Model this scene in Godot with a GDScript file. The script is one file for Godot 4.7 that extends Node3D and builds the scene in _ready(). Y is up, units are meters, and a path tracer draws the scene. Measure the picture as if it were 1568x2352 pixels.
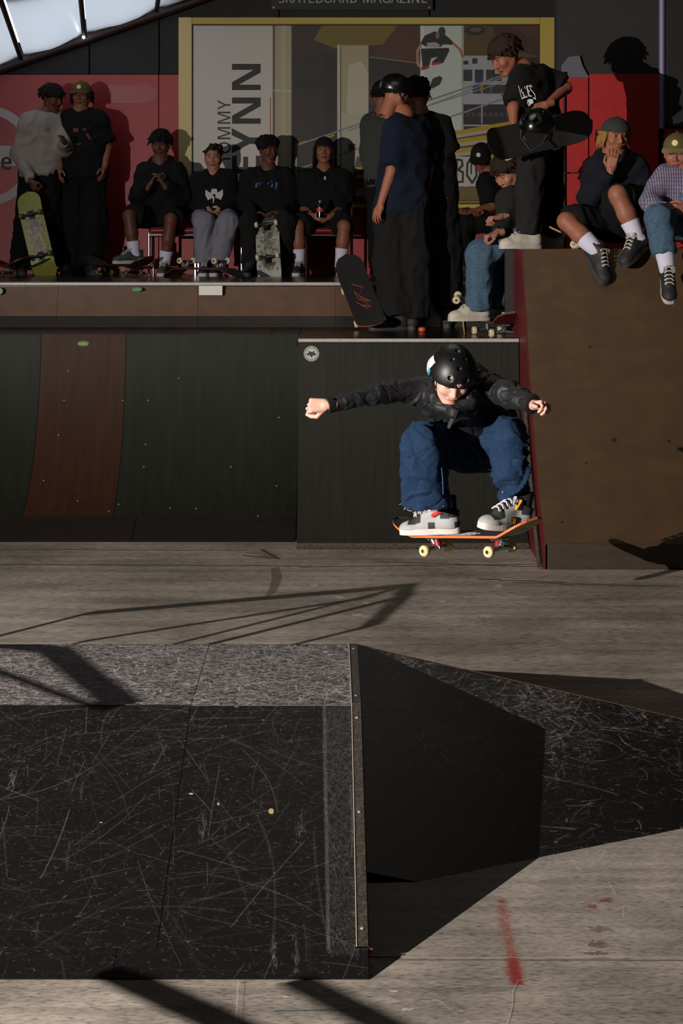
extends Node3D
# A skateboarder in mid-air in an indoor skate park, lit by one strobe from the left, spectators on the ramps behind.

const F := 4200.0      # focal length in pixels of the 1568 x 2352 frame
const EYE := 1.81      # camera height
const VX := 760.0
const VY := 550.0      # where the horizon lies
const STROBE := Vector3(-5.97, 2.20, -1.62)

var M := {}
var taken := {}
var noise := FastNoiseLite.new()
var soft := FastNoiseLite.new()


# ---------------------------------------------------------------- mesh collector
class MB:
	var v := PackedVector3Array()
	var n := PackedVector3Array()
	var uv := PackedVector2Array()
	var c := PackedColorArray()
	var ix := PackedInt32Array()
	var col := Color.WHITE

	func vert(p: Vector3, nn: Vector3, t := Vector2.ZERO) -> int:
		v.append(p); n.append(nn); uv.append(t); c.append(col)
		return v.size() - 1

	func tri(a: int, b: int, d: int) -> void:
		var g := (v[d] - v[a]).cross(v[b] - v[a])
		if g.dot(n[a] + n[b] + n[d]) < 0.0:
			ix.append(a); ix.append(d); ix.append(b)
		else:
			ix.append(a); ix.append(b); ix.append(d)

	func quad(a: Vector3, b: Vector3, d: Vector3, e: Vector3, ta := Vector2(0, 0), tb := Vector2(1, 0), td := Vector2(1, 1), te := Vector2(0, 1), out := Vector3.ZERO) -> void:
		var nn := (b - a).cross(d - a)
		if nn.length() < 1e-12:
			nn = (d - a).cross(e - a)
		nn = nn.normalized()
		if out != Vector3.ZERO and nn.dot(out) < 0.0:
			nn = -nn
		var i := vert(a, nn, ta)
		vert(b, nn, tb); vert(d, nn, td); vert(e, nn, te)
		tri(i, i + 1, i + 2); tri(i, i + 2, i + 3)

	func face(ps: Array, out := Vector3.ZERO) -> void:      # flat convex polygon
		var nn: Vector3 = ((ps[1] - ps[0]) as Vector3).cross(ps[2] - ps[0]).normalized()
		if out != Vector3.ZERO and nn.dot(out) < 0.0:
			nn = -nn
		var i := v.size()
		for p in ps:
			vert(p, nn)
		for k in range(1, ps.size() - 1):
			tri(i, i + k, i + k + 1)

	# box with chamfered edges; t places it
	func box(t: Transform3D, s: Vector3, bev := 0.0) -> void:
		var h := s * 0.5
		var b := minf(bev, minf(h.x, minf(h.y, h.z)) * 0.9)
		for ax in 3:
			for sg in [-1.0, 1.0]:
				var u := (ax + 1) % 3
				var w := (ax + 2) % 3
				var ps := []
				for q in [[-1, -1], [1, -1], [1, 1], [-1, 1]]:
					var p := Vector3.ZERO
					p[ax] = sg * h[ax]; p[u] = q[0] * (h[u] - b); p[w] = q[1] * (h[w] - b)
					ps.append(t * p)
				var o := Vector3.ZERO
				o[ax] = sg
				quad(ps[0], ps[1], ps[2], ps[3], Vector2(0, 0), Vector2(1, 0), Vector2(1, 1), Vector2(0, 1), t.basis * o)
		if b <= 0.0:
			return
		for ax in 3:
			var u := (ax + 1) % 3
			var w := (ax + 2) % 3
			for su in [-1.0, 1.0]:
				for sw in [-1.0, 1.0]:
					var ps := []
					for q in [[-1, 0], [1, 0], [1, 1], [-1, 1]]:
						var p := Vector3.ZERO
						p[ax] = q[0] * (h[ax] - b)
						p[u] = su * (h[u] - (b if q[1] == 0 else 0.0))
						p[w] = sw * (h[w] - (0.0 if q[1] == 0 else b))
						ps.append(t * p)
					var o := Vector3.ZERO
					o[u] = su; o[w] = sw
					quad(ps[0], ps[1], ps[2], ps[3], Vector2(0, 0), Vector2(1, 0), Vector2(1, 1), Vector2(0, 1), t.basis * o)
		for sx in [-1.0, 1.0]:
			for sy in [-1.0, 1.0]:
				for sz in [-1.0, 1.0]:
					var o := Vector3(sx, sy, sz)
					face([t * (o * Vector3(h.x, h.y - b, h.z - b)), t * (o * Vector3(h.x - b, h.y, h.z - b)), t * (o * Vector3(h.x - b, h.y - b, h.z))], t.basis * o)

	func cube(at: Vector3, s: Vector3, bev := 0.0) -> void:
		box(Transform3D(Basis.IDENTITY, at), s, bev)

	# tube through points, radius per point (or one), flat caps
	func tube(ps: Array, r, sides := 8, flat := Vector3.ZERO) -> void:
		var m := ps.size()
		var base := v.size()
		var up := Vector3.UP
		for i in m:
			var d: Vector3 = (ps[mini(i + 1, m - 1)] - ps[maxi(i - 1, 0)])
			d = d.normalized()
			if i == 0:
				up = flat if flat != Vector3.ZERO else (Vector3.UP if absf(d.y) < 0.9 else Vector3.RIGHT)
			var s := d.cross(up).normalized()
			up = s.cross(d).normalized()
			var rr: float = r[i] if r is Array else r
			for k in sides:
				var a := TAU * k / sides
				var o := s * cos(a) + up * sin(a)
				vert(ps[i] + o * rr, o, Vector2(float(k) / sides, float(i) / maxi(m - 1, 1)))
		for i in m - 1:
			for k in sides:
				var a := base + i * sides + k
				var b := base + i * sides + (k + 1) % sides
				tri(a, b, b + sides); tri(a, b + sides, a + sides)
		for e in [0, m - 1]:
			var nn: Vector3 = (ps[e] - ps[1 if e == 0 else m - 2]).normalized()
			var q := vert(ps[e], nn)
			for k in sides:
				vert(v[base + e * sides + k], nn)
			for k in sides:
				tri(q, q + 1 + k, q + 1 + (k + 1) % sides)

	# profile of (radius, height) turned about y
	func lathe(pr: Array, t: Transform3D, sides := 16) -> void:
		for i in pr.size() - 1:
			var a: Vector2 = pr[i]
			var b: Vector2 = pr[i + 1]
			var e := b - a
			if e.length() < 1e-7:
				continue
			var nn := Vector2(e.y, -e.x).normalized()
			var base := v.size()
			for k in sides + 1:
				var th := TAU * k / sides
				var o := Vector3(cos(th), 0, sin(th))
				var no: Vector3 = t.basis * (o * nn.x + Vector3(0, nn.y, 0))
				no = no.normalized()
				vert(t * (o * a.x + Vector3(0, a.y, 0)), no, Vector2(float(k) / sides, 0))
				vert(t * (o * b.x + Vector3(0, b.y, 0)), no, Vector2(float(k) / sides, 1))
			for k in sides:
				var q := base + k * 2
				tri(q, q + 1, q + 3); tri(q, q + 3, q + 2)

	# outline (x, y) given thickness along z, in t
	func prism(poly: PackedVector2Array, z0: float, z1: float, t := Transform3D.IDENTITY) -> void:
		var ids := Geometry2D.triangulate_polygon(poly)
		for z in [z0, z1]:
			var nn: Vector3 = (t.basis * Vector3(0, 0, 1.0 if z == maxf(z0, z1) else -1.0)).normalized()
			var base := v.size()
			for p in poly:
				vert(t * Vector3(p.x, p.y, z), nn, p)
			for k in range(0, ids.size(), 3):
				tri(base + ids[k], base + ids[k + 1], base + ids[k + 2])
		var area := 0.0
		for k in poly.size():
			area += poly[k].cross(poly[(k + 1) % poly.size()])
		for k in poly.size():
			var a := poly[k]
			var b := poly[(k + 1) % poly.size()]
			var o := Vector2(b.y - a.y, a.x - b.x) * signf(area)
			quad(t * Vector3(a.x, a.y, z0), t * Vector3(b.x, b.y, z0), t * Vector3(b.x, b.y, z1), t * Vector3(a.x, a.y, z1), Vector2(0, 0), Vector2(1, 0), Vector2(1, 1), Vector2(0, 1), t.basis * Vector3(o.x, o.y, 0))

	# rows of points as one smooth sheet, turned towards out
	func sheet(rows: Array, out := Vector3.ZERO, uvs = null, wrap := false) -> void:
		var m := rows.size()
		var w: int = rows[0].size()
		var base := v.size()
		var sg := 0.0
		var ns := PackedVector3Array()
		for i in m:
			for j in w:
				var du: Vector3
				if wrap:
					du = rows[i][(j + 1) % w] - rows[i][(j + w - 1) % w]
				else:
					du = rows[i][mini(j + 1, w - 1)] - rows[i][maxi(j - 1, 0)]
				var dv: Vector3 = rows[mini(i + 1, m - 1)][j] - rows[maxi(i - 1, 0)][j]
				var nn := du.cross(dv).normalized()
				sg += nn.dot(out)
				ns.append(nn)
		var f := -1.0 if sg < 0.0 else 1.0
		for i in m:
			for j in w:
				var t := Vector2(float(j) / maxi(w - 1, 1), float(i) / maxi(m - 1, 1))
				if uvs != null:
					t = uvs[i][j]
				vert(rows[i][j], ns[i * w + j] * f, t)
		for i in m - 1:
			for j in (w if wrap else w - 1):
				var a := base + i * w + j
				var b := base + i * w + (j + 1) % w
				tri(a, b, b + w); tri(a, b + w, a + w)

	func add(o: MB, t: Transform3D, tint := Color.WHITE) -> void:
		var base := v.size()
		var flip := t.basis.determinant() < 0.0
		var nb := t.basis.inverse().transposed()
		v.append_array(t * o.v)
		for k in o.n.size():
			n.append((nb * o.n[k]).normalized())
			c.append(o.c[k] * tint)
		uv.append_array(o.uv)
		for k in range(0, o.ix.size(), 3):
			ix.append(base + o.ix[k])
			ix.append(base + o.ix[k + (2 if flip else 1)])
			ix.append(base + o.ix[k + (1 if flip else 2)])

	func renormal() -> void:
		for k in n.size():
			n[k] = Vector3.ZERO
		for k in range(0, ix.size(), 3):
			var a := ix[k]; var b := ix[k + 1]; var d := ix[k + 2]
			var g := (v[d] - v[a]).cross(v[b] - v[a])
			n[a] += g; n[b] += g; n[d] += g
		for k in n.size():
			n[k] = n[k].normalized()

	# cloth: push every point along its normal by folds
	func crease(fn: FastNoiseLite, amp: float, squash: Vector3, amp2 := 0.0) -> void:
		for k in v.size():
			var p := v[k] * squash
			var q := 1.0 - absf(fn.get_noise_3dv(p)) * 3.2
			v[k] += n[k] * (amp * q + amp2 * fn.get_noise_3dv(v[k] * 5.0 + Vector3(9, 4, 2)))
		renormal()

	func mesh() -> ArrayMesh:
		var a := []
		a.resize(Mesh.ARRAY_MAX)
		a[Mesh.ARRAY_VERTEX] = v
		a[Mesh.ARRAY_NORMAL] = n
		a[Mesh.ARRAY_TEX_UV] = uv
		a[Mesh.ARRAY_COLOR] = c
		a[Mesh.ARRAY_INDEX] = ix
		var m := ArrayMesh.new()
		m.add_surface_from_arrays(Mesh.PRIMITIVE_TRIANGLES, a)
		return m


# ---------------------------------------------------------------- distance field on a grid, meshed as surface nets
class SD:
	var o: Vector3
	var h: float
	var nx: int
	var ny: int
	var nz: int
	var f := PackedFloat32Array()

	func _init(lo: Vector3, hi: Vector3, cell: float) -> void:
		o = lo; h = cell
		nx = int(ceil((hi.x - lo.x) / cell)) + 1
		ny = int(ceil((hi.y - lo.y) / cell)) + 1
		nz = int(ceil((hi.z - lo.z) / cell)) + 1
		f.resize(nx * ny * nz)
		f.fill(10.0)

	func rng(lo: Vector3, hi: Vector3) -> Array:
		return [clampi(int((lo.x - o.x) / h), 0, nx - 1), clampi(int((hi.x - o.x) / h) + 1, 0, nx - 1), clampi(int((lo.y - o.y) / h), 0, ny - 1), clampi(int((hi.y - o.y) / h) + 1, 0, ny - 1), clampi(int((lo.z - o.z) / h), 0, nz - 1), clampi(int((hi.z - o.z) / h) + 1, 0, nz - 1)]

	# tapered capsule; fa / fb: cut flat at that end
	func cap(a: Vector3, b: Vector3, ra: float, rb: float, k := 0.02, fa := false, fb := false) -> void:
		var r := maxf(ra, rb) + k + h * 2.0
		var q := rng(a.min(b) - Vector3(r, r, r), a.max(b) + Vector3(r, r, r))
		var ab := b - a
		var l2 := maxf(ab.length_squared(), 1e-9)
		var dir := ab / sqrt(l2)
		var len := sqrt(l2)
		for z in range(q[4], q[5] + 1):
			for y in range(q[2], q[3] + 1):
				var p := o + Vector3(q[0], y, z) * h - a
				var i: int = (z * ny + y) * nx + q[0]
				for x in range(q[0], q[1] + 1):
					var t := clampf(p.dot(ab) / l2, 0.0, 1.0)
					var d := (p - ab * t).length() - (ra + (rb - ra) * t)
					if fa:
						d = maxf(d, -p.dot(dir))
					if fb:
						d = maxf(d, p.dot(dir) - len)
					var e := f[i]
					var w := k - absf(d - e)
					if w > 0.0:
						f[i] = minf(d, e) - w * w / k * 0.25
					elif d < e:
						f[i] = d
					p.x += h
					i += 1

	# ellipsoid; s = -1 carves
	func ell(c: Vector3, r: Vector3, k := 0.01, b := Basis.IDENTITY, s := 1.0) -> void:
		var m := maxf(r.x, maxf(r.y, r.z)) + k + h * 2.0
		var q := rng(c - Vector3(m, m, m), c + Vector3(m, m, m))
		var bi := b.inverse()
		var rm := minf(r.x, minf(r.y, r.z))
		for z in range(q[4], q[5] + 1):
			for y in range(q[2], q[3] + 1):
				var i: int = (z * ny + y) * nx + q[0]
				for x in range(q[0], q[1] + 1):
					var p := bi * (o + Vector3(x, y, z) * h - c)
					var k0 := (p / r).length()
					var k1 := (p / (r * r)).length()
					var d := k0 * (k0 - 1.0) / k1 if k1 > 1e-6 else -rm
					var e := f[i]
					if s > 0.0:
						var w := k - absf(d - e)
						if w > 0.0:
							f[i] = minf(d, e) - w * w / k * 0.25
						elif d < e:
							f[i] = d
					else:
						d = -d
						var w := k - absf(d - e)
						if w > 0.0:
							f[i] = maxf(d, e) + w * w / k * 0.25
						elif d > e:
							f[i] = d
					i += 1

	# keep the side of the plane that nn does not point to
	func plane(at: Vector3, nn: Vector3) -> void:
		var i := 0
		for z in nz:
			for y in ny:
				var d := (o + Vector3(0, y, z) * h - at).dot(nn)
				for x in nx:
					if f[i] < 5.0 and d > f[i]:
						f[i] = d
					d += nn.x * h
					i += 1

	func at(p: Vector3) -> float:
		var q := (p - o) / h
		var x := int(q.x); var y := int(q.y); var z := int(q.z)
		if x < 0 or y < 0 or z < 0 or x >= nx - 1 or y >= ny - 1 or z >= nz - 1:
			return 10.0
		var u := q.x - x; var w := q.y - y; var t := q.z - z
		var i := (z * ny + y) * nx + x
		var j := i + nx * ny
		return lerpf(lerpf(lerpf(f[i], f[i + 1], u), lerpf(f[i + nx], f[i + nx + 1], u), w), lerpf(lerpf(f[j], f[j + 1], u), lerpf(f[j + nx], f[j + nx + 1], u), w), t)

	func build(m: MB) -> MB:
		var id := PackedInt32Array()
		id.resize(f.size())
		var sy := nx
		var sz := nx * ny
		var lim := h * 2.0
		for z in nz - 1:
			for y in ny - 1:
				var i := (z * ny + y) * nx
				for x in nx - 1:
					var f0 := f[i]
					if f0 < lim and f0 > -lim:
						var f1 := f[i + 1]; var f2 := f[i + sy]; var f3 := f[i + sy + 1]
						var f4 := f[i + sz]; var f5 := f[i + sz + 1]; var f6 := f[i + sz + sy]; var f7 := f[i + sz + sy + 1]
						var k := int(f0 < 0) + int(f1 < 0) + int(f2 < 0) + int(f3 < 0) + int(f4 < 0) + int(f5 < 0) + int(f6 < 0) + int(f7 < 0)
						if k > 0 and k < 8:
							var s := Vector3.ZERO
							var c := 0
							if (f0 < 0) != (f1 < 0): s += Vector3(f0 / (f0 - f1), 0, 0); c += 1
							if (f2 < 0) != (f3 < 0): s += Vector3(f2 / (f2 - f3), 1, 0); c += 1
							if (f4 < 0) != (f5 < 0): s += Vector3(f4 / (f4 - f5), 0, 1); c += 1
							if (f6 < 0) != (f7 < 0): s += Vector3(f6 / (f6 - f7), 1, 1); c += 1
							if (f0 < 0) != (f2 < 0): s += Vector3(0, f0 / (f0 - f2), 0); c += 1
							if (f1 < 0) != (f3 < 0): s += Vector3(1, f1 / (f1 - f3), 0); c += 1
							if (f4 < 0) != (f6 < 0): s += Vector3(0, f4 / (f4 - f6), 1); c += 1
							if (f5 < 0) != (f7 < 0): s += Vector3(1, f5 / (f5 - f7), 1); c += 1
							if (f0 < 0) != (f4 < 0): s += Vector3(0, 0, f0 / (f0 - f4)); c += 1
							if (f1 < 0) != (f5 < 0): s += Vector3(1, 0, f1 / (f1 - f5)); c += 1
							if (f2 < 0) != (f6 < 0): s += Vector3(0, 1, f2 / (f2 - f6)); c += 1
							if (f3 < 0) != (f7 < 0): s += Vector3(1, 1, f3 / (f3 - f7)); c += 1
							var g := Vector3(f1 + f3 + f5 + f7 - f0 - f2 - f4 - f6, f2 + f3 + f6 + f7 - f0 - f1 - f4 - f5, f4 + f5 + f6 + f7 - f0 - f1 - f2 - f3)
							id[i] = m.vert(o + (Vector3(x, y, z) + s / c) * h, g.normalized()) + 1
					i += 1
		for z in range(1, nz - 1):
			for y in range(1, ny - 1):
				var i := (z * ny + y) * nx + 1
				for x in range(1, nx - 1):
					if id[i] > 0:
						var neg := f[i] < 0
						if neg != (f[i + 1] < 0): _q(m, id[i], id[i - sy], id[i - sy - sz], id[i - sz], neg)
						if neg != (f[i + sy] < 0): _q(m, id[i], id[i - sz], id[i - sz - 1], id[i - 1], neg)
						if neg != (f[i + sz] < 0): _q(m, id[i], id[i - 1], id[i - 1 - sy], id[i - sy], neg)
					i += 1
		return m

	func _q(m: MB, a: int, b: int, c: int, d: int, neg: bool) -> void:
		if a < 1 or b < 1 or c < 1 or d < 1:
			return
		if not neg:
			var t := b
			b = d; d = t
		m.ix.append_array([a - 1, c - 1, b - 1, a - 1, d - 1, c - 1])


# ---------------------------------------------------------------- picture to paint prints and wear on
class Pic:
	var w: int
	var h: int
	var b := PackedByteArray()

	func _init(ww: int, hh: int, c: Color) -> void:
		w = ww; h = hh
		b.resize(w * h * 3)
		var row := PackedByteArray()
		for x in w:
			row.append(int(c.r * 255)); row.append(int(c.g * 255)); row.append(int(c.b * 255))
		b.clear()
		for y in h:
			b.append_array(row)

	func px(x: int, y: int, c: Color, a := 1.0) -> void:
		if x < 0 or y < 0 or x >= w or y >= h:
			return
		var i := (y * w + x) * 3
		b[i] = int(b[i] + (c.r * 255.0 - b[i]) * a)
		b[i + 1] = int(b[i + 1] + (c.g * 255.0 - b[i + 1]) * a)
		b[i + 2] = int(b[i + 2] + (c.b * 255.0 - b[i + 2]) * a)

	func disc(x: float, y: float, rx: float, ry: float, c: Color, a := 1.0) -> void:
		for j in range(int(y - ry), int(y + ry) + 1):
			for i in range(int(x - rx), int(x + rx) + 1):
				var q := Vector2((i - x) / rx, (j - y) / ry).length_squared()
				if q < 1.0:
					px(i, j, c, a)

	func line(p: Vector2, q: Vector2, wd: float, c: Color, a := 1.0) -> void:
		var r := maxi(int(wd * 0.5), 0)
		var n := int(maxf(absf(q.x - p.x), absf(q.y - p.y)) / maxi(r, 1)) + 1
		for k in n + 1:
			var s := p.lerp(q, float(k) / n)
			if r == 0:
				px(int(s.x), int(s.y), c, a)
			else:
				for j in range(-r, r + 1):
					for i in range(-r, r + 1):
						px(int(s.x) + i, int(s.y) + j, c, a)

	func path(ps: Array, wd: float, c: Color, a := 1.0) -> void:
		for k in ps.size() - 1:
			line(ps[k], ps[k + 1], wd, c, a)

	func poly(ps: Array, c: Color, a := 1.0) -> void:
		var y0 := 1e9
		var y1 := -1e9
		for p in ps:
			y0 = minf(y0, p.y); y1 = maxf(y1, p.y)
		for y in range(maxi(0, int(y0)), mini(h - 1, int(y1)) + 1):
			var xs := []
			for k in ps.size():
				var p: Vector2 = ps[k]
				var q: Vector2 = ps[(k + 1) % ps.size()]
				var yc := y + 0.5
				if (p.y <= yc) != (q.y <= yc):
					xs.append(p.x + (yc - p.y) / (q.y - p.y) * (q.x - p.x))
			xs.sort()
			for k in range(0, xs.size() - 1, 2):
				for x in range(maxi(0, int(xs[k] + 0.5)), mini(w, int(xs[k + 1] + 0.5))):
					px(x, y, c, a)

	func rect(x0: float, y0: float, x1: float, y1: float, c: Color, a := 1.0) -> void:
		poly([Vector2(x0, y0), Vector2(x1, y0), Vector2(x1, y1), Vector2(x0, y1)], c, a)

	func tex() -> ImageTexture:
		var im := Image.create_from_data(w, h, false, Image.FORMAT_RGB8, b)
		return ImageTexture.create_from_image(im)


# ---------------------------------------------------------------- naming and placing
func numbered(called: String) -> String:
	if not taken.has(called):
		taken[called] = 0
		return called
	taken[called] += 1
	return "%s_%03d" % [called, taken[called]]


func meta(o: Node, label := "", category := "", group := "", kind := "") -> Node:
	if label: o.set_meta("label", label)
	if category: o.set_meta("category", category)
	if group: o.set_meta("group", group)
	if kind: o.set_meta("kind", kind)
	return o


func thing(called: String, label: String, category: String, at := Vector3.ZERO, group := "") -> Node3D:
	var o := Node3D.new()
	o.name = numbered(called)
	add_child(o, true)
	o.position = at
	meta(o, label, category, group)
	return o


func part(m: MB, called: String, mat: Material, parent: Node3D, label := "") -> MeshInstance3D:
	var o := MeshInstance3D.new()
	o.name = called if parent != self else numbered(called)
	o.mesh = m.mesh()
	o.material_override = mat
	parent.add_child(o, true)
	if label: o.set_meta("label", label)
	return o


# part whose mesh was made in world space, put under a parent standing at its position
func wpart(m: MB, called: String, mat: Material, parent: Node3D, label := "") -> MeshInstance3D:
	var o := part(m, called, mat, parent, label)
	var q: Node3D = parent
	var t := Transform3D.IDENTITY
	while q != self and q != null:
		t = q.transform * t
		q = q.get_parent() as Node3D
	o.transform = t.affine_inverse()
	return o


func spot(px: float, py: float, d: float) -> Vector3:
	return Vector3((px - VX) * d / F, EYE - (py - VY) * d / F, -d)


func ground(px: float, py: float, y := 0.0) -> Vector3:
	return spot(px, py, (EYE - y) * F / (py - VY))


func mat(called: String, c: Color, rough := 0.8, metal := 0.0, spec := 0.5) -> StandardMaterial3D:
	var m := StandardMaterial3D.new()
	m.resource_name = called
	m.albedo_color = c
	m.roughness = rough
	m.metallic = metal
	m.metallic_specular = spec
	M[called] = m
	return m


func noise_tex(freq: float, seed_: int, lo: Color, hi: Color, size := 256, oct := 4, sx := 1.0) -> ImageTexture:
	var fn := FastNoiseLite.new()
	fn.seed = seed_
	fn.frequency = freq
	fn.fractal_octaves = oct
	var im := fn.get_seamless_image(size, size)
	im.convert(Image.FORMAT_L8)
	var d := im.get_data()
	var out := PackedByteArray()
	out.resize(size * size * 3)
	var k := 0
	for v in d:
		var t := v / 255.0
		out[k] = int(lerpf(lo.r, hi.r, t) * 255); out[k + 1] = int(lerpf(lo.g, hi.g, t) * 255); out[k + 2] = int(lerpf(lo.b, hi.b, t) * 255)
		k += 3
	return ImageTexture.create_from_image(Image.create_from_data(size, size, false, Image.FORMAT_RGB8, out))


func grain(m: StandardMaterial3D, t: Texture2D, scale: Vector3) -> StandardMaterial3D:
	m.albedo_texture = t
	m.uv1_triplanar = true
	m.uv1_world_triplanar = true
	m.uv1_scale = scale
	return m


func _ready() -> void:
	# camera: level, with a shifted lens (the frame is cropped below the horizon)
	var cam := Camera3D.new()
	cam.name = "camera"
	add_child(cam)
	cam.position = Vector3(0, EYE, 0)
	cam.projection = Camera3D.PROJECTION_FRUSTUM
	cam.near = 0.1
	cam.far = 60.0
	cam.size = 0.1 * 2352.0 / F
	cam.frustum_offset = Vector2(784.0 - VX, VY - 1176.0) / F * 0.1
	cam.current = true
	var we := WorldEnvironment.new()
	we.name = "surroundings"
	var env := Environment.new()
	env.background_mode = Environment.BG_COLOR
	env.background_color = Color(0, 0, 0)
	env.tonemap_mode = Environment.TONE_MAPPER_LINEAR
	env.tonemap_exposure = 1.0
	env.sdfgi_enabled = true
	env.ssao_enabled = true
	env.ssil_enabled = true
	we.environment = env
	add_child(we)
	build_strobe(160.0)
	build_added_foil_glow(0.65)
	build_ceiling_lamp(0.9)

	noise.seed = 7
	noise.frequency = 1.0
	soft.seed = 19
	soft.frequency = 1.0
	soft.fractal_type = FastNoiseLite.FRACTAL_NONE
	soft.noise_type = FastNoiseLite.TYPE_SIMPLEX_SMOOTH
	materials()
	build_floor()
	build_hall()
	build_roof()
	build_fun_box()
	build_back_ramps()
	build_right_ramp()
	build_wall_pictures()
	build_rail()
	print("structure ", Time.get_ticks_msec())
	build_props()
	print("props ", Time.get_ticks_msec())
	build_people()
	print("people ", Time.get_ticks_msec())
	build_skater()
	print("skater ", Time.get_ticks_msec())


# the photographer's strobe on its stand, outside the frame on the left
func build_strobe(power: float) -> void:
	var t := thing("flash_lamp", "black photo strobe on a tall light stand left of the ramps", "lamp", Vector3(STROBE.x, 0, STROBE.z))
	var aim := (Vector3(0.85, 0.80, -8.2) - STROBE).normalized()
	var b := Basis.looking_at(aim, Vector3.UP)
	var black := mat("strobe_black", Color(0.03, 0.03, 0.03), 0.5)
	var m := MB.new()
	m.tube([Vector3(0, 0.55, 0), Vector3(0, STROBE.y - 0.08, 0)], 0.014, 10)
	part(m, "pole", black, t)
	for k in 3:
		var a := TAU * k / 3.0 + 0.4
		m = MB.new()
		m.tube([Vector3(0, 0.62, 0), Vector3(cos(a) * 0.5, 0.012, sin(a) * 0.5)], 0.011, 8)
		part(m, "leg", black, t)
	m = MB.new()
	var hx := Transform3D(b * Basis(Vector3.RIGHT, -PI / 2), Vector3(0, STROBE.y, 0) - aim * 0.02)
	m.lathe([Vector2(0, -0.28), Vector2(0.06, -0.28), Vector2(0.065, -0.27), Vector2(0.065, -0.02), Vector2(0.09, 0.0), Vector2(0.09, 0.004), Vector2(0.062, -0.014), Vector2(0, -0.014)], hx, 24)
	part(m, "head", black, t)
	m = MB.new()
	m.lathe([Vector2(0.0, -0.006), Vector2(0.055, -0.006), Vector2(0.06, -0.012)], hx, 24)
	var glow := mat("strobe_tube", Color(1, 1, 1))
	glow.emission_enabled = true
	glow.emission = Color(1.0, 0.97, 0.92)
	glow.emission_energy_multiplier = 20.0
	part(m, "flash_tube", glow, t)
	var l := SpotLight3D.new()
	l.name = "strobe_light"
	l.light_color = Color(1.0, 0.97, 0.935)
	l.light_energy = power
	l.light_size = 0.010
	l.spot_angle = 43.0
	l.spot_angle_attenuation = 1.0
	l.spot_range = 30.0
	l.spot_attenuation = 2.0
	l.shadow_enabled = true
	t.add_child(l)
	l.transform = Transform3D(b, Vector3(0, STROBE.y, 0) + aim * 0.03)


# added light panel above the thin foil lining, put in to make the foil glow
func build_added_foil_glow(power: float) -> void:
	var mid := Vector3(-2.35, 4.01 + 0.35 * (-2.35 + 1.44) + 0.085, -15.35)
	var t := Node3D.new()
	t.name = "added_panel_1"
	add_child(t)
	meta(t, "added glowing panel above the silver foil at top left", "", "", "structure")
	t.transform = Transform3D(Basis(Vector3.BACK, atan(0.35)), mid)
	var m := MB.new()
	m.box(Transform3D(Basis.IDENTITY, Vector3(0, 0.012, 0)), Vector3(1.9, 0.008, 2.7), 0.0)
	var glow := mat("added_glow_sheet", Color(1, 1, 1))
	glow.emission_enabled = true
	glow.emission = Color(0.92, 0.96, 1.0)
	glow.emission_energy_multiplier = 1.0
	part(m, "glow_sheet", glow, t)
	var l := AreaLight3D.new()
	l.name = "added_glow"
	l.area_size = Vector2(1.9, 2.7)
	l.light_color = Color(0.92, 0.96, 1.0)
	l.light_energy = power
	l.set("area_range", 20.0)
	l.set("area_attenuation", 2.0)
	l.shadow_enabled = true
	t.add_child(l)
	l.transform = Transform3D(Basis(Vector3.RIGHT, -PI / 2), Vector3(0, 0.004, 0))
	mat("fitting_white", Color(0.7, 0.7, 0.7), 0.4)


# a lamp panel high over the flat, above the frame: the dim house light
func build_ceiling_lamp(power: float) -> void:
	var t := thing("ceiling_lamp", "white square lamp panel hung high above the floor", "lamp", Vector3(0.6, 4.2, -10.4))
	var m := MB.new()
	m.box(Transform3D(Basis.IDENTITY, Vector3(0, 0.03, 0)), Vector3(1.26, 0.05, 1.26), 0.006)
	part(m, "housing", M.fitting_white, t)
	m = MB.new()
	m.box(Transform3D(Basis.IDENTITY, Vector3(0, 0.0, 0)), Vector3(1.2, 0.008, 1.2), 0.0)
	var glow := mat("panel_glow", Color(1, 1, 1))
	glow.emission_enabled = true
	glow.emission = Color(1.0, 0.96, 0.9)
	glow.emission_energy_multiplier = 0.5
	part(m, "diffuser", glow, t)
	for x in [-0.5, 0.5]:
		m = MB.new()
		m.tube([Vector3(x, 0.05, 0), Vector3(x, 0.42, 0)], 0.004, 6)
		part(m, "hanger", M.fitting_white, t)
	var l := AreaLight3D.new()
	l.name = "panel_light"
	l.area_size = Vector2(1.2, 1.2)
	l.light_color = Color(1.0, 0.96, 0.9)
	l.light_energy = power
	l.set("area_range", 20.0)
	l.set("area_attenuation", 2.0)
	l.shadow_enabled = true
	t.add_child(l)
	l.transform = Transform3D(Basis(Vector3.RIGHT, -PI / 2), Vector3(0, -0.006, 0))


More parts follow.
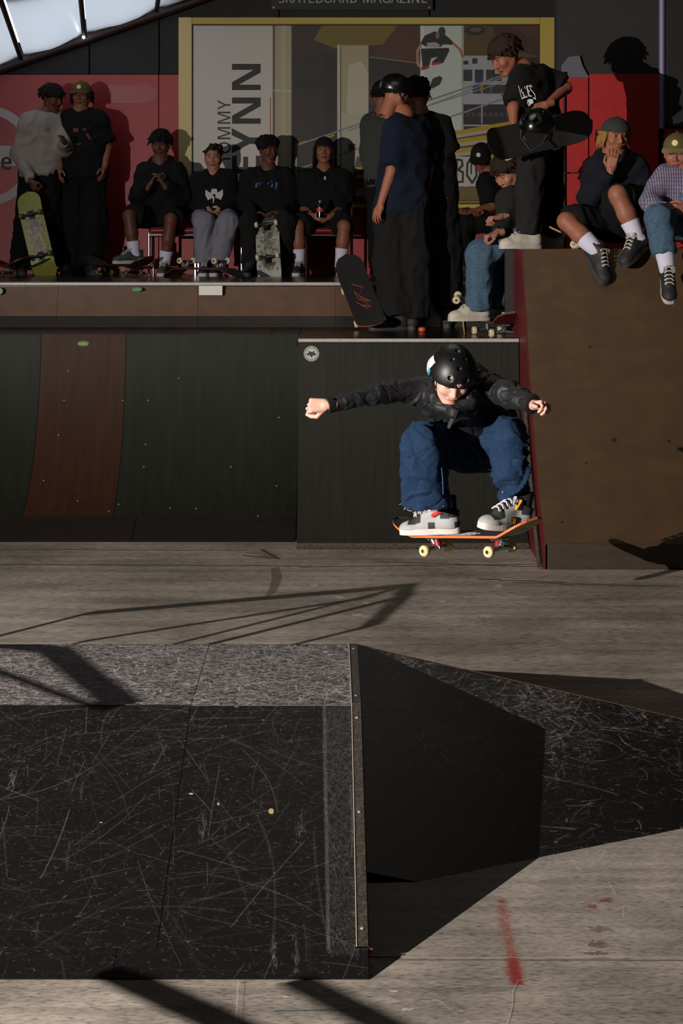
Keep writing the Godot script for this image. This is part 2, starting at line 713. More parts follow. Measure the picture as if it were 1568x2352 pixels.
func materials() -> void:
	var fine := noise_tex(0.05, 3, Color(0.86, 0.86, 0.86), Color(1, 1, 1), 256, 5)
	var streak := noise_tex(0.03, 5, Color(0.78, 0.78, 0.78), Color(1, 1, 1), 256, 5)
	grain(mat("charcoal_wall", Color(0.115, 0.11, 0.108), 0.8), fine, Vector3(1.2, 1.2, 1.2))
	grain(mat("red_wall", Color(0.60, 0.045, 0.055), 0.5), fine, Vector3(0.8, 0.8, 0.8))
	grain(mat("red_patch", Color(0.55, 0.02, 0.03), 0.4), fine, Vector3(0.8, 0.8, 0.8))
	grain(mat("dark_red", Color(0.33, 0.03, 0.045), 0.45), fine, Vector3(2, 2, 2))
	grain(mat("masonite", Color(0.285, 0.20, 0.105), 0.6), streak, Vector3(0.6, 1.1, 0.6))
	grain(mat("masonite_dark", Color(0.20, 0.145, 0.10), 0.6), streak, Vector3(0.5, 3.0, 0.5))
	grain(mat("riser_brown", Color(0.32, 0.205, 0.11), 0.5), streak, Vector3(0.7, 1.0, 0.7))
	grain(mat("green_ply", Color(0.115, 0.125, 0.098), 0.6, 0.0, 0.3), streak, Vector3(2.2, 0.25, 0.6))
	grain(mat("brown_ply", Color(0.20, 0.115, 0.078), 0.6, 0.0, 0.3), streak, Vector3(2.2, 0.25, 0.6))
	grain(mat("quarter_ply", Color(0.128, 0.126, 0.105), 0.6, 0.0, 0.3), streak, Vector3(3.0, 0.18, 0.6))
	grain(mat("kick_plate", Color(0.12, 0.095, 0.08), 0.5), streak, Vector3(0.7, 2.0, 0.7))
	grain(mat("deck_ply", Color(0.10, 0.075, 0.065), 0.22), fine, Vector3(1.5, 1.5, 1.5))
	grain(mat("steel", Color(0.72, 0.70, 0.68), 0.45, 0.35), fine, Vector3(3, 3, 3))
	grain(mat("rust_steel", Color(0.40, 0.365, 0.335), 0.5, 0.2), noise_tex(0.06, 15, Color(0.35, 0.33, 0.31), Color(1, 1, 1), 256, 5), Vector3(4, 4, 4))
	grain(mat("black_frame", Color(0.045, 0.04, 0.04), 0.6), fine, Vector3(2, 2, 2))
	grain(mat("ply_edge", Color(0.62, 0.42, 0.25), 0.7), streak, Vector3(4, 30, 4))
	grain(mat("hall_wall", Color(0.16, 0.15, 0.15), 0.9), fine, Vector3(0.6, 0.6, 0.6))
	mat("foil", Color(0.84, 0.86, 0.90), 0.36, 0.25)
	M.foil.backlight_enabled = true
	M.foil.backlight = Color(0.8, 0.8, 0.8)
	mat("beam", Color(0.07, 0.055, 0.05), 0.6)
	mat("cream", Color(0.74, 0.66, 0.44), 0.6)
	mat("cream_yellow", Color(0.66, 0.58, 0.25), 0.6)
	mat("black_plain", Color(0.02, 0.02, 0.02), 0.6)
	mat("white_plain", Color(0.75, 0.74, 0.72), 0.6)
	mat("purple_pipe", Color(0.42, 0.38, 0.52), 0.45)
	mat("chrome", Color(0.75, 0.75, 0.76), 0.18, 1.0)
	mat("red_pad", Color(0.42, 0.04, 0.05), 0.5)


# ---------------------------------------------------------------- floor
func floor_paint(x0: float, x1: float, d0: float, d1: float, w: int, seed_: int) -> Array:
	# worn concrete: long grain across the hall, specks, hairline scratches
	var h := int(w * (d1 - d0) / (x1 - x0))
	var a := FastNoiseLite.new()
	a.seed = seed_; a.frequency = 0.012; a.fractal_octaves = 4
	var im := a.get_image(w / 6, h * 2)
	im.resize(w, h, Image.INTERPOLATE_CUBIC)
	im.convert(Image.FORMAT_L8)
	var s := im.get_data()
	a.seed = seed_ + 1; a.frequency = 0.004; a.fractal_octaves = 5
	var im2 := a.get_image(w, h)
	im2.convert(Image.FORMAT_L8)
	var t := im2.get_data()
	a.seed = seed_ + 2; a.frequency = 0.16; a.fractal_octaves = 3
	var im3 := a.get_image(w / 3, h)
	im3.resize(w, h, Image.INTERPOLATE_CUBIC)
	im3.convert(Image.FORMAT_L8)
	var g := im3.get_data()
	var p := Pic.new(2, 2, Color.BLACK)
	p.w = w; p.h = h
	p.b.resize(w * h * 3)
	var k := 0
	for i in w * h:
		var q := 0.66 + 0.18 * (s[i] / 255.0 - 0.5) + 0.24 * (t[i] / 255.0 - 0.5) + 0.20 * (g[i] / 255.0 - 0.5)
		if g[i] < 70:
			q -= 0.10
		q = clampf(q, 0.08, 1.0) * 255.0
		p.b[k] = int(q * 0.84); p.b[k + 1] = int(q * 0.785); p.b[k + 2] = int(q * 0.73)
		k += 3
	var r := RandomNumberGenerator.new()
	r.seed = seed_
	for i in 3600:
		var c := Vector2(r.randf() * w, r.randf() * h)
		var l := r.randf_range(2, 16)
		var an := r.randfn(0.0, 0.35)
		p.line(c, c + Vector2(cos(an), sin(an)) * l, 1, Color(0.22, 0.19, 0.17) if r.randf() < 0.72 else Color(0.86, 0.82, 0.78), r.randf_range(0.2, 0.6))
	for i in 26:
		var c := Vector2(r.randf() * w, r.randf() * h)
		var an := r.randfn(0.0, 0.5)
		var ps := []
		for j in 7:
			ps.append(c)
			c += Vector2(cos(an), sin(an)) * w * 0.02
			an += r.randfn(0, 0.08)
		p.path(ps, 1, Color(0.8, 0.76, 0.72), r.randf_range(0.12, 0.4))
	return [p, x0, x1, d0, d1]


func on(fp: Array, px: float, py: float) -> Vector2:
	var g := ground(px, py)
	return Vector2((g.x - fp[1]) / (fp[2] - fp[1]) * fp[0].w, (-g.z - fp[3]) / (fp[4] - fp[3]) * fp[0].h)


func blot(fp: Array, px: float, py: float, rx: float, ry: float, c: Color, a: float, seed_: int) -> void:
	# ragged patch: rx, ry in pixels of the photograph
	var p: Pic = fp[0]
	var o := on(fp, px, py)
	var e := on(fp, px + rx, py)
	var f2 := on(fp, px, py - ry)
	var u := absf(e.x - o.x)
	var v := absf(f2.y - o.y)
	for j in range(int(-v), int(v) + 1):
		for i in range(int(-u), int(u) + 1):
			var q := Vector2(i / u, j / v).length() + noise.get_noise_2d(i * 0.09 + seed_ * 31.0, j * 0.16) * 0.9
			if q < 0.75:
				p.px(int(o.x) + i, int(o.y) + j, c, a * (0.6 + 0.8 * absf(noise.get_noise_2d(i * 0.4, j * 0.4 + seed_))))


func build_floor() -> void:
	var fl := Node3D.new()
	fl.name = "floor"
	add_child(fl)
	meta(fl, "worn grey-brown concrete floor of the skate hall", "", "", "structure")
	var dj := -ground(1000, 2200).z
	var dk := 7.35
	var A := floor_paint(-1.5, 1.5, 3.7, dj, 1536, 11)
	var B := floor_paint(-0.4, 2.3, dj, dk, 1536, 23)
	var C := floor_paint(-2.8, 3.2, dk, 11.2, 1536, 37)
	var white := Color(0.88, 0.84, 0.78)
	var red := Color(0.52, 0.10, 0.09)
	var dark := Color(0.27, 0.19, 0.15)
	# red sprayed line
	for fp in [A, B]:
		var r := RandomNumberGenerator.new()
		r.seed = 5
		for i in 5200:
			var t := r.randf()
			var yy := lerpf(2066, 2254, t) if fp == B else lerpf(2200, 2262, t)
			var xx := lerpf(1148, 1186, (yy - 2066) / 188.0) + r.randfn(0, 8.5)
			var o := on(fp, xx, yy)
			fp[0].px(int(o.x), int(o.y), red, 0.24)
			fp[0].px(int(o.x) + 1, int(o.y), red, 0.16)
	# patches, blobs and scratches on the near floor
	for q in [[1390, 2071, 28, 5, 1], [1378, 2136, 32, 9, 2], [1372, 2171, 30, 10, 3], [1368, 2192, 32, 6, 4], [1153, 2073, 12, 3, 5]]:
		blot(B, q[0], q[1], q[2], q[3], dark, 0.75, q[4])
	blot(B, 1360, 2084, 14, 6, red, 0.8, 8)
	blot(B, 1395, 2066, 16, 3, red, 0.6, 9)
	for q in [[1420, 2120, 110, 40, 11], [1480, 2160, 110, 26, 12], [1360, 1985, 120, 26, 13], [1250, 2010, 60, 16, 14]]:
		blot(B, q[0], q[1], q[2], q[3], Color(0.74, 0.71, 0.68), 0.30, q[4])
	for q in [[[1290, 2010], [1385, 2010]], [[1395, 2025], [1415, 2058]], [[1465, 2040], [1568, 2032]], [[1310, 1975], [1330, 2000]], [[1350, 1975], [1480, 1965]], [[1430, 2085], [1432, 2110]], [[1390, 1955], [1375, 1980]]]:
		B[0].line(on(B, q[0][0], q[0][1]), on(B, q[1][0], q[1][1]), 1, white, 0.6)
	for q in [[735, 2274, 12, 2.5], [935, 2318, 16, 3], [1060, 2322, 9, 2], [905, 2276, 12, 3], [655, 2288, 9, 2], [840, 2306, 8, 2]]:
		blot(A, q[0], q[1], q[2], q[3], white, 0.9, int(q[0]))
	A[0].path([on(A, 870, 2252), on(A, 950, 2283), on(A, 1010, 2300), on(A, 1050, 2330)], 1, white, 0.6)
	A[0].path([on(A, 880, 2247), on(A, 935, 2258), on(A, 1010, 2292)], 1, white, 0.6)
	A[0].path([on(A, 1236, 2243), on(A, 1190, 2252), on(A, 1178, 2275), on(A, 1176, 2312), on(A, 1166, 2352)], 1, Color(0.8, 0.76, 0.7), 0.7)
	A[0].path([on(A, 1239, 2244), on(A, 1193, 2254), on(A, 1181, 2277), on(A, 1179, 2312), on(A, 1169, 2352)], 1, Color(0.2, 0.15, 0.12), 0.7)
	A[0].line(on(A, 630, 2322), on(A, 850, 2318), 3, Color(0.22, 0.27, 0.34), 0.55)
	A[0].line(on(A, 552, 2250), on(A, 546, 2352), 12, Color(0.62, 0.58, 0.54), 0.06)
	A[0].line(on(A, 547, 2250), on(A, 541, 2352), 1, Color(0.85, 0.82, 0.78), 0.6)
	A[0].line(on(A, 563, 2250), on(A, 557, 2352), 1, Color(0.2, 0.16, 0.14), 0.5)
	blot(A, 950, 2330, 150, 40, Color(0.74, 0.71, 0.68), 0.18, 21)
	# dirt along the joints, damp mark and grime lines far back
	B[0].line(on(B, 850, 2199), on(B, 1568, 2203), 1, Color(0.2, 0.16, 0.14), 0.5)
	A[0].line(on(A, 850, 2204), on(A, 1568, 2206), 5, Color(0.36, 0.31, 0.27), 0.4)
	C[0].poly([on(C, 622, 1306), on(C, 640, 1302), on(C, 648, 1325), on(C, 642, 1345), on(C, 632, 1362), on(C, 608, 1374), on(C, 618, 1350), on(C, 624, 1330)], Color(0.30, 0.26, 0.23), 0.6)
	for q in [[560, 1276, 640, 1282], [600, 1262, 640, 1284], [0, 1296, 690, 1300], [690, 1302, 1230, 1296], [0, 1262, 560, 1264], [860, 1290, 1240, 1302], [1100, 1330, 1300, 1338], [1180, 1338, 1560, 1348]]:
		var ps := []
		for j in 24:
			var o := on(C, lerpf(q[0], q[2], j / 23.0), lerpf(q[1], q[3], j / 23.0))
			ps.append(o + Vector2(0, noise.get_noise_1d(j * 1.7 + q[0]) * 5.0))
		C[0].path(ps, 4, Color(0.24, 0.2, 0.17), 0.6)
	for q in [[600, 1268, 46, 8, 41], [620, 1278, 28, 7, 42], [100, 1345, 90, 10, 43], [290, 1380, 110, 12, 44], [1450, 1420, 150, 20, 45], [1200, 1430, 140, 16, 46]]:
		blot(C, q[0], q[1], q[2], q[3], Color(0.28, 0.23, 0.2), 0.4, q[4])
	for q in [[720, 1345], [780, 1372], [820, 1412], [860, 1420], [1110, 1415], [1145, 1345], [900, 1388], [1016, 1382], [840, 1385]]:
		blot(C, q[0], q[1], 12, 3, white, 0.6, int(q[0]))
	var i := 0
	for fp in [A, B, C]:
		var m := MB.new()
		var y: float = [0.0, 0.0012, 0.0][i]
		var x0: float = fp[1]; var x1: float = fp[2]; var d0: float = fp[3] + (0.004 if i > 0 else 0.0); var d1: float = fp[4]
		m.quad(Vector3(x0, y, -d0), Vector3(x1, y, -d0), Vector3(x1, y, -d1), Vector3(x0, y, -d1), Vector2(0, 0), Vector2(1, 0), Vector2(1, 1), Vector2(0, 1), Vector3.UP)
		for e in [[x0, d0, x1, d0], [x0, d1, x1, d1], [x0, d0, x0, d1], [x1, d0, x1, d1]]:
			m.quad(Vector3(e[0], y, -e[1]), Vector3(e[2], y, -e[3]), Vector3(e[2], -0.08, -e[3]), Vector3(e[0], -0.08, -e[1]))
		var sm := mat("concrete_%d" % i, Color(1, 1, 1), 0.62)
		sm.albedo_texture = fp[0].tex()
		part(m, "slab", sm, fl)
		i += 1
	# the rest of the floor
	var rest := grain(mat("concrete_rest", Color(1, 1, 1), 0.7), noise_tex(0.02, 9, Color(0.42, 0.385, 0.35), Color(0.58, 0.535, 0.485), 256, 5), Vector3(0.35, 0.35, 0.35))
	for r in [[-7.0, 8.0, -5.0, 3.7], [-7.0, -1.5, 3.7, dj], [1.5, 8.0, 3.7, dj], [-7.0, -0.4, dj, dk], [2.3, 8.0, dj, dk], [-7.0, -2.8, dk, 11.2], [3.2, 8.0, dk, 11.2], [-7.0, 8.0, 11.2, 17.0]]:
		var m := MB.new()
		m.cube(Vector3((r[0] + r[1]) / 2, -0.05, -(r[2] + r[3]) / 2), Vector3(r[1] - r[0], 0.1, r[3] - r[2]))
		part(m, "slab", rest, fl)


# ---------------------------------------------------------------- hall
func plate(x0: float, x1: float, y0: float, y1: float, d: float, thick := 0.02, bev := 0.002) -> MB:
	var m := MB.new()
	m.cube(Vector3((x0 + x1) / 2, (y0 + y1) / 2, -d - thick / 2), Vector3(absf(x1 - x0), absf(y1 - y0), thick), bev)
	return m


func wx(px: float, d: float) -> float:
	return (px - VX) * d / F


func wy(py: float, d: float) -> float:
	return EYE - (py - VY) * d / F


func solid(called: String, label: String, m: MB, material: Material) -> MeshInstance3D:
	var o := part(m, called, material, self)
	meta(o, label, "", "", "structure")
	return o


func build_hall() -> void:
	var D := 16.8
	var m := MB.new()
	m.cube(Vector3(0.5, 3.0, -D - 0.2), Vector3(15.4, 6.4, 0.3))
	var back := solid("wall_back", "dark charcoal and red painted back wall of the hall", m, M.charcoal_wall)
	var yr := wy(172, D)
	# painted boards on the back wall, joined at the visible seams
	var xs := [-6.9, wx(-160, D), wx(365, D), wx(415, D), wx(700, D), wx(1000, D), wx(1290, D)]
	for k in xs.size() - 1:
		wpart(plate(xs[k] + 0.003, xs[k + 1] - 0.003, 1.45, yr, D - 0.03, 0.03), "red_board", M.red_wall, back, "red painted wall board")
	for q in [[-160, 205], [207, 365], [367, 640], [642, 985], [987, 1290]]:
		wpart(plate(wx(q[0], D) + 0.002, wx(q[1], D) - 0.002, yr + 0.004, 5.6, D - 0.026, 0.026), "charcoal_board", M.charcoal_wall, back)
	# repainted patch on the red
	var pp := PackedVector2Array()
	for k in 28:
		var a := TAU * k / 28.0
		var rr := 1.0 + 0.10 * noise.get_noise_1d(k * 3.3)
		pp.append(Vector2(wx(302, D) + cos(a) * 0.27 * rr * (1.0 if cos(a) < 0 else 0.9), wy(215, D) + clampf(sin(a) * 0.11 * rr, -0.09, 0.08)))
	m = MB.new()
	m.prism(pp, -D + 0.0302, -D + 0.033)
	wpart(m, "paint_patch", M.red_patch, back, "darker red repainted patch")
	# painted round logo, cut by the frame
	logo_on_wall(back, D)
	# nearer wall behind the right-hand platform
	var D2 := 13.0
	m = MB.new()
	m.cube(Vector3((wx(1281, D2) + 8.0) / 2, 3.0, -D2 - 0.12), Vector3(8.0 - wx(1281, D2), 6.4, 0.2))
	var side := solid("wall_right_back", "dark wall with red boards behind the right platform", m, M.charcoal_wall)
	var y2 := wy(172, D2)
	for q in [[1284, 1296, 178], [1298, 1350, 178], [1352, 1512, 170]]:
		wpart(plate(wx(q[0], D2) + 0.001, wx(q[1], D2) - 0.001, wy(398, D2) + 0.006, wy(q[2], D2), D2 - 0.02, 0.02), "red_board", M.red_wall, side)
		wpart(plate(wx(q[0], D2) + 0.001, wx(q[1], D2) - 0.001, 1.7, wy(399, D2), D2 - 0.02, 0.02), "red_board", M.red_wall, side)
	wpart(plate(wx(1524, D2), wx(1790, D2), 1.7, wy(296, D2), D2 - 0.02, 0.02), "red_board", M.red_wall, side)
	wpart(plate(wx(1526, D2), wx(1790, D2), wy(292, D2), 5.2, D2 - 0.04, 0.04), "black_board", M.black_plain, side)
	var pw := PackedVector2Array()
	for q in [[1287, 178], [1289, 150], [1305, 131], [1330, 128], [1336, 150], [1348, 172], [1352, 178]]:
		pw.append(Vector2(wx(q[0], D2), wy(q[1], D2)))
	m = MB.new()
	m.prism(pw, -D2 + 0.0005, -D2 + 0.012)
	wpart(m, "paint_patch", mat("white_patch", Color(0.30, 0.30, 0.33), 0.7), side, "pale grey unpainted patch")
	m = MB.new()
	m.tube([Vector3(wx(1518, D2), wy(296, D2), -D2 + 0.03), Vector3(wx(1518, D2), 5.2, -D2 + 0.03)], 0.022, 12)
	wpart(m, "pipe", M.purple_pipe, side, "pale violet upright pipe")
	m = MB.new()
	m.tube([Vector3(wx(1294, D2), 1.75, -D2 + 0.035), Vector3(wx(1294, D2), 3.0, -D2 + 0.035)], 0.009, 8)
	wpart(m, "cable", M.black_plain, side)
	# walls out of the frame that close the hall
	for q in [["wall_left", "plain grey left wall of the hall", Vector3(-6.6, 3, -6), Vector3(0.3, 6.4, 22)], ["wall_right", "plain grey right wall of the hall", Vector3(8.0, 3, -6), Vector3(0.3, 6.4, 22)], ["wall_front", "plain grey wall behind the photographer", Vector3(0.5, 3, 5.0), Vector3(15.4, 6.4, 0.3)]]:
		m = MB.new()
		m.cube(q[2], q[3])
		solid(q[0], q[1], m, M.hall_wall)


func logo_on_wall(back: Node3D, D: float) -> void:
	var white := mat("logo_white", Color(0.62, 0.58, 0.60), 0.6)
	var dr := mat("logo_red", Color(0.50, 0.03, 0.03), 0.5)
	var z0 := -D + 0.0301
	var cx := wx(-30, D)
	var cy := wy(358, D)
	var ring := func(ro: float, a0: float, a1: float, ri: float, z1: float, mm: Material, called: String):
		var ps := PackedVector2Array()
		for k in 33:
			var a := lerpf(a0, a1, k / 32.0)
			ps.append(Vector2(cx + cos(a) * ro, cy + sin(a) * ro))
		for k in 33:
			var a := lerpf(a1, a0, k / 32.0)
			ps.append(Vector2(cx + cos(a) * ri, cy + sin(a) * ri))
		var m := MB.new()
		m.prism(ps, z0, z1)
		wpart(m, called, mm, back, "part of the painted round logo")
	ring.call(0.46, 0.35, PI - 0.35, 0.38, z0 + 0.002, white, "painted_ring")
	ring.call(0.46, PI + 0.35, TAU - 0.35, 0.38, z0 + 0.002, white, "painted_ring")
	ring.call(0.379, 0.28, PI - 0.28, 0.05, z0 + 0.0015, dr, "painted_disc")
	var m := MB.new()
	m.cube(Vector3(cx - 0.02, cy + 0.0, z0 + 0.0012), Vector3(0.98, 0.185, 0.0024))
	wpart(m, "painted_band", white, back)
	letters("e", 0.15, Vector3(wx(16, D), cy - 0.055, z0 + 0.0026), M.black_plain, back, 0.0, true)


# flat lettering as one mesh; turned by roll about the view axis; centred on at
func letters(text: String, height: float, at: Vector3, mm: Material, parent: Node3D, roll := 0.0, bold := false, stretch := 1.0, called := "lettering") -> MeshInstance3D:
	var f := SystemFont.new()
	f.font_names = PackedStringArray(["Droid Sans"])
	f.font_weight = 700 if bold else 400
	var t := TextMesh.new()
	t.font = f
	t.text = text
	t.font_size = 64
	t.pixel_size = height / 46.0
	t.depth = 0.0015
	t.curve_step = 2.0
	t.horizontal_alignment = HORIZONTAL_ALIGNMENT_CENTER
	t.vertical_alignment = VERTICAL_ALIGNMENT_CENTER
	var o := MeshInstance3D.new()
	o.name = called
	o.mesh = t
	o.material_override = mm
	parent.add_child(o, true)
	o.transform = parent.transform.affine_inverse() * Transform3D(Basis(Vector3.BACK, roll) * Basis.from_scale(Vector3(stretch, 1, 1)), at)
	return o


func build_roof() -> void:
	# silver foil under the roof: crumpled sheets between purlins, rising to the right
	var ridge := 1.5
	var fy := func(x: float) -> float: return 4.01 + 0.35 * (x + 1.44) if x < ridge else 4.01 + 0.35 * (ridge + 1.44) - 0.30 * (x - ridge)
	var m := MB.new()
	for q in [[-6.8, ridge], [ridge, 8.2]]:
		var a: Vector3 = Vector3(q[0], fy.call(q[0]) + 0.12, 5.2)
		var b: Vector3 = Vector3(q[1], fy.call(q[1] - 0.001 if q[1] == ridge else q[1]) + 0.12, 5.2)
		var dz := Vector3(0, 0, -22.3)
		var up := Vector3(0, 0.1, 0)
		m.quad(a, b, b + dz, a + dz, Vector2(0, 0), Vector2(1, 0), Vector2(1, 1), Vector2(0, 1), Vector3.DOWN)
		m.quad(a + up, b + up, b + dz + up, a + dz + up, Vector2(0, 0), Vector2(1, 0), Vector2(1, 1), Vector2(0, 1), Vector3.UP)
	var roof := solid("ceiling", "pitched roof lined with silver foil", m, M.hall_wall)
	# foil bays near the back wall; purlins run a little askew
	var bay := [-6.5, -5.6, -4.7, -3.75, -2.84, -1.98 - 0.28, -1.60, -0.8, 0.1, 1.4]
	var fn := FastNoiseLite.new()
	fn.seed = 41
	fn.frequency = 0.9
	fn.noise_type = FastNoiseLite.TYPE_CELLULAR
	fn.cellular_return_type = FastNoiseLite.RETURN_DISTANCE
	for k in bay.size() - 1:
		var rows := []
		var N := 26
		for i in 61:
			var row := []
			var z := -16.76 + i * 0.14
			for j in N + 1:
				var u := float(j) / N
				var x: float = lerpf(bay[k] + 0.02, bay[k + 1] - 0.02, u) + (z + 16.8) * 0.12
				var sag := sin(u * PI)
				var w := (fn.get_noise_3d(x * 1.4, 0, z * 0.55) + 0.6) * 0.075 * minf(1.0, sag * 1.6) - sag * 0.05
				row.append(Vector3(x, fy.call(x) - 0.02 + w, z))
			rows.append(row)
		m = MB.new()
		m.sheet(rows, Vector3.DOWN)
		wpart(m, "foil_sheet", M.foil, roof, "crumpled silver insulation foil")
		if k > 0:
			m = MB.new()
			var x0: float = bay[k]
			m.tube([Vector3(x0, fy.call(x0) - 0.055, -16.75), Vector3(x0 + 0.95, fy.call(x0 + 0.95) - 0.055, -8.9)], 0.022, 8)
			wpart(m, "purlin", M.beam, roof, "dark roof purlin")
	# gable beam along the top of the back wall
	m = MB.new()
	var pa := Vector3(-6.5, fy.call(-6.5) - 0.09, -16.72)
	var pb := Vector3(ridge, fy.call(ridge) - 0.09, -16.72)
	m.tube([pa, pb], 0.045, 8)
	wpart(m, "gable_beam", mat("red_brown_beam", Color(0.16, 0.07, 0.06), 0.6), roof, "dark red-brown gable beam")
	# small spot lamp seen as a white dot under the foil
	m = MB.new()
	var at := spot(192, 85, 16.6)
	m.lathe([Vector2(0, 0.02), Vector2(0.012, 0.014), Vector2(0.016, 0), Vector2(0.012, -0.014), Vector2(0, -0.02)], Transform3D(Basis.IDENTITY, at), 12)
	m.tube([at + Vector3(0, 0.012, 0), at + Vector3(0, 0.1, -0.03)], 0.004, 6)
	var led := mat("led_white", Color(1, 1, 1))
	led.emission_enabled = true
	led.emission = Color(0.85, 1, 1)
	led.emission_energy_multiplier = 1.5
	var o := part(m, "indicator_light", led, self)
	meta(o, "tiny white light under the foil roof by the wall", "light")
	var bulb := OmniLight3D.new()
	bulb.name = "indicator_glow"
	bulb.light_energy = 0.004
	bulb.light_size = 0.012
	bulb.shadow_enabled = true
	bulb.omni_range = 20.0
	bulb.omni_attenuation = 2.0
	o.add_child(bulb)
	bulb.position = at


# ---------------------------------------------------------------- fun box in front
func scuffed(w: int, h: int, seed_: int, base: Color, flecks: int, fleck_len: float, lines: int, line_len: float, bright: float, curl: float, dens = null) -> Pic:
	var p := Pic.new(w, h, base)
	var r := RandomNumberGenerator.new()
	r.seed = seed_
	var tone := func(k: float) -> Color: return Color(k, k * 0.962, k * 0.955)
	# uneven paint
	for i in 300:
		var c := Vector2(r.randf() * w, r.randf() * h)
		p.disc(c.x, c.y, r.randf_range(10, 60), r.randf_range(5, 30), base * (0.75 if r.randf() < 0.5 else 1.35), 0.10)
	# short scuffs, some broad, some thin
	for i in flecks:
		var c := Vector2(r.randf() * w, r.randf() * h)
		if dens != null and r.randf() > dens.call(c.x / w, c.y / h):
			continue
		var an := r.randf() * TAU if r.randf() < 0.5 else r.randfn(0.05, 0.4)
		var l := r.randf_range(0.2, 1.0) * r.randf_range(0.3, 1.0) * fleck_len
		var bend := r.randfn(0, 0.12)
		var ps := []
		for j in 4:
			ps.append(c)
			c += Vector2(cos(an), sin(an)) * l / 3.0
			an += bend
		var wide := r.randf()
		p.path(ps, 1 if wide < 0.7 else 3 if wide < 0.93 else 5, tone.call(bright * r.randf_range(0.5, 1.0)), r.randf_range(0.08, 0.42) * (1.0 if wide < 0.7 else 0.45))
	# long drags of wheels and trucks
	for i in lines:
		var c := Vector2(r.randf() * w, r.randf() * h)
		if dens != null and r.randf() > dens.call(c.x / w, c.y / h):
			continue
		var an := r.randf() * TAU
		var l := line_len * r.randf_range(0.15, 1.0) * r.randf_range(0.3, 1.0)
		var n := int(l / 9.0) + 3
		var bend := r.randfn(0, curl)
		var ps := []
		for j in n:
			ps.append(c)
			c += Vector2(cos(an), sin(an)) * l / n
			an += bend * 9.0 / 100.0
		var wide := r.randf()
		p.path(ps, 1 if wide < 0.75 else 3 if wide < 0.95 else 7, tone.call(bright * r.randf_range(0.5, 1.0)), r.randf_range(0.10, 0.40) * (1.0 if wide < 0.75 else 0.5 if wide < 0.95 else 0.28))
	# small bright chips
	for i in flecks / 60:
		var c := Vector2(r.randf() * w, r.randf() * h)
		p.line(c, c + Vector2(r.randf_range(-5, 5), r.randf_range(-2, 2)), 1, tone.call(0.75), 0.6)
	return p


# ply sheet on a sloping rectangle: a..b along its lower edge, up = vector to its upper edge
func sheet_box(a: Vector3, b: Vector3, up: Vector3, thick: float, uv0: Vector2, uv1: Vector2) -> MB:
	var m := MB.new()
	var nn := (b - a).cross(up).normalized()
	if nn.y < 0.0:
		nn = -nn
	var e := 0.0015
	var ea := (b - a).normalized() * e
	var eu := up.normalized() * e
	var lift := nn * thick
	var p := [a + ea + eu + lift, b - ea + eu + lift, b + up - ea - eu + lift, a + up + ea - eu + lift]
	m.quad(p[0], p[1], p[2], p[3], Vector2(uv0.x, uv0.y), Vector2(uv1.x, uv0.y), Vector2(uv1.x, uv1.y), Vector2(uv0.x, uv1.y), nn)
	var q := [a, b, b + up, a + up]
	for k in 4:
		m.quad(q[k], q[(k + 1) % 4], q[(k + 1) % 4] + lift * 0.85, q[k] + lift * 0.85, uv0, uv0, uv0, uv0, (q[k] + q[(k + 1) % 4]) / 2 - (a + b + up) / 2)
		m.quad(q[k] + lift * 0.85, q[(k + 1) % 4] + lift * 0.85, p[(k + 1) % 4], p[k], uv0, uv0, uv0, uv0, nn)
	return m


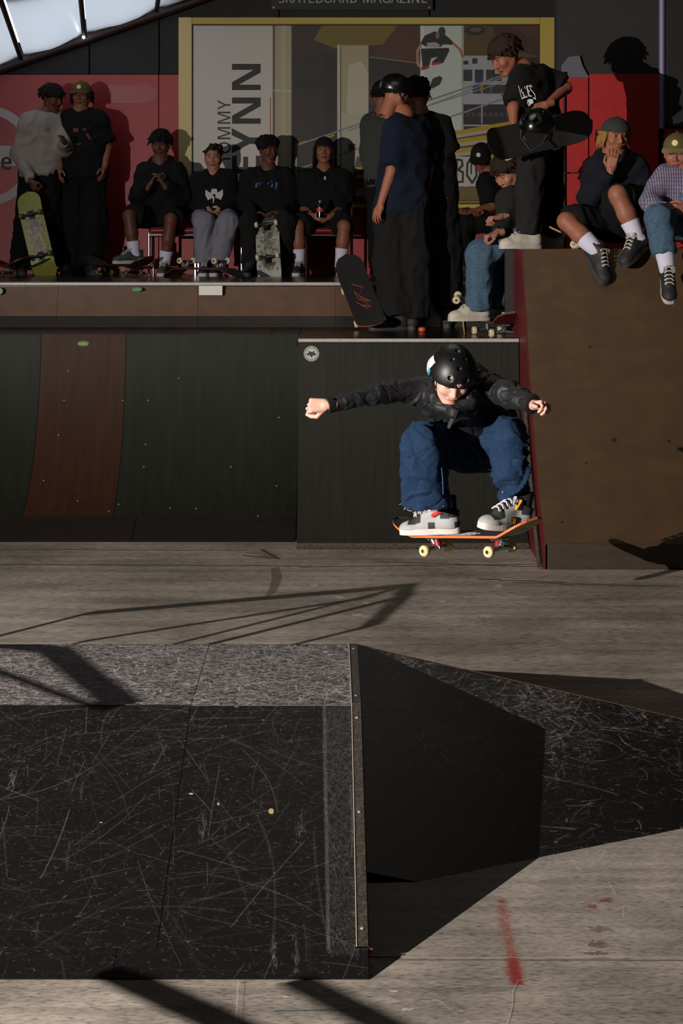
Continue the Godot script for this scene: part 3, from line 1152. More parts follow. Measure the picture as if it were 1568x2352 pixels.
func build_fun_box() -> void:
	var hb := 0.357
	var xr := 0.0937
	var xl := -2.0
	var d0 := 4.475
	var d1 := 5.707
	var d2 := 6.5625
	var t := thing("fun_box", "low scratched black ramp box filling the left foreground", "ramp", Vector3(0, 0, -5.5))
	var th := 0.012
	# side walls under the sheets
	var m := MB.new()
	for x in [xr - 0.006, xl]:
		var ps := PackedVector2Array([Vector2(d0 + 0.02, 0), Vector2(d1, hb - th - 0.002), Vector2(d2, hb - th - 0.002), Vector2(d2 + 1.18, 0)])
		m = MB.new()
		m.prism(ps, 0.0, -0.018 * signf(x), Transform3D(Basis(Vector3(0, 0, -1), Vector3.UP, Vector3.RIGHT), Vector3(x, 0, 0)))
		wpart(m, "side_panel", M.black_frame, t)
	# painted, skated ply: one black paint on every sheet, worn most on top, where bright scuffs also stand for sheen
	var ply_black := Color(0.060, 0.052, 0.052)
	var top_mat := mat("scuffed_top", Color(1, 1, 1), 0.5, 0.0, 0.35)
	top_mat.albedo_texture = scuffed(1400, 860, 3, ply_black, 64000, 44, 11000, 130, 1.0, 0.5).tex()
	var thin := func(_u: float, v: float) -> float: return 0.45 + 0.55 * smoothstep(0.5, 1.0, v)
	var bank := scuffed(1536, 1320, 8, ply_black, 16000, 24, 2800, 560, 0.46, 0.12, thin)
	bank_marks(bank)
	var bank_mat := mat("scuffed_bank", Color(1, 1, 1), 0.5, 0.0, 0.35)
	bank_mat.albedo_texture = bank.tex()
	var bx0 := -1.42
	var bu := func(x: float) -> float: return (x - bx0) / (xr - bx0)
	var up := Vector3(0, hb, -(d1 - d0))
	var base := Vector3(0, -th, 0)
	var xs := wx(439, 5.707)
	var v0 := 0.0
	var vs := 0.093
	var xp := (258.0 - VX) * 4.475 / F
	# transition strip at the foot, then the two bank sheets
	var strips := [[xl, xp, 0.0, vs], [xp, xr, 0.0, vs], [xl, xs, vs, 1.0], [xs, xr - 0.03, vs, 1.0]]
	for s in strips:
		var a: Vector3 = Vector3(s[0], 0, -d0) + up * s[2] + base
		var b: Vector3 = Vector3(s[1], 0, -d0) + up * s[2] + base
		m = sheet_box(a, b, up * (s[3] - s[2]), th + (0.002 if s[2] == 0.0 else 0.0), Vector2(bu.call(s[0]), s[2]), Vector2(bu.call(s[1]), s[3]))
		wpart(m, "bank_sheet" if s[2] > 0.0 else "foot_plate", bank_mat, t)
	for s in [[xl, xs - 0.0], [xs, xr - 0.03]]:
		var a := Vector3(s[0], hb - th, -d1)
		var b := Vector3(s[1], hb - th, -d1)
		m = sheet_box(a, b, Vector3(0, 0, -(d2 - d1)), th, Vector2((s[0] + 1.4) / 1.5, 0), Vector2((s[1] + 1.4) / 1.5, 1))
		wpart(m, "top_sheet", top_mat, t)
	var back := sheet_box(Vector3(xl, hb - th, -d2), Vector3(xr, hb - th, -d2), Vector3(0, -hb + th, -1.2), th, Vector2(0, 0), Vector2(1, 1))
	wpart(back, "back_sheet", bank_mat, t)
	# steel angle along the right-hand edge
	var steel: Material = M.rust_steel
	for s in [[Vector3(0, vs * hb, -d0 - vs * (d1 - d0)), Vector3(0, hb, -d1)], [Vector3(0, hb, -d1), Vector3(0, hb, -d2)]]:
		m = MB.new()
		var a: Vector3 = s[0]
		var b: Vector3 = s[1]
		var dirv := (b - a).normalized()
		var bs := Basis(Vector3.RIGHT, dirv.cross(Vector3.RIGHT).normalized() * -1.0, -dirv)
		if bs.y.y < 0.0:
			bs.y = -bs.y
		bs.z = bs.x.cross(bs.y)
		var mid := (a + b) / 2
		m.box(Transform3D(bs, mid + Vector3(xr - 0.014, 0, 0) + bs.y * 0.002), Vector3(0.030, 0.004, (b - a).length() - 0.002), 0.0015)
		m.box(Transform3D(bs, mid + Vector3(xr + 0.0005, 0, 0) - bs.y * 0.013), Vector3(0.004, 0.030, (b - a).length() - 0.002), 0.0015)
		var ang := wpart(m, "edge_angle", steel, t, "worn steel angle edge")
		m = MB.new()
		m.box(Transform3D(bs, mid + Vector3(xr - 0.0292, 0, 0) + bs.y * 0.003), Vector3(0.0022, 0.005, (b - a).length() - 0.002), 0.0006)
		wpart(m, "highlight_strip", mat("edge_highlight", Color(0.80, 0.77, 0.72), 0.4, 0.3), ang)  # pale strip stands for the highlight along the cut edge of the sheet
		for q in ([0.06, 0.5, 0.93] if (b - a).length() > 1.0 else [0.12, 0.9]):
			m = MB.new()
			var at := a.lerp(b, q) + Vector3(xr - 0.014, 0, 0) + bs.y * 0.004
			m.lathe([Vector2(0, 0.002), Vector2(0.004, 0.0015), Vector2(0.0055, 0)], Transform3D(Basis(bs.x, bs.y, bs.z), at), 8)
			wpart(m, "screw_head", M.steel, ang)
	m = MB.new()
	m.cube(Vector3(xr - 0.006, vs * hb - 0.006, -d0 - vs * (d1 - d0) + 0.004), Vector3(0.034, 0.010, 0.006), 0.001)
	wpart(m, "rusty_lip", mat("orange_rust", Color(0.55, 0.23, 0.07), 0.7), t, "orange rusty end of the steel edge")
	# three-cornered bank running off to the right from the box
	var h := thing("hip_bank", "triangular scratched black bank sloping right from the ramp box", "ramp", Vector3(1.0, 0, -5.9))
	var A := Vector3(xr + 0.004, hb, -d2)
	var B := ground(2157, 1786)
	var C := ground(965, 2027)
	var Dd := ground(850, 2022)
	Dd.x = xr + 0.004
	var nn := (B - A).cross(C - A).normalized()
	if nn.y < 0.0:
		nn = -nn
	var fp := Plane(nn, A)
	var K := fp.intersects_ray(Vector3(Dd.x, 2, Dd.z), Vector3.DOWN) as Vector3
	var hip_dens := func(u: float, v: float) -> float: return clampf(0.12 + 0.95 * smoothstep(0.1, 0.5, v) * (1.0 - 0.55 * smoothstep(0.72, 0.9, v)), 0.0, 1.0) * (0.30 + 0.70 * clampf(0.5 + 1.4 * noise.get_noise_2d(u * 5.0, v * 4.0), 0.0, 1.0))
	var hip := scuffed(1400, 1100, 17, ply_black, 36000, 34, 16000, 170, 0.66, 1.2, hip_dens)
	var hm := mat("scuffed_hip", Color(1, 1, 1), 0.5, 0.0, 0.35)
	hm.albedo_texture = hip.tex()
	m = MB.new()
	var i0 := m.v.size()
	var e1 := (B - C).normalized()
	var e2 := nn.cross(e1)
	if e2.y < 0.0:
		e2 = -e2
	for p in [A, B, C, K]:
		var rel: Vector3 = p - K
		m.vert(p, nn, Vector2(rel.dot(e1) / 2.3 + 0.02, rel.dot(e2) / 1.5 + 0.05))
	m.tri(i0, i0 + 1, i0 + 2); m.tri(i0, i0 + 2, i0 + 3)
	wpart(m, "ply_face", hm, h)
	m = MB.new()
	var dn := -nn * 0.011
	m.quad(A, B, B + dn, A + dn, Vector2.ZERO, Vector2.ZERO, Vector2.ZERO, Vector2.ZERO, Vector3(0, 0.3, -1))
	var ed := (B - A).normalized()
	# worn bare-wood line along the ridge
	var w1 := ed.cross(nn).normalized() * 0.006
	if w1.z > 0.0:
		w1 = -w1
	m.quad(A + ed * 0.05, B, B - w1 + nn * 0.0006, A + ed * 0.05 - w1 + nn * 0.0006, Vector2.ZERO, Vector2.ZERO, Vector2.ZERO, Vector2.ZERO, nn)
	wpart(m, "ply_rim", M.ply_edge, h, "bare wood edge along the ridge")
	m = MB.new()
	m.face([A + dn, B + dn, Vector3(A.x, 0, A.z)], Vector3(0, 0, -1))
	m.face([A + dn, Vector3(A.x, 0, A.z), K + dn], Vector3(-1, 0, 0))
	wpart(m, "frame", M.black_frame, h)


func bank_marks(p: Pic) -> void:
	# the long wheel marks, chips to bare wood and the cleaner strip beside the edge that the photograph shows
	var w := p.w
	var h := p.h
	var g := Color(0.42, 0.40, 0.39)
	# v grows up the bank (row 0 is the foot)
	var q := func(px: float, py: float) -> Vector2:
		var o := Vector3(0, EYE, 0)
		var dirv := spot(px, py, 1.0) - o
		var a := Vector3(0, 0, -4.475)
		var nn := Vector3(0, 1.232, 0.357).normalized()
		var tt := nn.dot(a - o) / nn.dot(dirv)
		var hit := o + dirv * tt
		return Vector2((hit.x + 1.42) / (0.0937 + 1.42) * w, (-hit.z - 4.475) / 1.232 * h)
	var marks := [
		[3, 0.42, [[558, 2062], [600, 2090], [640, 2120], [675, 2150]]], [7, 0.30, [[380, 2095], [400, 2140], [440, 2190], [470, 2240]]],
		[5, 0.38, [[480, 1920], [520, 1960], [555, 2030], [575, 2125]]], [5, 0.45, [[590, 1870], [620, 1950], [632, 2060], [625, 2190]]],
		[3, 0.55, [[408, 2088], [450, 2105], [520, 2120], [578, 2132]]], [2, 0.5, [[485, 1920], [540, 1865], [600, 1830], [640, 1790], [690, 1690]]],
		[4, 0.35, [[0, 1900], [60, 1925], [90, 1960], [150, 1975], [200, 1990]]], [3, 0.30, [[0, 1720], [120, 1770], [260, 1870], [350, 1920], [380, 1960]]],
		[2, 0.4, [[60, 1760], [180, 1800], [300, 1830]]], [2, 0.35, [[0, 1690], [150, 1745], [330, 1800], [420, 1825]]], [3, 0.3, [[360, 1660], [380, 1740], [400, 1830], [395, 2000]]],
		[2, 0.35, [[210, 2100], [300, 2030], [400, 1930], [480, 1850]]], [2, 0.3, [[60, 2140], [150, 2060], [240, 1990]]], [2, 0.55, [[630, 2076], [710, 2080]]], [2, 0.45, [[400, 2062], [740, 2064]]],
		[4, 0.30, [[695, 1690], [680, 1720], [650, 1765]]], [2, 0.4, [[745, 1800], [760, 1930], [805, 1990]]], [2, 0.4, [[760, 1700], [785, 1740], [800, 1760]]],
		[3, 0.3, [[130, 1660], [210, 1700], [330, 1730]]], [2, 0.35, [[250, 1700], [380, 1690], [470, 1665]]], [2, 0.3, [[320, 2010], [390, 2100], [440, 2180]]], [3, 0.25, [[0, 2050], [90, 2020], [180, 1950], [260, 1850]]]]
	var rr := RandomNumberGenerator.new()
	rr.seed = 4
	for k in marks:
		var ps := []
		for e in k[2]:
			ps.append(q.call(e[0], e[1]))
		var sm := []
		for j in ps.size() - 1:
			for s in 6:
				var tt := s / 6.0
				sm.append(ps[j].cubic_interpolate(ps[j + 1], ps[maxi(j - 1, 0)], ps[mini(j + 2, ps.size() - 1)], tt))
		sm.append(ps[-1])
		for lay in 3 + int(k[0]):                # rubbed rubber: several broken strokes side by side
			var sh := Vector2(rr.randfn(0, k[0] * 0.8), rr.randfn(0, k[0] * 0.5))
			for j in sm.size() - 1:
				if rr.randf() < 0.72:
					p.line(sm[j] + sh, sm[j + 1] + sh, 1, g, k[1] * rr.randf_range(0.25, 0.75))
	# rubbed strip along the edge, with its pale border
	var r := RandomNumberGenerator.new()
	r.seed = 77
	for i in 9000:
		var v := r.randf()
		var x := lerpf(742, 806, 0.0) 
		var c: Vector2 = (q.call(742, 1618) as Vector2).lerp(q.call(752, 2190), v)
		var e: Vector2 = (q.call(806, 1618) as Vector2).lerp(q.call(826, 2195), v)
		var s := c.lerp(e, r.randf())
		p.line(s, s + Vector2(r.randf_range(-7, 7), r.randf_range(-18, 18)), 1, Color(0.38, 0.36, 0.34), 0.30)
	for i in 3:
		p.line(q.call(742 + i * 3, 1618), q.call(752 + i * 3, 2180), 3, g, 0.18)
	for k in [[622, 1862, 8, 14], [437, 1822, 7, 5], [500, 1845, 3, 8], [232, 1888, 4, 3], [542, 1622, 7, 2], [603, 1652, 3, 2]]:
		var c: Vector2 = q.call(k[0], k[1])
		p.disc(c.x, c.y, k[2], k[3], Color(0.72, 0.62, 0.46), 0.9)
		p.disc(c.x + 3, c.y - k[3] * 0.6, k[2] * 0.5, k[3] * 0.5, Color(0.72, 0.62, 0.46), 0.8)
	for e in [[690, 1900, 16, 70], [465, 1900, 12, 40], [680, 2190, 10, 60], [630, 2190, 9, 60], [30, 1790, 10, 30]]:
		for i in 60:
			var c: Vector2 = q.call(e[0] + r.randfn(0, e[2] * 0.4), e[1] + r.randfn(0, e[3] * 0.4))
			p.line(c, c + Vector2(r.randf_range(-3, 3), r.randf_range(-26, 26)), 3, g, 0.10)


# ---------------------------------------------------------------- ramps along the back
# curved ply from a (depth, height) profile, between x0 and x1
func curved(pr: Array, x0: float, x1: float, thick := 0.012) -> MB:
	var m := MB.new()
	var rows := []
	var low := []
	var nrm := []
	for i in pr.size():
		var e: Vector2 = pr[mini(i + 1, pr.size() - 1)] - pr[maxi(i - 1, 0)]
		nrm.append(Vector2(-e.y, e.x).normalized())
		var p: Vector2 = pr[i]
		rows.append([Vector3(x0, p.y, -p.x), Vector3(x1, p.y, -p.x)])
	m.sheet(rows, Vector3(0, 1, 1))
	for i in pr.size() - 1:
		for x in [x0, x1]:
			var a: Vector2 = pr[i]
			var b: Vector2 = pr[i + 1]
			var c: Vector2 = b - nrm[i + 1] * thick
			var d: Vector2 = a - nrm[i] * thick
			m.quad(Vector3(x, a.y, -a.x), Vector3(x, b.y, -b.x), Vector3(x, c.y, -c.x), Vector3(x, d.y, -d.x), Vector2.ZERO, Vector2.ZERO, Vector2.ZERO, Vector2.ZERO, Vector3(1 if x == x1 else -1, 0, 0))
	for e in [0, pr.size() - 1]:
		var a: Vector2 = pr[e]
		var d: Vector2 = a - nrm[e] * thick
		m.quad(Vector3(x0, a.y, -a.x), Vector3(x1, a.y, -a.x), Vector3(x1, d.y, -d.x), Vector3(x0, d.y, -d.x), Vector2.ZERO, Vector2.ZERO, Vector2.ZERO, Vector2.ZERO, Vector3(0, -1 if e == 0 else 1, 0))
	return m


func arc(d0: float, y0: float, d1: float, y1: float, a0: float, a1: float, n := 18) -> Array:
	# circular transition from angle a0 to a1 (degrees), stretched to end exactly at d1, y1
	var ps := []
	var A := deg_to_rad(a0)
	var B := deg_to_rad(a1)
	for k in n + 1:
		var a := lerpf(A, B, float(k) / n)
		ps.append(Vector2(d0 + (d1 - d0) * (sin(a) - sin(A)) / (sin(B) - sin(A)), y0 + (y1 - y0) * (cos(A) - cos(a)) / (cos(A) - cos(B))))
	return ps


func sticker(m: MB, called: String, label: String, category: String, mm: Material) -> MeshInstance3D:
	var o := part(m, called, mm, self)
	meta(o, label, category)
	return o


func build_back_ramps() -> void:
	var h1 := 1.185
	var h2 := 1.494
	# left quarter pipe, green sheets with one brown
	var t := thing("quarter_pipe", "long dark green quarter pipe with one brown sheet on the left", "ramp", Vector3(-2.5, 0, -11.5))
	var xr := -0.2135
	var low := arc(10.94, 0.0, 11.30, 0.10, 11, 20, 6)
	var pr := arc(11.30, 0.10, 12.03, h1, 20, 84, 18)
	for q in [[-5.6, -3.1], [-3.1, -1.2], [-1.2, xr]]:
		wpart(curved(low, q[0] + 0.002, q[1] - 0.002), "foot_plate", M.kick_plate, t, "dark plate at the foot of the ramp")
	for q in [[-5.6, -3.13, 0], [-3.13, -1.906, 0], [-1.906, -1.3475, 1], [-1.3475, xr, 0]]:
		wpart(curved(pr, q[0] + 0.0015, q[1] - 0.0015), "ramp_sheet", M.brown_ply if q[2] else M.green_ply, t, "dark brown ply sheet" if q[2] else "")
	# screws and chips
	for q in [[156, 855], [147, 920], [100, 1105], [134, 1000], [282, 920], [340, 920], [410, 870], [334, 1022], [530, 1073], [330, 1073], [178, 1152], [250, 1175], [272, 1160], [390, 1168], [450, 1170], [635, 1117], [592, 1190], [640, 960]]:
		var at := profile_hit(pr, q[0], q[1])
		var m := MB.new()
		m.lathe([Vector2(0, 0.0015), Vector2(0.005, 0.001), Vector2(0.006, -0.002)], Transform3D(Basis(Vector3.RIGHT, 1.1), at), 8)
		wpart(m, "screw_head", M.ply_edge, t)
	# side walls and platform on top of it
	var deck := thing("lower_platform", "dark glossy platform deck above the green quarter pipe", "platform", Vector3(-2.5, 0, -12.6))
	for q in [[-5.6, -2.4, 12.045], [-2.4, -0.95 + 0.55, 12.045], [-0.4, xr, 12.045], [xr, 1.16, 11.34]]:
		var m := MB.new()
		m.cube(Vector3((q[0] + q[1]) / 2, h1 - 0.02, -(q[2] + 13.05) / 2), Vector3(q[1] - q[0] - 0.003, 0.04, 13.05 - q[2]), 0.002)
		wpart(m, "deck_board", M.deck_ply, deck)
	var m := MB.new()
	m.cube(Vector3(-2.2, (h1 - 0.05) / 2, -12.6), Vector3(6.6, h1 - 0.05, 0.5))
	wpart(m, "frame", M.black_frame, deck)
	# right quarter pipe with steel coping
	var qt := thing("quarter_pipe", "narrow dark quarter pipe with bright coping behind the skater", "ramp", Vector3(0.47, 0, -11.0))
	var xa := wx(685, 11.32)
	var xb := 1.159
	var ql := arc(10.68, 0.0, 10.72, 0.03, 10, 33, 3)
	var qp := arc(10.72, 0.03, 11.30, h1 - 0.015, 35, 88, 18)
	wpart(curved(ql, xa, xb), "foot_plate", M.rust_steel, qt, "steel plate at the foot")
	for q in [[xa, wx(1000, 11.3)], [wx(1000, 11.3), xb]]:
		wpart(curved(qp, q[0] + 0.001, q[1] - 0.001), "ramp_sheet", M.quarter_ply, qt)
	for x in [xa, xb - 0.014]:
		m = MB.new()
		var ps := PackedVector2Array()
		for k in qp.size():
			ps.append(Vector2(qp[k].x + 0.014, qp[k].y - 0.012))
		ps.append(Vector2(11.9, h1 - 0.05)); ps.append(Vector2(11.9, 0.0)); ps.append(Vector2(10.74, 0.0))
		m.prism(ps, 0.0, 0.014, Transform3D(Basis(Vector3(0, 0, -1), Vector3.UP, Vector3.RIGHT), Vector3(x, 0, 0)))
		wpart(m, "side_panel", M.black_frame, qt)
	m = MB.new()
	var ycop := wy(782, 11.30)
	m.tube([Vector3(xa, ycop, -11.30), Vector3(xb, ycop, -11.30)], 0.0125, 14)
	wpart(m, "coping", M.steel, qt, "bright steel coping tube")
	# step up to the upper platform: brown riser, coping, dark foot strip
	var up := thing("upper_platform", "upper spectator platform with brown riser and steel edge", "platform", Vector3(-1.5, 0, -14.5))
	var D := 13.06
	for q in [[-900, -190], [-190, 133], [133, 455], [455, 770], [770, 985], [985, 1300]]:
		var pr2 := [Vector2(D - 0.06, 1.265), Vector2(D - 0.03, 1.36), Vector2(D, h2 - 0.02)]
		wpart(curved(pr2, wx(q[0], D) + 0.001, wx(q[1], D) - 0.001), "riser_sheet", M.riser_brown, up, "brown riser sheet")
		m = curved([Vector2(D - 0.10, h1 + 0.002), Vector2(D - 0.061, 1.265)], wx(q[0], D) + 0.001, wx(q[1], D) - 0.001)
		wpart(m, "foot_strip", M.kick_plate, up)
	for q in [[-900, 60], [60, 560], [560, 1300]]:
		m = MB.new()
		m.cube(Vector3((wx(q[0], D) + wx(q[1], D)) / 2, h2 - 0.02, -(D + 0.01 + 16.75) / 2), Vector3(wx(q[1], D) - wx(q[0], D) - 0.003, 0.04, 16.75 - D - 0.01), 0.002)
		wpart(m, "deck_board", M.deck_ply, up)
	m = MB.new()
	m.tube([Vector3(wx(-900, D), h2 - 0.002, -D), Vector3(wx(1190, D), h2 - 0.002, -D)], 0.014, 12)
	wpart(m, "coping", M.steel, up, "steel edge tube")
	m = MB.new()
	m.cube(Vector3(-2.25, 0.7, -14.9), Vector3(6.6, 1.4, 3.5))
	wpart(m, "frame", M.black_frame, up)
	# stickers
	var sd := D - 0.035
	sticker(plate(wx(457, sd), wx(511, sd), wy(678, sd), wy(656, sd), sd - 0.02, 0.004), "sticker", "blank pale grey label stuck on the brown riser", "sticker", M.white_plain)
	for q in [[304, 327, 660, 669, "small green oval sticker on the riser under the bench", Color(0.10, 0.42, 0.10)], [-14, 8, 660, 677, "yellow-green sticker on the riser at the left frame edge", Color(0.34, 0.42, 0.06)]]:
		sticker(oval(wx((q[0] + q[1]) / 2.0, sd), wy((q[2] + q[3]) / 2.0, sd), (q[1] - q[0]) / 2.0 * sd / F, (q[3] - q[2]) / 2.0 * sd / F, sd - 0.022), "sticker", q[4], "sticker", mat("sticker_%d" % q[0], q[5], 0.5))
	# sticker with yellow letters on the brown sheet
	var yo := thing("sticker", "green sticker with small yellow letters on the brown ramp sheet", "sticker", profile_hit(pr, 191, 790))
	var bas := Basis(Vector3.RIGHT, -0.22)
	m = MB.new()
	var ov := PackedVector2Array()
	for k in 20:
		var a := TAU * k / 20.0
		ov.append(Vector2(cos(a) * 0.040, sin(a) * 0.019))
	m.prism(ov, 0.001, 0.0025, Transform3D(bas, Vector3.ZERO))
	part(m, "backing", mat("sticker_green", Color(0.10, 0.30, 0.08), 0.5), yo)
	var lt := letters("KING", 0.017, yo.position, mat("sticker_yellow", Color(0.75, 0.65, 0.05), 0.5), yo)
	lt.transform = Transform3D(bas, bas * Vector3(0, -0.002, 0.003))
	# round sticker with a dark star-like mark near the coping
	var so := thing("sticker", "round white sticker with dark spiky emblem on the quarter pipe", "sticker", profile_hit(qp, 715, 815) + Vector3(0, 0, 0.003))
	var rb := Basis(Vector3.RIGHT, -0.10)
	m = MB.new()
	var disc := PackedVector2Array()
	for k in 32:
		disc.append(Vector2(cos(TAU * k / 32.0), sin(TAU * k / 32.0)) * 0.0475)
	m.prism(disc, 0.0, 0.0015, Transform3D(rb, Vector3.ZERO))
	part(m, "backing", mat("sticker_pale", Color(0.60, 0.60, 0.58), 0.5), so)
	m = MB.new()
	for k in 26:                 # ring of small marks like lettering
		var a := TAU * k / 26.0
		m.box(Transform3D(rb * Basis(Vector3.BACK, a), rb * Vector3(cos(a) * 0.040, sin(a) * 0.040, 0.0018)), Vector3(0.006, 0.004 + 0.002 * (k % 3), 0.0008))
	var star := PackedVector2Array()
	for q in [[-0.024, -0.014], [-0.030, 0.004], [-0.019, 0.0], [-0.016, 0.020], [-0.007, 0.008], [0.0, 0.013], [0.007, 0.008], [0.016, 0.020], [0.019, 0.0], [0.030, 0.004], [0.024, -0.014], [0.010, -0.008], [0.0, -0.026], [-0.010, -0.008]]:
		star.append(Vector2(q[0], q[1]))
	m.prism(star, 0.0012, 0.0022, Transform3D(rb, Vector3.ZERO))
	part(m, "emblem", M.black_plain, so)


func oval(x: float, y: float, rx: float, ry: float, d: float) -> MB:
	var m := MB.new()
	var ps := PackedVector2Array()
	for k in 20:
		ps.append(Vector2(x + cos(TAU * k / 20.0) * rx, y + sin(TAU * k / 20.0) * ry))
	m.prism(ps, -d, -d + 0.002)
	return m


# where the line of sight through a pixel meets a ramp profile
func profile_hit(pr: Array, px: float, py: float) -> Vector3:
	for i in pr.size() - 1:
		for s in 8:
			var p: Vector2 = (pr[i] as Vector2).lerp(pr[i + 1], s / 8.0)
			if wy(py, p.x) <= p.y:
				return Vector3(wx(px, p.x), p.y, -p.x)
	return spot(px, py, pr[-1].x)


func build_right_ramp() -> void:
	var t := thing("bank_ramp", "tall brown masonite quarter pipe with red side and deck on the right", "ramp", Vector3(3.0, 0, -10.8))
	var x0 := 1.174
	var x1 := 5.2
	var hy := 1.751
	var pr := [Vector2(10.02, 0.145), Vector2(10.16, 0.26), Vector2(10.34, 0.43), Vector2(10.52, 0.63), Vector2(10.67, 0.82), Vector2(10.82, 1.05), Vector2(10.96, 1.28), Vector2(11.09, 1.52), Vector2(11.2, hy)]
	var fine := []
	for i in pr.size() - 1:
		for s in 4:
			fine.append(pr[i].cubic_interpolate(pr[i + 1], pr[maxi(i - 1, 0)], pr[mini(i + 2, pr.size() - 1)], s / 4.0))
	fine.append(pr[-1])
	for q in [[x0, x0 + 1.22], [x0 + 1.22, x0 + 2.44], [x0 + 2.44, x1]]:
		wpart(curved(fine, q[0] + 0.001, q[1] - 0.001), "ramp_sheet", M.masonite, t)
		wpart(plate(q[0] + 0.012, q[1] - 0.001, 0.0, 0.143, 10.025, 0.012), "kick_board", M.masonite_dark, t, "dark board along the foot")
	# red side, dark posts and the pipe that runs down it
	var ps := PackedVector2Array()
	for p in fine:
		ps.append(Vector2(p.x + 0.012, p.y - 0.004))
	ps.append(Vector2(11.72, hy - 0.004)); ps.append(Vector2(11.72, 0.0)); ps.append(Vector2(10.03, 0.0))
	var m := MB.new()
	m.prism(ps, 0.0, 0.012, Transform3D(Basis(Vector3(0, 0, -1), Vector3.UP, Vector3.RIGHT), Vector3(x0 - 0.010, 0, 0)))
	wpart(m, "side_panel", M.dark_red, t, "dark red side panel")
	m = MB.new()
	m.cube(Vector3(x0 - 0.03, 0.88, -11.74), Vector3(0.06, 1.74, 0.05), 0.004)
	wpart(m, "post", M.black_frame, t)
	m = MB.new()
	var tp := []
	for p in fine:
		if p.y < 1.0:
			tp.append(Vector3(x0 - 0.028, maxf(p.y - 0.13, 0.02), -p.x - 0.03))
	m.tube(tp, 0.014, 8)
	wpart(m, "pipe", M.rust_steel, t, "rusty pipe along the side")
	for q in [[1410, 1013, 0.014], [1535, 1015, 0.010], [1354, 798, 0.008], [1290, 1200, 0.008], [1345, 1065, 0.007]]:
		var at := profile_hit(fine, q[0], q[1])
		m = MB.new()
		m.lathe([Vector2(0, 0.003), Vector2(q[2], 0.002), Vector2(q[2] * 1.1, -0.003)], Transform3D(Basis(Vector3.RIGHT, 0.9), at), 12)
		wpart(m, "bolt_plug", mat("plug_dark", Color(0.10, 0.09, 0.085), 0.5), t)
	for q in [[x0, x0 + 1.22], [x0 + 1.22, x1]]:
		m = MB.new()
		m.cube(Vector3((q[0] + q[1]) / 2, hy - 0.02, -(11.215 + 12.97) / 2), Vector3(q[1] - q[0] - 0.003, 0.04, 12.97 - 11.215), 0.002)
		wpart(m, "deck_board", M.deck_ply, t)
	m = MB.new()
	m.cube(Vector3((x0 + x1) / 2 + 0.03, (hy - 0.05) / 2, -12.35), Vector3(x1 - x0 - 0.06, hy - 0.05, 1.15))
	wpart(m, "frame", M.black_frame, t)


# steel guard rail left of the box, out of the frame: its bars shade the box and the floor
func build_rail() -> void:
	var t := thing("steel_rail", "grey steel tube guard rail left of the ramp box", "rail", Vector3(-3.0, 0, -4.5))
	var p := func(d: float, y: float) -> Vector3: return Vector3(0, y, 4.5 - d)
	var bars := [[[3.909, 1.172], [4.506, 1.105], [4.75, 1.042], 0.011], [[3.909, 1.16], [3.98, 1.146], [4.46, 1.062], [4.75, 1.0], 0.0045], [[5.316, 1.176], [6.10, 0.838], 0.011], [[5.289, 1.145], [5.66, 0.86], 0.007], [[2.5, 1.187], [3.20, 1.001], 0.011], [[2.5, 1.215], [3.06, 1.092], 0.009]]
	for b in bars:
		var ps := []
		for k in b.size() - 1:
			ps.append(p.call(b[k][0], b[k][1]))
		var m := MB.new()
		m.tube(ps, b[-1], 10)
		part(m, "bar", M.rust_steel, t)
	for d in [[5.205, 1.176, 0.010], [5.316, 1.176, 0.008], [4.97, 1.14, 0.008], [6.10, 0.84, 0.010], [5.66, 0.86, 0.007], [4.75, 1.045, 0.010], [2.5, 1.215, 0.010]]:
		var m := MB.new()
		m.tube([p.call(d[0], 0.0), p.call(d[0], d[1])], d[2], 8)
		part(m, "post", M.rust_steel, t)
	var m := MB.new()
	m.tube([p.call(4.97, 1.14), p.call(5.205, 1.17), p.call(5.316, 1.176)], 0.010, 8)
	part(m, "bar", M.rust_steel, t)


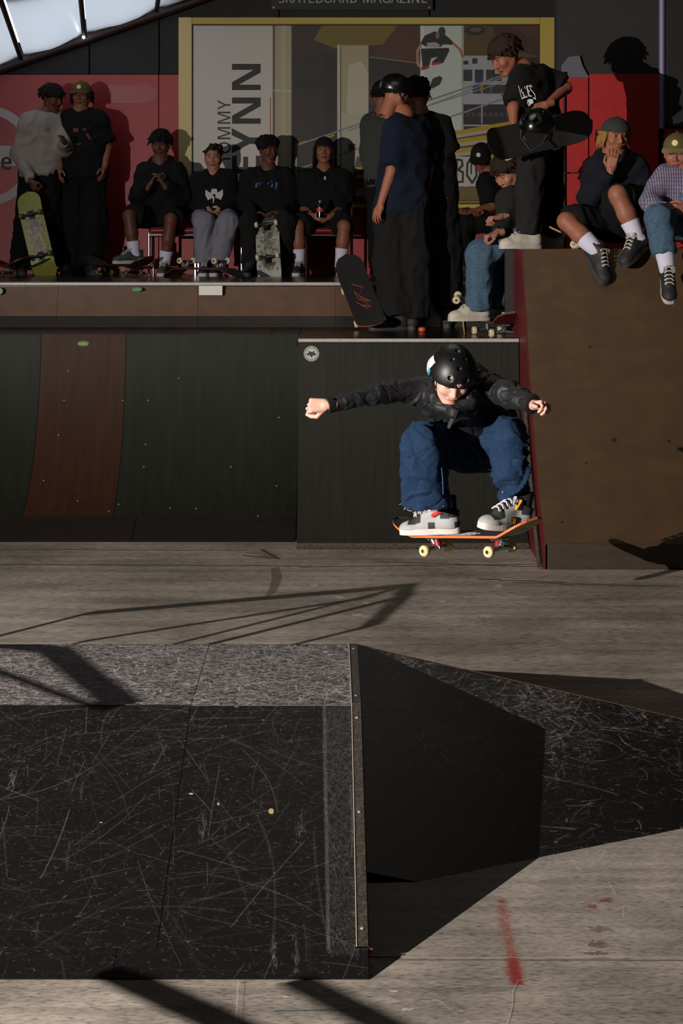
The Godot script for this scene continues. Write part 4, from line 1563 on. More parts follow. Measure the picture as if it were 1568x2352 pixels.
# ---------------------------------------------------------------- big framed print and the banner above it
func build_wall_pictures() -> void:
	var D := 16.72
	var t := thing("poster_board", "large yellow-framed skateboarding poster on the back wall", "poster", Vector3(wx(842, D), 0, -D))
	wpart(plate(wx(410, D), wx(1275, D), wy(478, D), wy(40, D), D, 0.04, 0.003), "backing", mat("poster_back", Color(0.60, 0.53, 0.30), 0.7), t)
	var fr := [[410, 441, 40, 478, "cream"], [1239, 1275, 40, 478, "cream_yellow"], [441, 1239, 40, 56, "cream_yellow"], [441, 1239, 469, 478, "cream_yellow"]]
	for q in fr:
		wpart(plate(wx(q[0], D) + 0.001, wx(q[1], D) - 0.001, wy(q[3], D) + 0.001, wy(q[2], D) - 0.001, D - 0.018, 0.018, 0.003), "frame_strip", M[q[4]], t)
	wpart(plate(wx(441, D), wx(1239, D), wy(469, D), wy(56, D), D - 0.003, 0.003, 0.0), "border", M.black_plain, t)
	var p := Pic.new(1600, 826, Color(0.16, 0.09, 0.07))
	paint_poster(p)
	var m := MB.new()
	var x0 := wx(444, D); var x1 := wx(1236, D); var y0 := wy(466, D); var y1 := wy(59, D)
	m.quad(Vector3(x0, y0, -D + 0.0045), Vector3(x1, y0, -D + 0.0045), Vector3(x1, y1, -D + 0.0045), Vector3(x0, y1, -D + 0.0045), Vector2(0, 1), Vector2(1, 1), Vector2(1, 0), Vector2(0, 0), Vector3.BACK)
	var pm := mat("poster_print", Color(0.86, 0.86, 0.86), 0.55)
	pm.albedo_texture = p.tex()
	wpart(m, "print", pm, t, "printed photo of a skateboarder above a stair rail")
	var ink := mat("poster_ink", Color(0.07, 0.07, 0.075), 0.6)
	# the two names run upwards
	letters("HEYNN", 0.262, Vector3(wx(567, D), wy(309, D), -D + 0.0055), ink, t, PI / 2, true, 1.08)
	letters("TOMMY", 0.118, Vector3(wx(515, D), wy(303, D), -D + 0.0055), ink, t, PI / 2, false, 1.0)
	var b := thing("banner", "black banner with pale lettering above the poster", "sign", Vector3(wx(810, D), 0, -D))
	wpart(plate(wx(622, D), wx(994, D), wy(23, D), wy(-60, D), D, 0.012, 0.002), "cloth", M.black_plain, b)
	letters("SKATEBOARD MAGAZINE", 0.088, Vector3(wx(810, D), wy(-4, D), -D + 0.002), mat("banner_ink", Color(0.58, 0.61, 0.60), 0.6), b, 0.0, false, 1.0)
	for x in [629, 986]:
		m = MB.new()
		m.lathe([Vector2(0, 0.004), Vector2(0.010, 0.003), Vector2(0.012, 0)], Transform3D(Basis(Vector3.RIGHT, PI / 2), Vector3(wx(x, D), wy(17, D), -D)), 12)
		wpart(m, "eyelet", mat("brass", Color(0.62, 0.52, 0.15), 0.35, 0.6), b)


func paint_poster(p: Pic) -> void:
	# coordinates: pixels of the photograph, 444..1236 by 59..466
	var q := func(l: Array) -> Array:
		var r := []
		for e in l:
			r.append(Vector2((e[0] - 444.0) * 2.02, (e[1] - 59.0) * 2.03))
		return r
	var G := func(l: Array, c: Color, a := 1.0): p.poly(q.call(l), c, a)
	var R := func(x0, y0, x1, y1, c: Color, a := 1.0): p.poly(q.call([[x0, y0], [x1, y0], [x1, y1], [x0, y1]]), c, a)
	var L := func(l: Array, w: float, c: Color, a := 1.0): p.path(q.call(l), w, c, a)
	R.call(443, 57, 626, 470, Color(0.80, 0.77, 0.74))
	R.call(626, 57, 631, 470, Color(0.35, 0.30, 0.24))
	R.call(631, 57, 669, 470, Color(0.67, 0.63, 0.50))
	R.call(646, 57, 656, 470, Color(0.72, 0.68, 0.56))
	L.call([[621, 225], [621, 310]], 5, Color(0.62, 0.36, 0.08))
	L.call([[630, 208], [668, 209]], 6, Color(0.74, 0.72, 0.68))
	# ceiling with lamp glow
	R.call(669, 57, 966, 200, Color(0.20, 0.115, 0.085))
	G.call([[740, 57], [915, 57], [880, 103], [800, 108], [770, 112], [720, 92]], Color(0.44, 0.38, 0.07))
	G.call([[915, 57], [966, 57], [966, 148], [850, 132], [880, 100]], Color(0.30, 0.15, 0.07))
	G.call([[848, 130], [966, 146], [966, 280], [848, 280]], Color(0.10, 0.075, 0.07))
	L.call([[850, 131], [966, 146]], 5, Color(0.5, 0.42, 0.33))
	R.call(669, 120, 775, 470, Color(0.13, 0.08, 0.075))
	R.call(745, 130, 775, 400, Color(0.07, 0.055, 0.06))
	for k in 40:
		L.call([[672 + k * 1.8, 225], [672 + k * 1.8, 370]], 1, Color(0.26, 0.15, 0.14), 0.5)
	R.call(672, 178, 770, 200, Color(0.06, 0.05, 0.06))
	R.call(774, 103, 781, 380, Color(0.74, 0.72, 0.64))
	R.call(783, 104, 846, 360, Color(0.66, 0.62, 0.48))
	G.call([[800, 150], [830, 140], [846, 170], [846, 260], [815, 290], [795, 250]], Color(0.74, 0.71, 0.62))
	R.call(783, 260, 846, 400, Color(0.70, 0.68, 0.60))
	R.call(846, 190, 870, 240, Color(0.30, 0.09, 0.07))
	# white pillar
	R.call(965, 52, 1065, 300, Color(0.74, 0.77, 0.73))
	R.call(965, 52, 974, 300, Color(0.80, 0.82, 0.80))
	R.call(1060, 52, 1065, 300, Color(0.6, 0.62, 0.58))
	# right: brown vault and facade
	R.call(1065, 52, 1240, 132, Color(0.33, 0.245, 0.075))
	G.call([[1125, 52], [1240, 52], [1240, 130], [1150, 110]], Color(0.25, 0.125, 0.085))
	G.call([[1160, 52], [1240, 52], [1240, 100]], Color(0.31, 0.17, 0.08))
	p.disc((1090 - 444) * 2.02, (70 - 59) * 2.03, 48, 22, Color(0.14, 0.08, 0.07))
	p.disc((1092 - 444) * 2.02, (68 - 59) * 2.03, 28, 10, Color(0.40, 0.30, 0.27))
	R.call(1063, 128, 1180, 290, Color(0.62, 0.64, 0.65))
	for k in 3:
		R.call(1064 + k * 26, 160, 1084 + k * 26, 186, Color(0.16, 0.16, 0.17))
	R.call(1091, 178, 1108, 190, Color(0.05, 0.17, 0.45))
	R.call(1130, 170, 1152, 186, Color(0.14, 0.14, 0.15))
	R.call(1085, 195, 1240, 215, Color(0.20, 0.17, 0.19))
	R.call(1064, 215, 1120, 240, Color(0.62, 0.63, 0.66))
	R.call(1064, 240, 1240, 286, Color(0.09, 0.08, 0.10))
	for k in 9:
		R.call(1070 + k * 13, 258, 1078 + k * 13, 268, Color(0.32, 0.30, 0.36), 0.7)
	R.call(1064, 140, 1075, 148, Color(0.1, 0.1, 0.1))
	R.call(1084, 134, 1096, 146, Color(0.15, 0.15, 0.16))
	# stairs
	G.call([[820, 360], [1240, 262], [1240, 470], [790, 470]], Color(0.34, 0.25, 0.10))
	for k in 6:
		var y := 282.0 + k * 26.0
		var x := 1240.0
		G.call([[1040 - k * 44, y + 20], [x, y - 16], [x, y - 6], [1036 - k * 44, y + 30]], Color(0.68, 0.55, 0.05))
		G.call([[1036 - k * 44, y + 30], [x, y - 6], [x, y + 3], [1032 - k * 44, y + 38]], Color(0.66, 0.63, 0.57))
	for k in 4:
		R.call(808 + k * 12, 384 + k * 18, 850 + k * 4, 391 + k * 18, Color(0.66, 0.60, 0.10) if k % 2 == 0 else Color(0.70, 0.69, 0.64))
	for k in 14:
		R.call(800 + k * 31, 330 + (k * 53) % 110, 817 + k * 31, 346 + (k * 53) % 110, Color(0.25, 0.17, 0.07), 0.8)
	R.call(836, 425, 870, 460, Color(0.68, 0.66, 0.6))
	R.call(780, 462, 1240, 470, Color(0.55, 0.45, 0.08))
	R.call(1030, 430, 1120, 458, Color(0.42, 0.34, 0.12))
	# rails
	for k in [[680, 334, 1170, 168, 7], [680, 390, 1170, 222, 7], [800, 300, 1165, 186, 5], [990, 240, 1160, 176, 5]]:
		L.call([[k[0], k[1]], [k[2], k[3]]], k[4], Color(0.50, 0.50, 0.52))
	L.call([[680, 330], [680, 400]], 7, Color(0.60, 0.59, 0.56))
	L.call([[680, 356], [680, 332], [700, 325]], 7, Color(0.66, 0.48, 0.08))
	L.call([[738, 320], [766, 311]], 9, Color(0.66, 0.55, 0.06))
	L.call([[1106, 190], [1106, 282]], 6, Color(0.60, 0.60, 0.62))
	L.call([[1106, 192], [1106, 212]], 9, Color(0.66, 0.48, 0.05))
	L.call([[1129, 176], [1126, 222]], 3, Color(0.5, 0.5, 0.52))
	L.call([[1150, 215], [1168, 238]], 9, Color(0.62, 0.38, 0.04))
	# lettered board
	R.call(1037, 360, 1116, 428, Color(0.72, 0.71, 0.68))
	var ink := Color(0.04, 0.04, 0.04)
	L.call([[1042, 366], [1049, 366], [1048, 418], [1041, 418]], 8, ink)
	L.call([[1049, 366], [1060, 368], [1062, 380], [1052, 390], [1063, 396], [1062, 418], [1046, 418]], 8, ink)
	L.call([[1082, 362], [1073, 376], [1072, 402], [1084, 420], [1094, 404], [1092, 374], [1082, 362]], 8, ink)
	L.call([[1082, 378], [1082, 398]], 6, ink)
	L.call([[1102, 418], [1108, 400], [1114, 418]], 7, ink)
	# the printed skater
	var bk := Color(0.055, 0.055, 0.06)
	G.call([[965, 100], [975, 82], [998, 72], [1022, 80], [1040, 96], [1040, 103], [1018, 102], [1012, 108], [978, 107]], bk)
	G.call([[980, 98], [1000, 97], [1012, 104], [1002, 110], [980, 108]], Color(0.62, 0.60, 0.62))
	G.call([[966, 112], [1030, 110], [1032, 116], [1018, 144], [996, 150], [992, 142], [1006, 130], [990, 134], [984, 156], [970, 154]], bk)
	p.disc((1014 - 444) * 2.02, (73 - 59) * 2.03, 17, 23, Color(0.05, 0.17, 0.19))
	p.disc((1004 - 444) * 2.02, (81 - 59) * 2.03, 9, 16, Color(0.62, 0.36, 0.26))
	L.call([[966, 104], [958, 118], [959, 146], [962, 152]], 11, Color(0.68, 0.52, 0.44))
	L.call([[1041, 100], [1056, 114], [1062, 130]], 9, Color(0.68, 0.34, 0.20))
	L.call([[970, 158], [982, 154]], 12, Color(0.62, 0.08, 0.12))
	L.call([[994, 147], [1008, 145]], 11, Color(0.68, 0.08, 0.12))
	G.call([[987, 196], [994, 180], [1010, 174], [1016, 180], [1010, 194], [992, 204]], Color(0.13, 0.13, 0.17))


# ---------------------------------------------------------------- pieces of people, made once in their own axes
var heads := {}
var hands := {}
var hairs := {}
var shoe_upper: MB
var shoe_sole: MB
var shoe_lace: MB


# head: origin between the ears, y up, face towards +z
func head_mb(cell: float, lids := false) -> MB:
	var s := SD.new(Vector3(-0.105, -0.185, -0.125), Vector3(0.105, 0.135, 0.135), cell)
	s.ell(Vector3(0, 0.034, -0.014), Vector3(0.076, 0.083, 0.096), 0.02)
	s.ell(Vector3(0, -0.022, 0.022), Vector3(0.064, 0.085, 0.066), 0.03)
	for x in [-1.0, 1.0]:
		s.cap(Vector3(x * 0.052, -0.040, 0.0), Vector3(x * 0.020, -0.094, 0.052), 0.022, 0.017, 0.02)
		s.ell(Vector3(x * 0.040, -0.020, 0.060), Vector3(0.024, 0.022, 0.022), 0.02)
	s.ell(Vector3(0, -0.096, 0.060), Vector3(0.022, 0.018, 0.018), 0.018)
	s.cap(Vector3(-0.034, 0.032, 0.076), Vector3(0.034, 0.032, 0.076), 0.012, 0.012, 0.016)
	for x in [-1.0, 1.0]:
		s.ell(Vector3(x * 0.031, 0.010, 0.098), Vector3(0.020, 0.013, 0.018), 0.012, Basis.IDENTITY, -1.0)
		s.ell(Vector3(x * 0.031, 0.010, 0.074), Vector3(0.014, 0.0115, 0.0125), 0.003)
	s.cap(Vector3(0, 0.018, 0.082), Vector3(0, -0.026, 0.100), 0.0075, 0.0115, 0.010)
	for x in [-1.0, 1.0]:
		s.ell(Vector3(x * 0.012, -0.031, 0.092), Vector3(0.008, 0.007, 0.010), 0.006)
	s.cap(Vector3(-0.018, -0.058, 0.080), Vector3(0.018, -0.058, 0.080), 0.0055, 0.0055, 0.007)
	s.ell(Vector3(0, -0.057, 0.086), Vector3(0.014, 0.0048, 0.006), 0.005)
	s.ell(Vector3(0, -0.070, 0.084), Vector3(0.014, 0.0062, 0.007), 0.005)
	s.ell(Vector3(0, -0.0635, 0.095), Vector3(0.022, 0.0018, 0.008), 0.003, Basis.IDENTITY, -1.0)
	for x in [-1.0, 1.0]:
		var b := Basis(Vector3.UP, x * 0.4)
		s.ell(Vector3(x * 0.078, -0.004, -0.008), Vector3(0.008, 0.030, 0.018), 0.006, b)
		s.ell(Vector3(x * 0.086, -0.002, -0.003), Vector3(0.006, 0.017, 0.009), 0.005, b, -1.0)
	s.cap(Vector3(0, -0.05, -0.022), Vector3(0, -0.20, -0.032), 0.050, 0.052, 0.03)
	var m := s.build(MB.new())
	for k in m.v.size():
		var p := m.v[k]
		var q := Vector3(absf(p.x), p.y, p.z)
		var c := Color(1, 1, 1)
		if q.z > 0.06 and absf(p.y + 0.0635) < 0.012 and q.x < 0.022 - absf(p.y + 0.0635) * 0.6:
			c = Color(0.88, 0.58, 0.56)
			if absf(p.y + 0.0635) < 0.002:
				c = Color(0.42, 0.22, 0.2)
		var e := q - Vector3(0.031, 0.010, 0.074)
		if e.length() < 0.0145 and q.z > 0.078 and absf(e.y) < 0.0075:
			if lids:
				c = Color(0.92, 0.86, 0.84) if e.y > -0.004 else Color(0.12, 0.08, 0.07)
			else:
				c = Color(1.1, 1.15, 1.2) if absf(e.x) > 0.0055 else Color(0.06, 0.04, 0.03)
				if absf(e.y) > 0.0058:
					c = Color(0.2, 0.12, 0.1)
		if absf(q.y - 0.031 - 0.004 * sin(q.x * 60.0)) < 0.0042 and q.x > 0.012 and q.x < 0.048 and q.z > 0.05:
			c = Color(0.22, 0.14, 0.11)
		m.c[k] = c
	return m


# hand: wrist at the origin, fingers +x, palm faces +z, thumb +y (a left hand); curl in degrees per joint
func hand_mb(curl: float, spread := 0.06, cell := 0.0034, thumb := 0.6) -> MB:
	var s := SD.new(Vector3(-0.05, -0.065, -0.045), Vector3(0.20, 0.095, 0.12), cell)
	s.cap(Vector3(-0.04, 0, 0), Vector3(0.01, 0, 0), 0.025, 0.024, 0.01)
	for y in [0.027, 0.009, -0.009, -0.026]:
		s.cap(Vector3(0.012, y * 0.62, 0.0), Vector3(0.086 - absf(y - 0.006) * 0.25, y, -0.002), 0.0135, 0.0105, 0.010)
	s.ell(Vector3(0.035, 0.022, 0.010), Vector3(0.028, 0.016, 0.013), 0.01)
	s.ell(Vector3(0.035, -0.020, 0.008), Vector3(0.030, 0.014, 0.011), 0.01)
	var len := [0.068, 0.076, 0.070, 0.055]
	var ys := [0.028, 0.009, -0.010, -0.027]
	for f in 4:
		var p := Vector3(0.084 - absf(ys[f] - 0.006) * 0.25, ys[f], -0.002)
		var a := deg_to_rad(curl * (0.75 + 0.08 * f))
		var side: float = (1.5 - f) * spread
		var r := 0.0090 - 0.0005 * f
		for g in 3:
			var dirv := Vector3(cos(a), sin(side) * cos(a), sin(a)).normalized()
			var q: Vector3 = p + dirv * len[f] * [0.45, 0.30, 0.25][g]
			s.cap(p, q, r, r * 0.92, 0.003)
			p = q
			r *= 0.93
			a += deg_to_rad(curl * [1.0, 0.8, 0.6][g])
	var t0 := Vector3(0.022, 0.024, 0.008)
	var t1 := t0 + Vector3(0.028, 0.026, 0.008 + 0.012 * thumb)
	var t2 := t1 + Vector3(0.026, 0.014 - 0.022 * thumb, 0.006 + 0.016 * thumb)
	var t3 := t2 + Vector3(0.020, 0.004 - 0.018 * thumb, 0.002 + 0.008 * thumb)
	s.cap(t0, t1, 0.0125, 0.0105, 0.006)
	s.cap(t1, t2, 0.0105, 0.0095, 0.003)
	s.cap(t2, t3, 0.0095, 0.0080, 0.003)
	return s.build(MB.new())


func hair_mb(kind: String, cell := 0.0075) -> MB:
	var s := SD.new(Vector3(-0.16, -0.30, -0.17), Vector3(0.16, 0.19, 0.16), cell)
	var r := RandomNumberGenerator.new()
	r.seed = hash(kind) % 1000
	var locks := 90
	var drop := 0.035
	var under := kind.ends_with("_cap")
	kind = kind.trim_suffix("_cap")
	match kind:
		"mop":
			s.ell(Vector3(0, 0.045, -0.018), Vector3(0.088, 0.085, 0.104), 0.02)
			drop = 0.06
			locks = 150
		"curly":
			s.ell(Vector3(0, 0.058, -0.016), Vector3(0.096, 0.084, 0.108), 0.02)
			drop = 0.018
		"short":
			s.ell(Vector3(0, 0.040, -0.020), Vector3(0.083, 0.083, 0.100), 0.02)
			drop = 0.02
			locks = 50
		"bun":
			s.ell(Vector3(0, 0.038, -0.020), Vector3(0.082, 0.082, 0.098), 0.02)
			s.ell(Vector3(0.05, 0.095, -0.07), Vector3(0.036, 0.032, 0.036), 0.01)
			drop = 0.006
			locks = 20
		"long", "mid":
			s.ell(Vector3(0, 0.040, -0.020), Vector3(0.086, 0.084, 0.102), 0.02)
			drop = 0.05
	s.ell(Vector3(0, -0.045, 0.085), Vector3(0.064, 0.092 if kind != "bun" else 0.11, 0.085), 0.012, Basis.IDENTITY, -1.0)
	s.ell(Vector3(0, -0.16, 0.0), Vector3(0.14, 0.115, 0.15), 0.01, Basis.IDENTITY, -1.0)
	for k in locks:
		var th := r.randf() * TAU
		var ph := r.randf_range(-0.05, 1.25)
		var o := Vector3(cos(th) * cos(ph), sin(ph), sin(th) * cos(ph))
		if o.z > 0.55 and o.y < 0.30:
			continue
		var p := Vector3(0, 0.045, -0.018) + o * Vector3(0.082, 0.080, 0.098)
		var q := p + o * (r.randf_range(0.012, 0.034) if kind == "mop" else r.randf_range(0.006, 0.022)) + Vector3(r.randfn(0, 0.012), -r.randf_range(0.2, 1.0) * drop, r.randfn(0.004, 0.01))
		if kind == "curly":
			s.ell(p + o * 0.01, Vector3(1, 1, 1) * r.randf_range(0.014, 0.022), 0.006)
		else:
			s.cap(p, q, r.randf_range(0.014, 0.022), 0.004, 0.006)
	if kind == "mop" or kind == "long" or kind == "mid":      # fringe
		for k in 11:
			var x := lerpf(-0.062, 0.062, k / 10.0)
			s.cap(Vector3(x * 0.9, 0.085, 0.058 - x * x * 5.0), Vector3(x * 1.1 + r.randfn(0, 0.006), r.randf_range(0.022, 0.042), 0.100 - x * x * 7.0), 0.018, 0.004, 0.006)
	if kind == "long" or kind == "mid":
		var dn := 0.15 if kind == "long" else 0.035
		for x in [-1.0, 1.0]:
			for k in 6:
				var z := lerpf(-0.08, 0.035, k / 5.0)
				s.cap(Vector3(x * 0.078, 0.03, z), Vector3(x * (0.092 + r.randfn(0, 0.006)), -dn - r.randf() * 0.04, z - 0.01), 0.018, 0.006, 0.008)
		for k in 5:
			s.cap(Vector3(lerpf(-0.06, 0.06, k / 4.0), 0.02, -0.1), Vector3(lerpf(-0.075, 0.075, k / 4.0), -dn - 0.02, -0.085), 0.024, 0.010, 0.012)
	if under:
		s.plane(Vector3(0, 0.036, 0), Vector3.UP)
	var m := s.build(MB.new())
	m.crease(noise, 0.0030, Vector3(55, 14, 55))
	return m


func make_shoe_parts() -> void:
	# shoe: heel at the origin's back, toe +z, sole on y = 0, 0.285 long
	var s := SD.new(Vector3(-0.07, -0.01, -0.11), Vector3(0.07, 0.15, 0.23), 0.006)
	s.cap(Vector3(0, 0.045, -0.035), Vector3(0, 0.050, 0.08), 0.042, 0.044, 0.03)
	s.ell(Vector3(0, 0.030, 0.145), Vector3(0.047, 0.042, 0.062), 0.03)
	s.cap(Vector3(0, 0.06, -0.03), Vector3(0, 0.125, -0.035), 0.042, 0.046, 0.03, false, true)
	s.cap(Vector3(0, 0.10, 0.01), Vector3(0, 0.062, 0.11), 0.030, 0.024, 0.025)
	s.plane(Vector3(0, 0.022, 0), Vector3(0, -1, 0))
	shoe_upper = s.build(MB.new())
	shoe_sole = MB.new()
	var ol := PackedVector2Array()
	for k in 36:
		var a := TAU * k / 36.0
		var z := 0.063 + 0.142 * sin(a)
		var w := 0.047 * pow(absf(cos(a)), 0.55) * signf(cos(a)) * (1.0 + 0.10 * sin(a) - 0.13 * exp(-pow((z - 0.03) / 0.05, 2.0)))
		ol.append(Vector2(w, -z))
	shoe_sole.prism(ol, 0.0, 0.028, Transform3D(Basis(Vector3.RIGHT, -PI / 2), Vector3.ZERO))
	shoe_lace = MB.new()
	for k in 5:
		var z := 0.028 + k * 0.020
		var y := 0.141 - k * 0.0125
		shoe_lace.tube([Vector3(-0.026, y - 0.012, z), Vector3(-0.012, y + 0.001, z + 0.004), Vector3(0.012, y + 0.003, z + 0.008), Vector3(0.026, y - 0.012, z + 0.010)], 0.0038, 6)
		shoe_lace.tube([Vector3(0.026, y - 0.012, z), Vector3(0.012, y + 0.002, z + 0.004), Vector3(-0.012, y + 0.002, z + 0.008), Vector3(-0.026, y - 0.012, z + 0.010)], 0.0038, 6)
	for x in [-1.0, 1.0]:
		shoe_lace.tube([Vector3(0, 0.142, 0.03), Vector3(x * 0.03, 0.147, 0.04), Vector3(x * 0.035, 0.118, 0.055), Vector3(x * 0.012, 0.138, 0.04)], 0.0032, 6)


func cap_parts(t: Node3D, x: Transform3D, mm: Material, brim_mat: Material, turned := 0.0, badge: Material = null) -> void:
	# baseball cap in head axes; turned: brim to the side or back
	var k := Transform3D(Basis(Vector3.UP, turned), Vector3.ZERO)
	var rows := []
	for i in 12:
		var a := lerpf(-0.06, PI / 2, i / 11.0)
		var row := []
		for j in 28:
			var th := TAU * j / 28.0
			row.append(x * (k * Vector3(cos(th) * 0.090 * cos(a), 0.040 + 0.088 * sin(a) * (1.0 + 0.10 * sin(th) * (1.0 - sin(a))), -0.012 + sin(th) * 0.108 * cos(a))))
		rows.append(row)
	var m := MB.new()
	m.sheet(rows, x.basis * Vector3.UP, null, true)
	m.tube([x * (k * Vector3(0, 0.126, -0.012)), x * (k * Vector3(0, 0.134, -0.012))], 0.008, 8)
	var crown := wpart(m, "cap", mm, t)
	m = MB.new()
	for lay in [0.0, 0.004]:
		rows = []
		for i in 7:
			var row := []
			for j in 15:
				var u := lerpf(-1.15, 1.15, j / 14.0)
				var rr := lerpf(0.0, 0.072, i / 6.0) * pow(maxf(cos(u * 1.25), 0.0), 0.5)
				var b := Vector3(sin(u) * 0.089, 0.038, -0.012 + cos(u) * 0.107)
				row.append(x * (k * (b + Vector3(sin(u) * rr * 0.25, -rr * 0.16 - absf(sin(u)) * rr * 0.25 + lay, rr))))
			rows.append(row)
		m.sheet(rows, x.basis * (Vector3.UP if lay > 0.0 else Vector3.DOWN))
	wpart(m, "brim", brim_mat, crown)
	if badge:
		m = MB.new()
		m.lathe([Vector2(0, 0.003), Vector2(0.019, 0.002), Vector2(0.020, -0.004)], x * k * Transform3D(Basis(Vector3.RIGHT, 1.25), Vector3(0, 0.078, 0.086)), 14)
		wpart(m, "badge", badge, crown)


# ---------------------------------------------------------------- skateboard, standing on its wheels, nose +z
var board_cache := {}


func board_rows(y_off: float, shrink: float) -> Array:
	var rows := []
	var L := 0.405 - shrink
	for i in 41:
		var u := lerpf(-1.0, 1.0, i / 40.0)
		var z := u * L
		var w := 0.103 - shrink
		var e := (absf(z) - (L - 0.105)) / 0.105
		if e > 0.0:
			w *= sqrt(maxf(1.0 - e * e, 0.0))
		w = maxf(w, 0.002)
		var kick := maxf(absf(z) - 0.225, 0.0)
		var y := 0.088 + kick * kick * 1.9 / (kick + 0.03) * 0.27
		var row := []
		for j in 13:
			var v := lerpf(-1.0, 1.0, j / 12.0)
			row.append(Vector3(v * w, y + y_off + 0.006 * v * v * (1.0 if kick < 0.01 else 0.5), z))
		rows.append(row)
	return rows


func make_board(called: String, label: String, group: String, x: Transform3D, under: Material, top: Material, edge: Material, wheel: Material, truck: Material, detail := true) -> Node3D:
	var t := thing(called, label, "skateboard", x.origin, group)
	t.transform = x
	if board_cache.is_empty():
		var m := MB.new()
		m.sheet(board_rows(-0.0055, 0.0), Vector3.DOWN)
		board_cache.under = m.mesh()
		m = MB.new()
		m.sheet(board_rows(0.0058, 0.001), Vector3.UP)
		board_cache.top = m.mesh()
		m = MB.new()
		var a := board_rows(-0.0055, 0.0)
		var b := board_rows(0.0055, 0.0)
		var loop := func(r: Array) -> Array:
			var o := []
			for i in r.size(): o.append(r[i][12])
			for i in range(r.size() - 1, -1, -1): o.append(r[i][0])
			return o
		var la: Array = loop.call(a)
		var lb: Array = loop.call(b)
		for i in la.size():
			var j := (i + 1) % la.size()
			var out: Vector3 = (la[i] + la[j]) / 2
			m.quad(la[i], la[j], lb[j], lb[i], Vector2.ZERO, Vector2.ZERO, Vector2.ZERO, Vector2.ZERO, Vector3(out.x, 0, out.z * 0.2))
		board_cache.edge = m.mesh()
		m = MB.new()
		m.lathe([Vector2(0.0, -0.016), Vector2(0.012, -0.016), Vector2(0.014, -0.013), Vector2(0.020, -0.015), Vector2(0.0255, -0.010), Vector2(0.0265, -0.005), Vector2(0.0265, 0.005), Vector2(0.0255, 0.010), Vector2(0.020, 0.015), Vector2(0.014, 0.013), Vector2(0.012, 0.016), Vector2(0, 0.016)], Transform3D(Basis(Vector3.BACK, PI / 2), Vector3.ZERO), 20)
		board_cache.wheel = m.mesh()
		m = MB.new()
		m.lathe([Vector2(0.0, -0.0165), Vector2(0.009, -0.0165), Vector2(0.009, 0.0165), Vector2(0, 0.0165)], Transform3D(Basis(Vector3.BACK, PI / 2), Vector3.ZERO), 12)
		board_cache.core = m.mesh()
		m = MB.new()                    # truck: base plate, hanger, axle, kingpin
		m.cube(Vector3(0, 0.077, 0), Vector3(0.054, 0.010, 0.080), 0.003)
		m.tube([Vector3(-0.064, 0.029, 0), Vector3(-0.03, 0.033, 0), Vector3(0, 0.038, 0), Vector3(0.03, 0.033, 0), Vector3(0.064, 0.029, 0)], [0.009, 0.013, 0.017, 0.013, 0.009], 10)
		m.tube([Vector3(0, 0.037, 0.0), Vector3(0, 0.07, 0.018)], [0.015, 0.014], 10)
		m.tube([Vector3(0, 0.028, -0.022), Vector3(0, 0.075, -0.004)], 0.006, 8)
		m.tube([Vector3(0, 0.040, -0.014), Vector3(0, 0.066, -0.006)], 0.015, 10)
		m.tube([Vector3(-0.102, 0.0265, 0), Vector3(0.102, 0.0265, 0)], 0.004, 8)
		board_cache.truck = m.mesh()
	var add := func(mesh: Mesh, nm: String, mm: Material, par: Node3D, at := Transform3D.IDENTITY) -> MeshInstance3D:
		var o := MeshInstance3D.new()
		o.name = nm
		o.mesh = mesh
		o.material_override = mm
		par.add_child(o, true)
		o.transform = at
		return o
	var deck: MeshInstance3D = add.call(board_cache.under, "deck", under, t)
	add.call(board_cache.edge, "ply_edge", edge, deck)
	add.call(board_cache.top, "grip_tape", top, t)
	for z in [-0.185, 0.185]:
		var tr: MeshInstance3D = add.call(board_cache.truck, "truck", truck, t, Transform3D(Basis(Vector3.UP, 0.0 if z > 0 else PI), Vector3(0, 0, z)))
		for xx in [-0.086, 0.086]:
			var w: MeshInstance3D = add.call(board_cache.wheel, "wheel", wheel, t, Transform3D(Basis.IDENTITY, Vector3(xx, 0.0265, z)))
			if detail:
				add.call(board_cache.core, "bearing", M.chrome, w)
	return t


# basis with y = up-ish axis, z = forward axis
func axes(fwd: Vector3, up: Vector3) -> Basis:
	var z := fwd.normalized()
	var x := up.cross(z).normalized()
	return Basis(x, z.cross(x).normalized(), z)


# ---------------------------------------------------------------- things people brought, and the chairs
func lean(top_px: Array, bottom_px: Array, face: Vector3) -> Transform3D:
	# board whose ends are seen at two pixels (with depths); face: where its top (grip) side looks
	var a := spot(bottom_px[0], bottom_px[1], bottom_px[2])
	var b := spot(top_px[0], top_px[1], top_px[2])
	var z := (b - a).normalized()
	var y := (face - z * face.dot(z)).normalized()
	return Transform3D(Basis(y.cross(z), y, z), (a + b) / 2 - y * 0.088)


